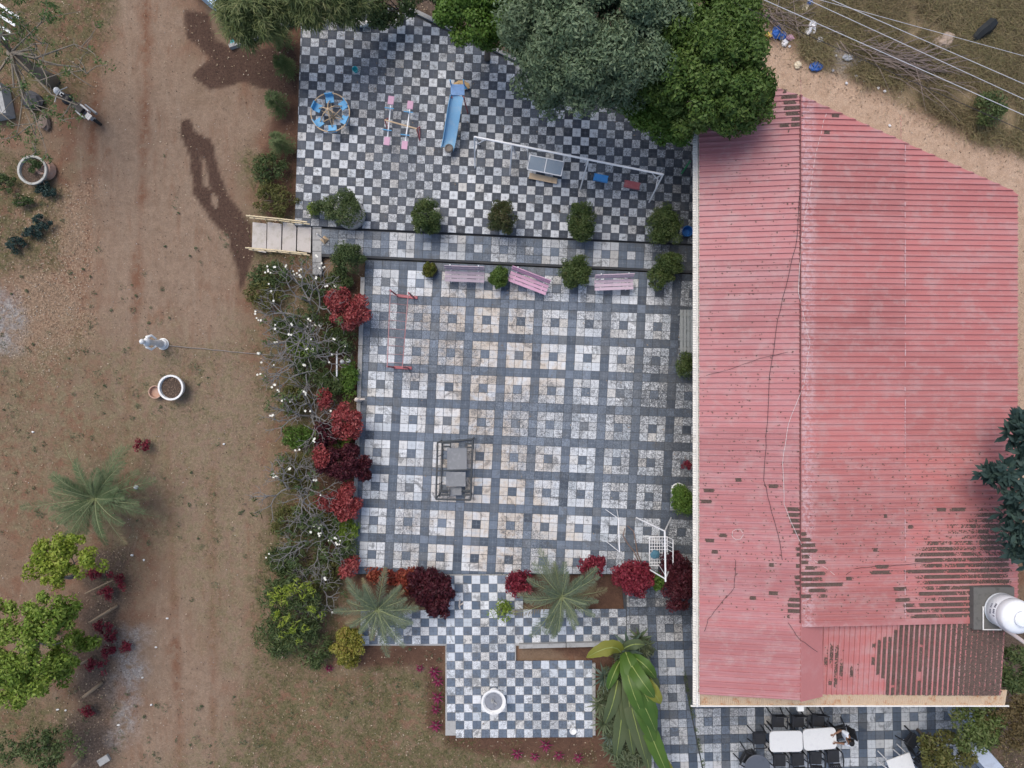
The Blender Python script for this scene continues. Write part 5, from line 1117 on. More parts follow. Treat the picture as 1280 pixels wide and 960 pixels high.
debris('fallen_leaves', 'pale dry leaves and grit scattered over the earth', 'leaf litter', lambda x, y: 0.10 + 0.55 * region('gravel', x, y) + 0.16 * region('litter', x, y) + 0.13 * region('green', x, y) - 0.07 * region('road', x, y), 150000, 0.06, LIT, 811)
debris('pebbles', 'small stones and grit scattered over lane and yard', 'gravel', lambda x, y: 0.05 + 0.25 * region('gravel', x, y) + 0.10 * region('ash', x, y), 40000, 0.035, leaf('pebble', [(0.2, 0.16, 0.13), (0.33, 0.29, 0.25), (0.5, 0.47, 0.43)], 0, .9), 812, .9)
debris('dark_litter', 'dark crumbs of soil and bark on the earth', 'leaf litter', lambda x, y: 0.09 + 0.25 * region('litter', x, y), 60000, 0.045, leaf('dark_crumb', [(0.035, 0.025, 0.02), (0.075, 0.05, 0.038), (0.11, 0.08, 0.06)], 0, .95), 813, .7)

def weed_tufts(n, seed):
    rg = np.random.default_rng(seed); px = rg.uniform(0, 560, n * 4); py = rg.uniform(180, 960, n * 4)
    k = (fbm(px / 60 + 5, py / 60) > 0.5) & (region('wet', px, py) < 0.1)
    for poly in NOGRASS: k &= poly_sd(px, py, poly) < -4
    px, py = px[k][:n], py[k][:n]; V = []
    for x, y_ in zip(px, py):
        m = int(rg.integers(4, 26)); r = rg.uniform(0.03, 0.2); a = rg.random(m) * 6.283; q = np.stack([(x - 640) * S + r * np.sqrt(rg.random(m)) * np.cos(a), (480 - y_) * S + r * np.sqrt(rg.random(m)) * np.sin(a), rg.uniform(0, .05, m)], -1)
        V.append(leaves(q, np.tile([0, 0, 1.], (m, 1)), 0.06, 0.45, rg, 0.6))
    V = np.concatenate(V); props(mesh_obj('weed_tufts', quads_mesh('weed_tufts', V, len(V) // 4), leaf('weed_leaf', [(0.06, 0.085, 0.045), (0.10, 0.125, 0.062), (0.155, 0.165, 0.085)])), 'small green weed tufts dotted over the bare western yard', 'weeds', None, 'stuff')
weed_tufts(330, 821)

def joint_weeds():
    rg = np.random.default_rng(33); V = []
    for (x0, y0, x1, y1, n, w_) in ((854, 838, 880, 962, 900, 1.3), (446, 715, 640, 717, 200, 1.0), (470, 325, 860, 343, 160, .6), (458, 330, 446, 700, 300, 1.0)):
        t = rg.random(n); t = t[fbm(t * 14 + x0, t * 3) > 0.47]; k = len(t)
        q = np.stack([(x0 + (x1 - x0) * t + rg.normal(0, w_, k) - 640) * S, (480 - (y0 + (y1 - y0) * t + rg.normal(0, w_, k))) * S, np.full(k, ZT + 0.02) + (y0 < 700) * 0.02], -1)
        V.append(leaves(q, np.tile([0, 0, 1.], (k, 1)), 0.05, 0.3, rg, 0.8))
    V = np.concatenate(V); props(mesh_obj('joint_weeds', quads_mesh('joint_weeds', V, len(V) // 4), L_SHRUB), 'thin line of weeds growing in the paving joints', 'weeds', None, 'stuff')
joint_weeds()
def paving_leaves():
    rg = np.random.default_rng(34); n = 1500; px = rg.uniform(375, 865, n); py = rg.uniform(40, 915, n)
    ins = np.zeros(n, bool)
    for poly, z in (([(379, 40), (500, 25), (860, 195), (860, 300), (424, 282), (374, 262)], ZP), ([(460, 330), (860, 345), (855, 712), (446, 712)], ZC), ([(560, 765), (640, 765), (640, 912), (560, 912)], ZT)):
        k = poly_sd(px, py, poly) > 2
        if z == ZP: k &= rg.random(n) < np.clip(1.3 - py / 200, 0.12, 1)
        else: k &= rg.random(n) < 0.3
        q = np.stack([(px[k] - 640) * S, (480 - py[k]) * S, np.full(k.sum(), z + 0.012)], -1)
        if not len(q): continue
        V = leaves(q, np.tile([0, 0, 1.], (len(q), 1)), 0.06, 0.45, rg, 0.25)
        props(mesh_obj('fallen_leaves', quads_mesh('fallen_leaves', V, len(V) // 4), LIT), {ZP: 'dry leaves fallen on the checkered playground terrace', ZC: 'dry leaves fallen on the patterned court', ZT: 'dry leaves fallen on the south terrace'}[z], 'leaf litter', None, 'stuff')
paving_leaves()
# ------------------------------------------------------------------ playground
def XY(px, py, z): q = P(px, py, z); return q
BLUEP = paint('sky_blue_paint', (0.10, 0.36, 0.62), 0.5, 0.4, (0.3, 0.42, 0.5), 7)
SLIDE = paint('pale_blue_slide', (0.22, 0.42, 0.60), 0.45, 0.5, (0.42, 0.50, 0.55), 5)
TAN = paint('tan_paint', (0.52, 0.38, 0.24), 0.6, 0.5, (0.3, 0.2, 0.12), 9)
WHT = paint('white_paint_metal', (0.74, 0.74, 0.74), 0.45, 0.3, (0.5, 0.42, 0.36), 9)
PINK = paint('pink_paint', (0.52, 0.30, 0.40), 0.6, 0.5, (0.35, 0.22, 0.26), 9)
REDP = paint('dark_red_paint', (0.34, 0.09, 0.10), 0.55, 0.5, (0.42, 0.22, 0.22), 9)
GREYM = paint('dark_steel', (0.045, 0.052, 0.056), 0.5, 0.5, (0.16, 0.13, 0.11), 8)
# merry-go-round
c = P(413, 141, 0.75); mg = thing('merry_go_round', (c.x, c.y, ZP), 'small merry go round with tan ring and six sky blue seats', 'merry-go-round')
cz = lambda dx, dy, z: Vector((c.x + dx, c.y + dy, ZP + z))
MB().ring(cz(0, 0, 0.52), 0.67, 0.022, 40, 6).build('ring', TAN, mg)
MB().tube([cz(0, 0, 0), cz(0, 0, 0.86)], [0.06, 0.04], 10).build('post', TAN, mg)
for k in range(6):
    a = 0.62 + k * math.pi / 3; ca, sa = math.cos(a), math.sin(a)
    MB().tube([cz(0, 0, 0.84), cz(0.22 * ca, 0.22 * sa, 0.74), cz(0.46 * ca, 0.46 * sa, 0.4)], 0.02, 5).build('spoke', TAN, mg)
    MB().box(cz(0.52 * ca, 0.52 * sa, 0.38), (0.26, 0.28, 0.035), a).box(cz(0.645 * ca, 0.645 * sa, 0.5), (0.03, 0.27, 0.2), a).build('seat', BLUEP, mg)
    MB().tube([cz(0.02 * ca, 0.02 * sa, 0.12), cz(0.6 * ca, 0.6 * sa, 0.34)], 0.018, 5).build('brace', TAN, mg)
# double seesaw
c = P(499, 155, 0.7); ss = thing('double_seesaw', (c.x, c.y, ZP), 'double seesaw with tan axle, white beams and pink seats', 'seesaw')
A0, A1 = P(481, 150, 0.75), P(521, 161, 0.75)
MB().tube([A0, A1], 0.028, 8).build('axle', TAN, ss)
for q in (A0, A1):
    mb = MB()
    for s_ in (-1, 1): mb.tube([(q.x, q.y, 0.74), (q.x + 0.04, q.y + s_ * 0.24, ZP)], 0.024, 6)
    mb.tube([(q.x + 0.04, q.y - 0.24, ZP + 0.03), (q.x + 0.04, q.y + 0.24, ZP + 0.03)], 0.02, 6).build('stand', REDP, ss)
for (n_, s_) in (((489, 126, 0.85), (484, 177, 0.65)), ((513, 132, 0.65), (506, 182, 0.85))):
    n_, s_ = P(*n_), P(*s_); d = (s_ - n_).normalized()
    MB().tube([n_, s_], 0.026, 6).build('beam', WHT, ss)
    for e, sg in ((n_, 1), (s_, -1)):
        rz = math.atan2(d.y, d.x)
        MB().box(e + Vector((0, 0, 0.045)), (0.28, 0.2, 0.035), rz).build('seat', PINK, ss)
        h = e + d * sg * 0.32; px_ = Vector((-d.y, d.x, 0)) * 0.16
        MB().tube([h, h + Vector((0, 0, 0.2))], 0.014, 5).tube([h - px_ + Vector((0, 0, 0.2)), h + px_ + Vector((0, 0, 0.2))], 0.016, 5).build('handlebar', BLUEP, ss)
# slide
t0, t1 = P(572, 119, 1.55), P(560, 186, 0.42); b = Vector((t0.x, t0.y, ZP))
sl = thing('playground_slide', b, 'pale blue metal slide with ladder on the checkered terrace', 'slide')
d = (t1 - t0); dn = d.normalized(); sv = dn.cross(Vector((0, 0, 1))).normalized()
up = sv.cross(dn)
V = []; F = []
for i in range(13):
    t = i / 12; q = t0.lerp(t1, t) + Vector((0, 0, 0.05 * math.sin(t * 6.28) - 0.02 + 0.07 * max(0, t - 0.85) * 5))
    for o_, h in ((-0.235, 0.12), (-0.215, 0.12), (-0.20, 0.0), (0, -0.012), (0.20, 0.0), (0.215, 0.12), (0.235, 0.12)): V.append(q + sv * o_ + up * h)
for i in range(12):
    for k in range(6): F.append((i * 7 + k, i * 7 + k + 1, i * 7 + k + 8, i * 7 + k + 7))
nv = len(V); V += [v - up * 0.008 for v in V]; F += [tuple(nv + q for q in f[::-1]) for f in F]
mesh_obj('chute', raw_mesh('chute', [v - b for v in V], F), SLIDE, sl)
MB().box(t0 + Vector((0, 0.18, 0)), (0.46, 0.36, 0.03)).build('platform', paint('blue_platform', (0.13, 0.26, 0.48), 0.5, 0.5), sl)
for s_ in (-1, 1):
    MB().tube([t0 + Vector((s_ * 0.22, 0.36, 0.35)), t0 + Vector((s_ * 0.22, 0.36, -0.02)), (t0.x + s_ * 0.24, t0.y + 0.75, ZP)], 0.022, 6).build('ladder_rail', BLUEP, sl)
    MB().tube([t0 + Vector((s_ * 0.2, -0.05, -0.02)), (t0.x + s_ * 0.26, t0.y - 0.1, ZP)], 0.024, 6).build('leg', REDP, sl)
for k in range(5):
    f = k / 5 + 0.1; zz = ZP + (1.5 - ZP) * f; yy = t0.y + 0.75 - 0.39 * f
    MB().tube([(t0.x - 0.23, yy, zz), (t0.x + 0.23, yy, zz)], 0.018, 5).build('rung', BLUEP, sl)
q = P(561, 185, ZP + 0.42); MB().lathe([(0.11, 0), (0.15, 0.04), (0.155, 0.1), (0.12, 0.14), (0.09, 0.1), (0.03, 0.09)], (q.x, q.y, ZP + 0.3), 16).build('old_bucket', paint('dirty_grey_bucket', (0.17, 0.15, 0.13), .8, .6), None, (q.x, q.y, ZP + .3), label='small dirty round tub sitting on the foot of the slide', cat='tub')
MB().blob(P(577, 107, ZP + 0.08), (0.3, 0.15, 0.09), 4, 0.3).build('straw_heap', paint('straw', (0.5, 0.34, 0.17), .9, .8, (.25, .14, .07), 22), None, P(577, 107, ZP), label='orange brown straw heap at the top end of the slide', cat='straw')
# swing set
SA, SB = P(593, 171, 2.2), P(829, 218, 2.2); c = (SA + SB) / 2
sw = thing('swing_set', (c.x, c.y, ZP), 'long white metal swing frame with bench glider, blue seat and red seat', 'swing set')
MB().tube([SA, SB], 0.035, 8).build('top_bar', WHT, sw)
pd = (SB - SA).normalized(); pn = Vector((-pd.y, pd.x, 0))
for f in (0.0, 0.2, 0.605, 1.0):
    q = SA.lerp(SB, f)
    for s_ in (-1, 1): MB().tube([q, (q.x + pn.x * s_ * 0.42, q.y + pn.y * s_ * 0.42, ZP)], 0.026, 7).build('leg', WHT, sw)
    if f in (0.0, 1.0):
        MB().tube([q + Vector((pn.x * .2, pn.y * .2, -1.0)), q + Vector((-pn.x * .2, -pn.y * .2, -1.0))], 0.018, 6).build('brace', WHT, sw)
        MB().tube([q + pd * (0.4 if f == 0 else -0.4), q + Vector((-pn.x * .1, -pn.y * .1, -0.5))], 0.016, 5).build('brace', WHT, sw)
gl0 = P(682, 207, 0.75); rz = math.atan2(pd.y, pd.x)
M3 = Matrix.Rotation(rz, 3, 'Z')
gp = lambda x, y_, z: gl0 + M3 @ Vector((x, y_, z))
GPAN = paint('grey_blue_panel', (0.20, 0.25, 0.30), 0.5, 0.5, (0.3, 0.32, 0.33), 6)
for s_ in (-1, 1):
    MB().box(gp(s_ * 0.30, 0, 0), (0.56, 0.46, 0.03), rz).build('glider_panel', GPAN, sw)
    MB().tube([gp(s_ * 0.6, 0, 0), (SA.lerp(SB, 0.38 + s_ * 0.1)).to_3d()], 0.012, 5).build('hanger', WHT, sw)
mb = MB()
for a, b_ in (((-.6, -.25), (.6, -.25)), ((.6, -.25), (.6, .25)), ((.6, .25), (-.6, .25)), ((-.6, .25), (-.6, -.25)), ((0, -.25), (0, .25))): mb.tube([gp(*a, 0.01), gp(*b_, 0.01)], 0.02, 5)
mb.build('glider_frame', WHT, sw)
MB().box(gp(0, -0.34, -0.38), (1.0, 0.2, 0.03), rz).build('footrest', TAN, sw)
for (x, y_, m, hw) in ((751, 222.5, paint('bright_blue_plastic', (0.06, 0.28, 0.62), .4, .3), 0.5), (790, 231, REDP, 0.55)):
    q = P(x, y_, 0.72); MB().box(q, (hw, 0.24, 0.03), rz).box(q + M3 @ Vector((0, -0.13, 0.05)), (hw, 0.025, 0.12), rz).build('swing_seat', m, sw)
    f = (q - SA).dot(pd)
    for s_ in (-1, 1):
        MB().tube([q + pd * s_ * hw * 0.48, SA + pd * (f + s_ * hw * 0.48)], 0.007, 4).build('chain', GREYM, sw)
# monkey bars on the court
c = P(499, 415, 1.5); mk = thing('monkey_bars', (c.x, c.y, ZC), 'dark red horizontal ladder climbing frame on the patterned court', 'climbing frame')
REDF = paint('faded_red_paint', (0.36, 0.17, 0.17), 0.6, 0.8, (0.45, 0.33, 0.32), 7)
tp = [P(488, 363, 1.5), P(510.5, 366, 1.5), P(503, 459, 1.5), P(484, 458, 1.5)]
for a, b_ in ((0, 3), (1, 2)): MB().tube([tp[a], tp[b_]], 0.015, 6).build('rail', REDF, mk)
for k in range(9):
    f = (k + 0.5) / 9; MB().tube([tp[0].lerp(tp[3], f), tp[1].lerp(tp[2], f)], 0.007, 5).build('rung', REDF, mk)
for q in tp: MB().tube([q, (q.x, q.y, ZC)], 0.032, 6).build('post', REDP, mk)
for a, b_ in ((0, 1), (3, 2)):
    MB().beam((tp[a].x, tp[a].y, ZC + 0.03), (tp[b_].x + .12, tp[b_].y, ZC + 0.03), 0.1, 0.05).build('foot_beam', REDP, mk)
# glider cage on the court
q0 = P(569, 586, 1.15); gc = thing('glider_cage', (q0.x, q0.y, ZC), 'dark steel glider swing cage with grey board seats on the court', 'glider swing')
tx = [P(547, 553, 1.25), P(591, 549, 1.25), P(588, 625, 1.25), P(545, 624, 1.25)]
mb = MB()
for k in range(4): mb.tube([tx[k], tx[(k + 1) % 4]], 0.032, 6)
mb.tube([tx[0].lerp(tx[3], .5), tx[1].lerp(tx[2], .5)], 0.024, 6).build('top_frame', GREYM, gc)
ctr = sum(tx, Vector()) / 4
for q in tx:
    f = Vector((ctr.x + (q.x - ctr.x) * 0.96, ctr.y + (q.y - ctr.y) * 0.96, ZC)); MB().tube([q, f], 0.026, 6).build('post', GREYM, gc)
mb = MB()
for k in range(4):
    a, b_ = tx[k], tx[(k + 1) % 4]; mb.tube([Vector((ctr.x + (a.x - ctr.x) * .9, ctr.y + (a.y - ctr.y) * .9, .16)), Vector((ctr.x + (b_.x - ctr.x) * .9, ctr.y + (b_.y - ctr.y) * .9, .16))], 0.02, 6)
mb.build('base_frame', GREYM, gc)
BRD = paint('weathered_grey_board', (0.21, 0.215, 0.22), 0.75, 0.6, (0.33, 0.33, 0.33), 5)
for (x0, x1, y0, y1, z) in ((559, 583.5, 560, 588, .55), (557.5, 582, 590, 608, .55), (560, 577, 609, 619, .35)):
    a, b_ = P(x0, y0, z), P(x1, y1, z); MB().box((a + b_) / 2, (b_.x - a.x, a.y - b_.y, 0.035)).build('board', BRD, gc)
for (x, y_, sx, sy) in ((558, 556, .3, .25), (587, 557, .28, .25), (556, 616, .35, .3), (584, 616, .3, .3)):
    q = P(x, y_, .5); mb = MB()
    for k in range(2): mb.box(q + Vector((0, (k - .5) * sy * .5, 0)), (sx, 0.06, 0.03))
    mb.tube([q + Vector((-sx / 2, -sy / 2, 0)), q + Vector((-sx / 2, sy / 2, 0))], .015, 5).tube([q + Vector((sx / 2, -sy / 2, 0)), q + Vector((sx / 2, sy / 2, 0))], .015, 5).build('seat_frame', GREYM, gc)
for f in (0.25, 0.75):
    for a, b_ in ((0, 3), (1, 2)):
        q = tx[a].lerp(tx[b_], f); MB().tube([q, Vector((ctr.x + (q.x - ctr.x) * .75, q.y, .5))], .014, 5).build('hanger', GREYM, gc)
# benches
def bench(px, py, rz, L, label, mat, lean=1):
    q = P(px, py, 0.5); b = Vector((q.x, q.y, ZC)); t = thing('slatted_bench', b, label, 'bench', 'slatted benches along the walkway')
    M_ = Matrix.Rotation(rz, 3, 'Z'); g = lambda x, y_, z: b + M_ @ Vector((x, y_, z))
    for k in range(3): MB().box(g(0, -0.19 + k * 0.13, 0.43), (L, 0.105, 0.028), rz).build('seat_slat', mat, t)
    for k in range(2): MB().box(g(0, 0.19 + k * 0.045, 0.58 + k * 0.17), (L, 0.03, 0.12), M=M_ @ Matrix.Rotation(-0.25, 3, 'X')).build('back_slat', mat, t)
    for s_ in (-1, 1):
        x = s_ * (L / 2 - 0.2)
        MB().tube([g(x, -0.2, 0), g(x, -0.2, 0.415), g(x, 0.16, 0.40), g(x, 0.27, 0.85)], 0.022, 6).tube([g(x, 0.16, 0.4), g(x, 0.22, 0)], 0.022, 6).build('leg_frame', WHT, t)
bench(581, 344, R(-2), 1.38, 'grey pink slatted bench beside the tiny yellowish bush', paint('faded_pink_wood', (0.36, 0.29, 0.33), .7, .6, (.2, .19, .22), 6))
bench(661, 352, R(-21), 1.42, 'pink slatted bench turned at a slant to the walkway', PINK)
bench(767, 354, R(2), 1.35, 'pale pink slatted bench with white legs near the building', paint('pale_pink_wood', (0.52, 0.40, 0.46), .7, .6, (.35, .3, .33), 6))
q = P(858, 414, 0.5); gb = thing('wall_bench', (q.x, q.y, ZC), 'grey plank bench with pale blue backrest against the building', 'bench')
for k in range(4): MB().box((q.x - 0.18 + k * 0.12, q.y, 0.52), (0.1, 1.5, 0.03)).build('seat_slat', paint('bare_grey_plank', (0.25, 0.26, 0.25), .8, .6), gb)
MB().box((q.x + 0.33, q.y, 0.8), (0.05, 1.5, 0.4)).build('backrest', paint('pale_blue_board', (0.45, 0.58, 0.62), .6, .5), gb)
for s_ in (-1, 1): MB().box((q.x + .05, q.y + s_ * .6, 0.3), (0.5, 0.06, 0.42)).build('leg', CONC, gb)
# white swing frame with grid seat
T0, T1 = P(831, 664, 1.9), P(832, 727, 1.9); c = (T0 + T1) / 2; gs = thing('garden_swing', (c.x, c.y, ZC), 'white metal garden swing with grid bench seat beside burgundy bush', 'garden swing')
MB().tube([T0, T1], 0.03, 7).build('top_bar', WHT, gs)
for q in (T0, T1.lerp(T0, .05)):
    for s_ in (-1, 1): MB().tube([q, (q.x + s_ * 0.62, q.y + 0.1, ZC if q.y > P(0, 716).y else 0.0)], 0.024, 6).build('leg', WHT, gs)
s0, s1 = P(812, 671, 0.6), P(834, 707, 0.6); mb = MB()
for k in range(8): x = s0.x + (s1.x - s0.x) * k / 7; mb.tube([(x, s0.y, .6), (x, s1.y, .6)], 0.012 if 0 < k < 7 else .02, 4)
for k in range(10): y_ = s0.y + (s1.y - s0.y) * k / 9; mb.tube([(s0.x, y_, .605), (s1.x, y_, .605)], 0.012 if 0 < k < 9 else .02, 4)
mb.build('grid_seat', WHT, gs)
mb = MB()
for k in range(8): y_ = s0.y + (s1.y - s0.y) * k / 7; mb.tube([(s1.x, y_, .6), (s1.x + .1, y_, 1.05)], .012, 4)
mb.tube([(s1.x + .1, s0.y, 1.05), (s1.x + .1, s1.y, 1.05)], .02, 5).build('grid_back', WHT, gs)
for y_ in (s0.y - .05, s1.y + .05): MB().tube([(T0.x, y_, 1.9), ((s0.x + s1.x) / 2, y_, .62)], .012, 4).build('hanger', WHT, gs)
MB().blob(P(819, 693, .75), (.17, .16, .07), 9, .15).build('cushion', paint('teal_fabric', (0.06, 0.15, 0.2), .8, .4), None, P(819, 693, .62), label='dark teal cushion lying on the white grid swing seat', cat='cushion')
U0, U1 = P(773, 648, 1.1), P(774.5, 690, 1.1); fs = thing('exercise_stand', (U0.x, U0.y, ZC), 'low white metal rail frame west of the garden swing', 'stand')
MB().tube([U0, U1], 0.02, 6).build('rail', WHT, fs)
for q in (U0, U1):
    for s_ in (-1, 1): MB().tube([q, (q.x + s_ * .2 - .1, q.y + .12, ZC)], .013, 6).build('leg', WHT, fs)
TW2 = paint('brown_twig', (0.20, 0.14, 0.115), .85, .5)
for k, (pts, lab) in enumerate((([(781, 660, .3), (779, 670, .35), (785, 680, .3), (793, 690, .25), (800, 706, .12)], 'brown curved branch lying beside the white rail frame'), ([(784, 657, .25), (792, 664, .35), (795, 680, .3), (797, 692, .22), (803, 706, .12)], 'thin brown branch bending round the white rail frame'))):
    MB().tube([P(*q) for q in pts], [.016, .02, .022, .022, .018], 6).build('dry_branch', TW2, None, P(*pts[-1][:2], .12), label=lab, cat='branch')
# footbridge
fb = thing('footbridge', P(354, 298, 0), 'footbridge of four concrete slabs with bamboo rails', 'footbridge')
SLB = paint('pale_slab', (0.47, 0.43, 0.39), .85, .6, (.3, .27, .2), 4); BAM = paint('bamboo', (0.60, 0.49, 0.31), .6, .5, (.36, .26, .14), 10)
for (a, b_) in ((317, 334.5), (335.5, 353), (354.5, 371.5), (373, 390)):
    MB().poly_prism([P(*q).to_2d() for q in ((a + 1, 279), (b_ + .8, 281), (b_, 317), (a, 314))], 0.1, 0.17).build('slab', SLB, fb)
for (x0, y0, x1, y1) in ((318, 276, 392, 284), (317, 315, 392, 322)):
    for z, r_ in ((0.78, .026), (0.45, .02)):
        a, b_ = P(x0, y0, 0), P(x1, y1, 0); MB().tube([(a.x, a.y, z), ((a.x + b_.x) / 2, (a.y + b_.y) / 2 + .01, z + .02), (b_.x, b_.y, z + .01)], r_, 6).build('rail', BAM, fb)
    for k in range(5):
        q = P(x0 + (x1 - x0) * (k + .3) / 5, y0 + (y1 - y0) * (k + .3) / 5, 0); MB().tube([(q.x + .1, q.y, -.04), (q.x, q.y + .02, .8)], .02, 5).build('post', BAM, fb)
q = P(406, 300, ZS); bl = thing('bird_table', (q.x, q.y, ZS), 'small roofed ornament on a white pole beside the footbridge', 'ornament')
MB().tube([q, q + Vector((0, 0, 1.0))], .018, 6).build('pole', WHT, bl)
MB().lathe([(.16, 0), (.14, .05), (.02, .17)], q + Vector((0, 0, .02)), 4).build('roof', TAN, bl)

# ------------------------------------------------------------------ pots, statues, small things
PW = paint('white_pot', (0.70, 0.69, 0.66), .6, .5, (.42, .4, .37), 8); TERRA = paint('terracotta', (0.42, 0.26, 0.19), .8, .5, (.5, .4, .33), 8)
LIT2 = leaf('brown_litter_leaf', [(0.10, 0.065, 0.045), (0.18, 0.125, 0.09), (0.26, 0.19, 0.14)], .05, .9)
def pot(px, py, r, h, mat, label, name='plant_pot', z0=-0.03, fill=True):
    q = P(px, py, h); b = Vector((q.x, q.y, z0)); t = thing(name, b, label, 'pot')
    MB().lathe([(r * .62, 0), (r * .8, h * .3), (r * .93, h * .8), (r, h * .86), (r, h), (r * .86, h), (r * .80, h * .55), (r * .02, h * .5)], b, 28).build('bowl', mat, t, smooth=False)
    if fill:
        rg = np.random.default_rng(int(px)); n = 160; a = rg.random(n) * 6.28; rr = r * .8 * np.sqrt(rg.random(n))
        V = leaves(np.stack([rr * np.cos(a), rr * np.sin(a), h * .8 + .015 * rg.random(n)], -1), np.tile([0, 0, 1.], (n, 1)), .06, .5, rg, .3)
        MB().lathe([(r * .8, h * .7), (r * .83, h * .79), (.01, h * .795)], b, 20).build('soil', SOIL, t); mesh_obj('dead_leaves', quads_mesh('dead_leaves', V, n), LIT2, t)
    return t
pot(212.5, 484.5, .45, .5, PW, 'large white rimmed round pot of dry leaves on bare earth')
pot(193, 490, .235, .28, TERRA, 'small empty terracotta pot touching the large white pot', fill=False)
pot(39, 212, .52, .45, paint('stained_tub', (0.42, 0.41, 0.37), .8, 1.0, (.12, .13, .09), 4), 'weathered white tub with weeds beneath the leaning tree')
MB().lathe([(.33, 0), (.36, .05), (.3, .3), (.2, .33)], P(59, 214, 0), 16).build('upturned_tub', TERRA, None, P(59, 214, -.02), label='upturned terracotta tub pressed against the weathered white tub', cat='tub')
bb = P(617, 876, .7); bt = thing('bird_bath', (bb.x, bb.y, ZT), 'white stone bird bath standing on the lower checkered terrace', 'bird bath')
MB().lathe([(.2, 0), (.2, .06), (.1, .12), (.09, .5), (.14, .56)], (bb.x, bb.y, ZT), 20).build('pedestal', PW, bt)
MB().lathe([(.14, .56), (.36, .62), (.43, .7), (.43, .73), (.36, .73), (.3, .66), (.02, .63)], (bb.x, bb.y, ZT), 32).build('basin', PW, bt)
MB().lathe([(.325, .665), (.33, .67), (.02, .672)], (bb.x, bb.y, ZT), 28).build('water', paint('murky_water', (0.22, 0.23, 0.25), .15, .6, (.07, .06, .07), 9), bt)
mb = MB().blob((bb.x - .03, bb.y + .03, ZT + .72), (.05, .07, .07), 3, .2).blob((bb.x - .06, bb.y + .1, ZT + .78), (.03, .03, .035), 4, .1).box((bb.x + .05, bb.y - .03, ZT + .71), (.16, .04, .03), -.6); mb.build('bird_figure', CONC, bt)
bush('weed_plant', 'green weeds sprouting from the weathered white tub', 40, 206, (.32, .22, .1), .5, L_SHRUB, 668, 80, .09, .4, n=7, cat='weed', cr=.12)
# standing robed statue
sb = P(204, 430, 0); st = thing('garden_statue', (sb.x, sb.y, -.03), 'white standing statue on round base above the large pot', 'statue')
STW = paint('statue_white', (0.72, 0.72, 0.70), .65, .4, (.3, .3, .3), 10)
MB().lathe([(.2, 0), (.21, .05), (.18, .07), (.18, .14), (.16, .17)], (sb.x, sb.y, -.03), 22).build('base', STW, st)
MB().lathe([(.13, .17), (.15, .25), (.12, .5), (.095, .8), (.11, .95), (.15, 1.1), (.15, 1.2), (.09, 1.28), (.055, 1.3), (.05, 1.34)], (sb.x, sb.y, -.03), 18, 1.0, .75, 1.5).build('robe', STW, st, smooth=True)
MB().blob((sb.x, sb.y, 1.42), (.085, .09, .12), 2, .04, 14, 10).build('head', STW, st, smooth=True)
for s_ in (-1, 1): MB().tube([(sb.x, sb.y + s_ * .16, 1.14), (sb.x + .05, sb.y + s_ * .24, .92), (sb.x + .2, sb.y + s_ * .12, .86)], [.055, .045, .03], 8).build('arm', STW, st, smooth=True)
mb = MB(); rgx = random.Random(3); mb.tube([P(210 + i * 8, 432 + i * .75 + rgx.uniform(-.4, .4), .0) for i in range(22)], .014, 5); mb.build('garden_hose', paint('grey_hose', (0.24, 0.21, 0.19), .7, .4), None, P(210, 432, 0), label='thin grey pipe running from the statue towards the hedge', cat='pipe')
for k, (x, y_, r_) in enumerate(((432, 432, .085), (427, 452, .075), (435, 451, .08))):
    q = P(x, y_, .45); t = thing('garden_light', (q.x, q.y, 0), ('round white garden light nearest the top scarlet bush', 'round white garden light beside the short pale hedge rail', 'round white garden light between the hedge rail and the court kerb')[k], 'garden light', 'garden lights'); MB().tube([(q.x, q.y, 0), (q.x, q.y, .4)], .02, 6).build('post', PW, t); MB().lathe([(r_, .38), (r_ * 1.05, .41), (r_ * .7, .47), (r_ * .1, .5)], (q.x, q.y, 0), 16).build('cap', PW, t)
MB().tube([P(421, 440, .6), P(421, 470, .6)], .03, 6).tube([P(421, 440, .6), P(421.5, 440, 0)], .025, 6).tube([P(421, 470, .6), P(421.5, 470, 0)], .025, 6).build('hedge_rail', PW, None, P(421, 455, 0), label='short pale rail standing in the hedge near the garden lights', cat='rail')
q = P(446, 500, .55); t = thing('broken_figure', (q.x, q.y, ZC), 'pale broken plaster figure leaning on the court kerb', 'statue'); PL = paint('plaster', (.62, .54, .47), .8, .5)
MB().lathe([(.13, -.06), (.12, .1), (.08, .3), (.1, .42), (.05, .5)], (q.x, q.y, ZC), 12, 1, .7).build('body', PL, t); MB().blob((q.x + .02, q.y + .02, ZC + .58), (.07, .07, .08), 5, .1).build('head', PL, t); MB().tube([(q.x, q.y, ZC + .4), (q.x + .25, q.y + .03, ZC + .34)], .035, 6).build('arm', PL, t)
q = P(577, 752, .3); MB().tube([P(575, 750, .25), P(574, 757, .12), P(579, 754, .12)], [.03, .035, .03], 6).tube([P(574, 757, .12), P(575, 761, .08)], .03, 6).build('plaster_ornament', PL, None, P(575, 760, ZT - .02), label='small white plaster ornament beside the dark burgundy bush', cat='ornament')
MB().lathe([(.1, 0), (.13, .12), (.12, .13), (.02, .05)], P(716, 912, ZT), 12).build('small_pot', PW, None, P(716, 912, ZT), label='small white pot at the bottom edge of the lower terrace', cat='pot')
MB().box(P(846, 614, ZC + .1), (.02, .02, .02)).ring(P(848, 613, ZC + .25), .24, .03, 22, 6).lathe([(.2, 0), (.24, .25), (.22, .25), (.2, .18), (.02, .18)], P(848, 613, ZC), 18).build('ring_pot', PW, None, P(848, 613, ZC), label='white rimmed pot holding the leafy bush by the wall', cat='pot')
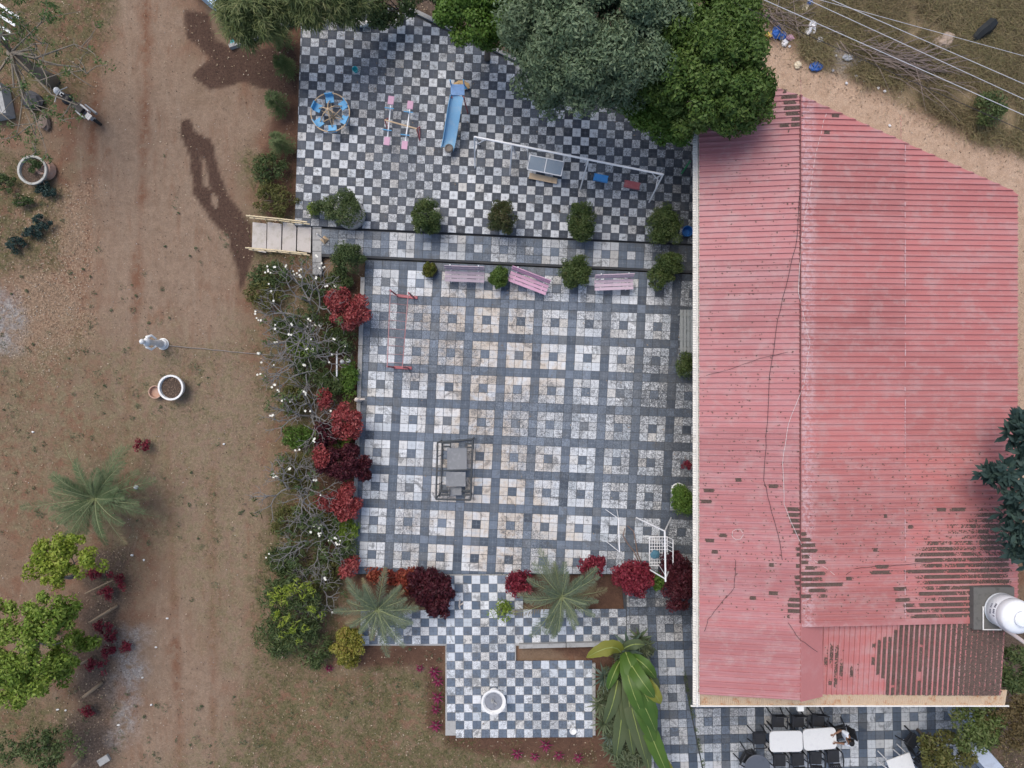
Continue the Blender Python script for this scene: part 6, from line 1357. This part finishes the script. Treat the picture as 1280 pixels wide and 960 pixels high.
bush('potted_plant', 'small red leaved potted plant under the building eave', 859, 581, (.16, .14, .15), .5, L_CRIM, 770, 70, .08, .4, n=6, z0=ZC, cat='plant', cr=.1)
TUR = paint('turquoise_plastic', (.05, .42, .45), .4, .3); BLU = paint('blue_plastic', (.02, .14, .42), .4, .4)
MB().lathe([(.07, 0), (.1, .18), (.09, .18), (.06, .04)], P(445, 89, ZP), 14).build('turquoise_bucket', TUR, None, P(445, 89, ZP), label='small turquoise bucket on the checkered terrace', cat='bucket')
MB().lathe([(.14, 0), (.19, .3), (.17, .3), (.13, .04)], P(857, 291, ZP), 16).build('blue_bucket', BLU, None, P(857, 291, ZP), label='blue bucket against the building beside the wide clipped bush', cat='bucket')
MB().tube([P(852, 217, ZP + .04), P(863, 201, ZP + .5)], .03, 6).build('green_pole', paint('green_pole', (.03, .2, .08), .5, .4), None, P(852, 217, ZP), label='green pole leaning on the building north of the clipped bushes', cat='pole')
MB().blob(P(290, 54, .05), (.09, .13, .05), 6, .35).build('turquoise_scrap', TUR, None, P(290, 54, 0), label='turquoise plastic scrap below the pale blue wall', cat='litter')
pot(450, 13, .52, .55, PW, 'round white tub half hidden by feathery trees at the terrace top', fill=False)
a, b_ = P(246, -14, 0), P(304, 37, 0); MB().beam((a.x, a.y, .45), (b_.x, b_.y, .45), .36, 1.0).build('blue_wall', paint('pale_blue_wall', (.36, .50, .60), .7, .6, (.6, .6, .6), 3), None, (b_.x, b_.y, 0), label='low pale blue painted wall beside the feathery tree', cat='wall')
MB().tube([P(572, 36, .2), P(578, 46, .3), P(590, 50, .25), P(600, 46, .1)], .02, 5).tube([P(574, 32, .2), P(584, 42, .32), P(598, 44, .1)], .018, 5).tube([P(570, 40, .2), P(580, 51, .28), P(594, 53, .1)], .016, 5).build('dry_frond', paint('dry_frond', (.42, .27, .12), .8, .5), None, P(572, 36, .05), label='curled orange brown dry frond behind the diagonal kerb', cat='frond')

# motorbike
m0, m1 = P(76, 116, .5), P(116, 149, .5); c = (m0 + m1) / 2; mo = thing('motorbike', (c.x, c.y, -.03), 'black and white motorbike parked under the leaning tree', 'motorbike')
md = (m0 - m1); md.z = 0; md.normalize(); mr = math.atan2(md.y, md.x); MM = Matrix.Rotation(mr, 3, 'Z'); g = lambda x, y_, z: Vector((c.x, c.y, -.03)) + MM @ Vector((x, y_, z))
BK = paint('black_gloss', (.012, .012, .014), .25, .2); CH = paint('grey_metal_bike', (.32, .33, .34), .35, .3, metal=.4); TY = paint('tyre_rubber', (.02, .02, .02), .85, .2)
for x in (.62, -.6):
    wl = MB(); n = 24
    for s_ in (1,):
        b0 = 0
        for i in range(n):
            a = 2 * math.pi * i / n
            for k in range(6):
                t_ = 2 * math.pi * k / 6; rr = .25 + .05 * math.cos(t_); wl.V.append(g(x + rr * math.cos(a), .05 * math.sin(t_), .3 + rr * math.sin(a)))
        for i in range(n):
            for k in range(6): wl._f([(i * 6 + k, ((i + 1) % n) * 6 + k, ((i + 1) % n) * 6 + (k + 1) % 6, i * 6 + (k + 1) % 6)])
    wo = wl.build('wheel', TY, mo)
    mb = MB()
    for k in range(5): a = k * 1.2566; mb.tube([g(x, 0, .3), g(x + .21 * math.cos(a), 0, .3 + .21 * math.sin(a))], .016, 5)
    mb.tube([g(x, -.07, .3), g(x, .07, .3)], .04, 8).build('rim', CH, wo)
    MB().box(g(x, 0, .62), (.42, .13, .025), mr).build('fender', CH if x < 0 else PW, mo)
MB().tube([g(.5, 0, .8), g(.1, 0, .6), g(-.3, 0, .55), g(-.6, 0, .3)], .035, 6).tube([g(.1, 0, .6), g(0, 0, .28), g(-.6, 0, .3)], .03, 6).build('frame', BK, mo)
MB().box(g(0, 0, .38), (.32, .24, .28), mr, taper=.8).build('engine', CH, mo)
MB().blob(g(.2, 0, .8), (.2, .2, .12), 1, .03, 14, 9).build('fuel_tank', BK, mo, smooth=True)
MB().box(g(-.22, 0, .8), (.55, .24, .09), mr, taper=.85).build('seat', BK, mo)
for s_ in (-1, 1):
    MB().box(g(-.38, s_ * .14, .66), (.36, .05, .14), mr).build('side_panel', PW, mo); MB().tube([g(.62, s_ * .08, .3), g(.46, s_ * .08, .95)], .02, 6).build('fork', CH, mo)
    MB().tube([g(.4, s_ * .25, 1.15), g(.38, s_ * .3, 1.3)], .008, 4).box(g(.38, s_ * .3, 1.3), (.02, .1, .06), mr).build('mirror', BK, mo)
MB().tube([g(.32, -.34, 1.0), g(.44, -.1, 1.0), g(.44, .1, 1.0), g(.32, .34, 1.0)], .016, 6).build('handlebar', CH, mo)
MB().blob(g(.58, 0, .92), (.1, .12, .12), 2, .03, 12, 8).build('headlight', PW, mo, smooth=True)
MB().box(g(-.72, 0, .78), (.2, .2, .03), mr).build('luggage_rack', CH, mo); MB().tube([g(0, -.2, .25), g(-.6, -.22, .38)], [.03, .05], 8).build('exhaust', CH, mo); MB().tube([g(-.05, .1, .3), g(-.05, .28, .0)], .012, 5).build('kickstand', CH, mo)
# things under the leaning tree
MB().blob(P(40, 126, .14), (.38, .32, .24), 8, .12, 12, 8).build('dark_boulder', paint('dark_stone', (.06, .06, .065), .85, .6, (.12, .11, .11), 5), None, P(40, 126, -.03), label='dark boulder beside the motorbike', cat='boulder')
MB().blob(P(55, 152, .1), (.22, .3, .15), 12, .2, 10, 7).build('brown_boulder', paint('brown_stone', (.2, .15, .12), .9, .5), None, P(55, 152, -.03), label='brown stone below the motorbike', cat='boulder')
MB().box(P(-4, 128, .25), (.8, 1.1, .5), .2).build('grey_block', CONC, None, P(-4, 128, 0), label='grey concrete block at the foot of the leaning tree', cat='block')
wb = thing('white_bench', P(4, 24, 0), 'white slatted bench half hidden by the leaning tree leaves', 'bench')
for k in range(4):
    a, b_ = P(-6 + k * -6, 2 + k * 10, .5), P(24 - k * 5, 23 + k * 9, .5); MB().beam(a, b_, .09, .03).build('slat', WHT, wb)
for q in ((-4, 10), (16, 24), (-14, 30), (2, 42)): a = P(*q, 0); MB().beam((a.x, a.y, -.03), (a.x, a.y, .48), .06, .06).build('leg', WHT, wb)
# logs by the red shrubs
LOG = paint('pale_log', (.27, .20, .13), .85, .6, (.14, .1, .07), 9)
for k, (x0, y0, x1, y1, r_, lab) in enumerate(((106, 742, 152, 720, .035, 'thin leaning log above the other logs by the red shrubs'), (112, 778, 147, 757, .055, 'pale crooked log between red shrubs'), (100, 830, 116, 821, .05, 'short pale log beside the dark red shrub'), (103, 872, 128, 853, .07, 'thick pale log below the dark red shrub'), (90, 958, 104, 946, .07, 'short thick log beside the grey slab'))):
    a, b_ = P(x0, y0, .45), P(x1, y1, .03); MB().tube([a, a.lerp(b_, .5) + Vector((0, 0, .05)), b_], [r_ * .7, r_ * .9, r_], 7).build('leaning_log', LOG, None, P(x1, y1, -.02), label=lab, cat='log', smooth=True)
MB().box(P(130, 950, .02), (.42, .24, .1), .55).build('grey_slab', CONC, None, P(130, 950, -.03), label='broken pale grey slab at the edge of the bare yard', cat='slab')
MB().blob(P(170, 609, .03), (.08, .08, .07), 3, .1).build('white_stone', PW, None, P(170, 609, -.02), label='white round stone beside the lone palm', cat='stone')
for k, (x, y_) in enumerate(((178, 847), (148, 906), (189, 881), (209, 773), (195, 809), (72, 887), (82, 888), (165, 694), (180, 700), (41, 540), (280, 555))):
    MB().blob(P(x, y_, .0), (.04 + .012 * (k % 2), .035, .03), 20 + k, .3, 7, 5).build('litter_scrap', PW, None, P(x, y_, -.03), label='small white scrap of litter on the bare western yard', cat='litter', group='white scraps on the yard')
# dead branches and rubbish by the lane
def bag(name, px, py, rx, ry, rz_, mat, label, seed, cat='litter', grp=None):
    MB().blob(P(px, py, rz_ * .6), (rx, ry, rz_), seed, .35, 9, 6).build(name, mat, None, P(px, py, -.04), label=label, cat=cat, group=grp)
WB = paint('white_bag', (.68, .68, .70), .5, .4, (.4, .4, .42), 12); BB = paint('blue_bag', (.02, .09, .34), .45, .5, (.1, .2, .45), 10); YB_ = paint('yellow_bag', (.62, .42, .08), .5, .4); CB = paint('cream_bag', (.6, .52, .38), .6, .4)
bag('rubbish_bag', 1013, 36, .2, .27, .14, WB, 'large white rubbish bag in the scrub beside the lane', 31)
bag('rubbish_bag', 1024, 50, .16, .13, .1, WB, 'smaller white rubbish bag next to the large white one', 32)
bag('rubbish_bag', 972, 40, .2, .22, .14, BB, 'bright blue rubbish bag beside the lane', 33)
bag('rubbish_bag', 978, 45, .16, .14, .12, BB, 'blue sack slumped against the bright blue bag', 34)
bag('rubbish_bag', 961, 43, .14, .12, .08, YB_, 'yellow wrapper beside the blue sacks', 35)
bag('rubbish_bag', 981, 53, .11, .14, .07, WB, 'white crumpled paper below the blue sacks', 36)
bag('rubbish_bag', 1020, 82, .24, .18, .08, BB, 'flattened blue plastic sheet at the lane edge', 37)
bag('rubbish_bag', 998, 81, .14, .12, .06, CB, 'cream cardboard scrap beside the flattened blue sheet', 38)
bag('rubbish_bag', 1006, 10, .16, .14, .1, CB, 'cream bag under the power lines in the scrub', 39)
bag('rubbish_bag', 1012, 4, .12, .1, .1, BB, 'small blue wrapper under the power lines', 40)
bag('rubbish_bag', 987, 18, .2, .12, .08, WB, 'white torn sheet in the scrub above the blue bags', 41)
bag('rubbish_bag', 996, 24, .1, .14, .07, YB_, 'yellow carton in the scrub above the blue bags', 42)
bag('rubbish_bag', 988, 47, .16, .1, .06, PINK, 'pale pink wrapper east of the blue sacks', 43)
bag('rubbish_bag', 1177, 134, .13, .13, .04, WB, 'white square sheet of litter alone at the scrub edge', 44)
bag('rubbish_bag', 1060, 72, .2, .1, .06, paint('grey_ash_bag', (.4, .42, .45), .8, .5), 'grey ashy sheet beside the dead branch pile', 45)
bag('rubbish_bag', 1080, 76, .22, .08, .05, paint('grey_ash_bag', (.4, .42, .45)), 'long grey ashy heap touching the dead branch pile', 46)
bag('earth_heap', 1180, 52, .42, .3, .14, paint('pale_earth', (.34, .26, .2), .95, .6), 'heap of pale earth in the scrub under the wires', 47, 'earth heap')
for k, (x, y_) in enumerate(((987, 58), (1041, 88), (1045, 70), (1070, 95), (1081, 101), (1098, 110), (1058, 104), (1112, 157), (1106, 114), (1274, 180), (1033, 46), (968, 25), (1147, 187))):
    MB().blob(P(x, y_, .0), (.055, .05, .04), 60 + k, .3, 7, 5).build('litter_scrap', WB, None, P(x, y_, -.04), label='tiny white scrap of litter beside the tan lane', cat='litter', group='white scraps by the lane')
MB().tube([P(1212, 54, .05), P(1219, 48, .14), P(1226, 41, .2), P(1233, 36, .24), P(1240, 29, .2), P(1243, 26, .06)], [.05, .15, .2, .22, .2, .05], 7).build('black_tarpaulin', paint('black_sheet', (.012, .014, .015), .6, .3), None, P(1214, 52, -.04), label='crumpled long black tarpaulin lying in the dry scrub', cat='tarpaulin')
rg = random.Random(9); mb = MB()
for k in range(150):
    x, y_ = rg.gauss(1118, 30), rg.gauss(0, 9); y_ += 74 + (x - 1118) * .32; a = rg.gauss(-.25, .45); L = rg.uniform(.5, 1.9); q = P(x, y_, rg.uniform(.02, .4)); e = q + Vector((math.cos(a) * L, math.sin(a) * L, rg.uniform(-.1, .15)))
    e.z = max(e.z, 0.0); m_ = q.lerp(e, .5) + Vector((0, rg.uniform(-.12, .12), rg.uniform(0, .1))); mb.tube([q, m_, e], [rg.uniform(.008, .02), .012, .004], 4, cap=False)
mb.build('brush_pile', paint('dead_branch', (.24, .19, .165), .9, .5, (.12, .09, .08), 10), None, P(1118, 74, 0), label='pile of dead grey branches in the scrub beside the lane', cat='brush pile')
mb = MB()
for k in range(110):
    x, y_ = rg.uniform(905, 1000), rg.gauss(20, 9); a = rg.gauss(-.2, .6); L = rg.uniform(.4, 1.6); q = P(x, y_, rg.uniform(.02, .3)); e = q + Vector((math.cos(a) * L, math.sin(a) * L, rg.uniform(-.1, .1))); e.z = max(e.z, 0)
    mb.tube([q, q.lerp(e, .5) + Vector((0, rg.uniform(-.1, .1), .03)), e], [.013, .011, .004], 4, cap=False)
mb.build('brush_pile', paint('dead_branch', (.2, .17, .15)), None, P(950, 20, 0), label='tangle of dead twigs behind the dense dark tree', cat='brush pile')
# power lines and the poles that carry them, outside the frame
STW_ = paint('aluminium_wire', (.52, .52, .54), .45, .3)
XA, XB = 1.2, 24.0
WIRES = [(1040, 0, 1280, 105, 7.2, .008, 'outermost of three bright overhead wires above the scrub', None), (1010, 0, 1280, 124, 7.2, .008, 'middle of three bright overhead wires above the scrub', None), (960, 2, 1280, 144, 7.2, .009, 'bright overhead wire running closest to the tan lane', None),
         (1080, 15, 1280, 70, 6.6, .006, 'faint thin wire crossing above the black tarpaulin', None), (960, 22, 1100, 84, 5.6, .009, 'dark sagging cable above the rubbish bags', BLK)]
ends = []
for (x0, y0, x1, y1, z, r_, lab, m) in WIRES:
    a, b_ = P(x0, y0, z), P(x1, y1, z); f = lambda X: a + (b_ - a) * ((X - a.x) / (b_.x - a.x))
    p0, p1 = f(XA), f(XB); ends.append((p0, p1)); MB().tube([p0.lerp(p1, k / 24) for k in range(25)], r_, 5).build('power_line', m or STW_, None, p0, label=lab, cat='power line')
for e, X, lab in ((0, XA, 'concrete utility pole carrying the wires beyond the trees'), (1, XB, 'concrete utility pole carrying the wires beyond the scrub')):
    cy = sum(q[e].y for q in ends[:3]) / 3; t = thing('utility_pole', (X, cy, -.1), lab, 'utility pole')
    MB().tube([(X, cy, -.1), (X, cy, 7.6)], [.16, .1], 10).build('post', CONC, t)
    for z, qs in ((7.13, ends[:3]), (6.54, ends[3:4]), (5.54, ends[4:])):
        ys = [q[e].y for q in qs] + [cy]; MB().box((X, (min(ys) + max(ys)) / 2, z), (.1, max(ys) - min(ys) + .3, .12)).build('crossarm', CONC, t)

# ------------------------------------------------------------------ dining terrace
BLKP = paint('black_plastic', (.022, .023, .026), .5, .3, (.05, .05, .05), 6); TBL = paint('white_table_plastic', (.62, .62, .60), .5, .4, (.5, .5, .5), 5)
def table(px, py, L, W_, rz, label):
    q = P(px, py, .78); t = thing('folding_table', (q.x, q.y, ZT), label, 'table', 'white dining tables'); M_ = Matrix.Rotation(rz, 3, 'Z'); g = lambda x, y_, z: Vector((q.x, q.y, ZT)) + M_ @ Vector((x, y_, z))
    pts = []; rr = .14
    for (sx, sy, a0) in ((1, 1, 0), (-1, 1, 90), (-1, -1, 180), (1, -1, 270)):
        for k in range(5): a = R(a0 + k * 22.5); v = g(sx * (L / 2 - rr) + rr * math.cos(a), sy * (W_ / 2 - rr) + rr * math.sin(a), 0); pts.append(v.to_2d())
    MB().poly_prism(pts, ZT + .70, ZT + .74).build('tabletop', TBL, t)
    for sx in (-1, 1):
        for sy in (-1, 1): MB().tube([g(sx * L * .36, sy * W_ * .32, .7), g(sx * L * .42, sy * W_ * .36, 0)], .02, 6).build('leg', BLKP, t)
table(982, 926, 1.14, .72, R(1), 'white dining table at the end with the side chair')
table(1024, 923, 1.14, .74, R(4), 'white dining table next to the seated person')
def chair_proto():
    t = thing('plastic_chair', (0, 0, 0), 'x', 'chair', 'black plastic chairs')
    V = MB().box((0, 0, .43), (.44, .44, .035), taper=.96).build('seat', BLKP, t)
    Mx = Matrix.Rotation(R(-14), 3, 'X')
    mb = MB().box((0, .245, .5), (.42, .03, .06), M=Mx).box((0, .335, .85), (.42, .03, .09), M=Mx)
    for k in range(6): mb.box((-.17 + k * .068, .29, .67), (.045, .022, .3), M=Mx)
    mb.build('backrest', BLKP, t)
    for s_ in (-1, 1):
        MB().tube([(s_ * .25, .27, .66), (s_ * .26, 0, .66), (s_ * .25, -.2, .62)], [.022, .026, .022], 6).tube([(s_ * .25, -.19, .62), (s_ * .24, -.2, .02)], .022, 6).build('armrest', BLKP, t)
        MB().tube([(s_ * .2, .2, .42), (s_ * .24, .28, 0)], .022, 6).build('leg', BLKP, t); MB().tube([(s_ * .19, -.19, .42), (s_ * .21, -.22, 0)], .02, 6).build('leg', BLKP, t)
    return t
cp = chair_proto(); first = True
CH_ = [(972, 901, 0, 'black plastic chair at the eave side opposite the table end'), (997, 901, 3, 'black plastic chair at the eave side under the lamp box'), (1022, 900, -4, 'black plastic chair at the eave side nearest the seated person'),
       (974, 950, 180, 'black plastic chair on the open side of the table next to the round table'), (997, 949, 183, 'black plastic chair on the open side where the two tables meet'), (1019, 947, 178, 'black plastic chair on the open side of the right table'), (1041, 945, 182, 'black plastic chair on the open side nearest the seated person'),
       (949, 922, 92, 'black plastic chair pulled up at the end of the white tables'), (1050, 914, -75, 'black plastic chair in which the person sits'), (1140, 925, 140, 'black plastic chair standing apart beside the yellowish shrub'), (1152, 950, 40, 'black plastic chair partly beneath the yellowish shrub'), (934, 947, 60, 'black plastic chair behind the round dark table')]
for (x, y_, a, lab) in CH_:
    o = cp if first else copy_tree(cp); first = False; q = P(x, y_, .5); o.location = (q.x, q.y, ZT); o.rotation_euler = (0, 0, R(a)); o['label'] = lab; ROOT[o] = Vector(o.location)
q = P(946, 958, .75); t = thing('round_table', (q.x, q.y, ZT), 'round dark table beside the dining chairs', 'table'); DT = paint('slate_tabletop', (.085, .095, .115), .5, .4); MB().lathe([(.42, .69), (.44, .7), (.44, .73), (.42, .74), (.02, .74)], (q.x, q.y, ZT), 32).build('tabletop', DT, t); MB().lathe([(.26, 0), (.26, .03), (.05, .06), (.045, .69)], (q.x, q.y, ZT), 18).build('pedestal', GREYM, t)
q = P(1125, 955, .75); t = thing('small_table', (q.x, q.y, ZT), 'small white table with upright poles near the yellowish shrub', 'table'); MB().box((q.x, q.y, ZT + .7), (.85, .6, .035), .35).build('tabletop', TBL, t)
for sx in (-1, 1):
    for sy in (-1, 1): v = Matrix.Rotation(.35, 3, 'Z') @ Vector((sx * .36, sy * .24, 0)); MB().tube([(q.x + v.x, q.y + v.y, ZT + .69), (q.x + v.x, q.y + v.y, ZT)], .02, 6).build('leg', WHT, t)
for x, y_, x1, y1 in ((1127, 946, 1117, 937), (1108, 960, 1096, 951)): MB().tube([P(x, y_, .85), P(x1, y1, .2)], .022, 6).build('pole', WHT, t)
# pale wall and cover at the corner
wl = thing('pale_wall', P(1215, 925, 0), 'low pale blue grey wall bounding the dining terrace', 'wall'); PWL = paint('pale_blue_grey', (.40, .45, .52), .8, .5, (.25, .27, .3), 3)
for (x0, y0, x1, y1) in ((1196, 915, 1240, 965), ): a, b_ = P(x0, y0, 0), P(x1, y1, 0); MB().beam((a.x, a.y, .5), (b_.x, b_.y, .5), .5, 1.0).build('wall_body', PWL, wl)
a, b_ = P(1203, 886, .9), P(1252, 905, .9); MB().box(((a.x + b_.x) / 2, (a.y + b_.y) / 2, .45), (b_.x - a.x, a.y - b_.y, .9)).build('pier', PWL, wl)
# seated person: white shirt, dark trousers, facing the table
pc = P(1050, 914, .5); rzp = R(-75); M_ = Matrix.Rotation(rzp, 3, 'Z'); b = Vector((pc.x, pc.y, ZT))
pr = thing('person', b, 'person in a white shirt and dark trousers seated at the table end', 'person')
def skin(name, verts, edges, radii, mat, parent, root=0, sub=2):
    me = bpy.data.meshes.new(name); me.from_pydata([tuple(M_ @ Vector(v)) for v in verts], edges, []); me.update()
    o = mesh_obj(name, me, mat, parent)
    md_ = o.modifiers.new('skin', 'SKIN'); md_.use_smooth_shade = True
    for i, r_ in enumerate(radii):
        sv_ = me.skin_vertices[0].data[i]; sv_.radius = r_ if isinstance(r_, tuple) else (r_, r_); sv_.use_root = (i == root)
    o.modifiers.new('sub', 'SUBSURF').levels = sub; o.modifiers['sub'].render_levels = sub
    return o
SK = paint('skin', (.20, .105, .065), .55, .2); SH = paint('white_shirt', (.66, .69, .74), .8, .3, (.5, .53, .6), 12); TR = paint('dark_trousers', (.018, .018, .022), .8, .2); HR = paint('black_hair', (.008, .007, .007), .6, .1)
bv = [(0, .05, .52), (0, .06, .75), (0, .03, .98), (0, 0, 1.08), (0, -.02, 1.16), (0, -.03, 1.27), (.18, .02, 1.0), (.24, -.08, .78), (.16, -.32, .74), (.13, -.4, .75), (-.18, .02, 1.0), (-.24, -.06, .78), (-.16, -.3, .74), (-.12, -.38, .75), (.09, .0, .5), (.11, -.38, .52), (.11, -.36, .1), (.11, -.48, .05), (-.09, 0, .5), (-.11, -.38, .52), (-.11, -.36, .1), (-.11, -.48, .05)]
be = [(0, 1), (1, 2), (2, 3), (3, 4), (4, 5), (2, 6), (6, 7), (7, 8), (8, 9), (2, 10), (10, 11), (11, 12), (12, 13), (0, 14), (14, 15), (15, 16), (16, 17), (0, 18), (18, 19), (19, 20), (20, 21)]
brd = [(.14, .1), (.12, .09), (.13, .09), .055, (.075, .09), (.07, .085), .055, .042, .032, .026, .055, .042, .032, .026, .085, .06, .042, .035, .085, .06, .042, .035]
body = skin('body', bv, be, brd, SK, pr)
skin('shirt', [(0, .05, .54), (0, .06, .76), (0, .03, 1.0), (.18, .02, 1.01), (.24, -.08, .8), (-.18, .02, 1.01), (-.24, -.06, .8)], [(0, 1), (1, 2), (2, 3), (3, 4), (2, 5), (5, 6)], [(.165, .125), (.145, .11), (.15, .105), .072, .06, .072, .06], SH, pr)
skin('trousers', [(0, .05, .52), (.09, 0, .5), (.11, -.38, .52), (.11, -.36, .14), (-.09, 0, .5), (-.11, -.38, .52), (-.11, -.36, .14)], [(0, 1), (1, 2), (2, 3), (0, 4), (4, 5), (5, 6)], [(.16, .12), .1, .075, .06, .1, .075, .06], TR, pr)
skin('hair', [(0, .0, 1.2), (0, -.01, 1.3), (0, .05, 1.12)], [(0, 1), (0, 2)], [(.09, .1), (.085, .09), (.06, .05)], HR, pr)
hd = MB()
for s_ in (-1, 1):
    for k in range(4):
        q0 = Vector((s_ * .145 + (k - 1.5) * .018, -.385, .755)); hd.tube([b + M_ @ (q0), b + M_ @ (q0 + Vector((0, -.05, 0))), b + M_ @ (q0 + Vector((0, -.08 + .006 * abs(k - 1.2), -.012)))], [.0085, .008, .006], 6)
    q0 = Vector((s_ * .1, -.36, .755)); hd.tube([b + M_ @ q0, b + M_ @ (q0 + Vector((-s_ * .025, -.035, 0))), b + M_ @ (q0 + Vector((-s_ * .03, -.06, 0)))], [.01, .009, .007], 6)
hd.build('fingers', SK, body)
fc = MB().blob(b + M_ @ Vector((0, -.125, 1.24)), (.014, .02, .02), 1, .05)
for s_ in (-1, 1): fc.blob(b + M_ @ Vector((s_ * .085, -.02, 1.24)), (.012, .02, .03), 2, .05)
fc.build('face', SK, body)
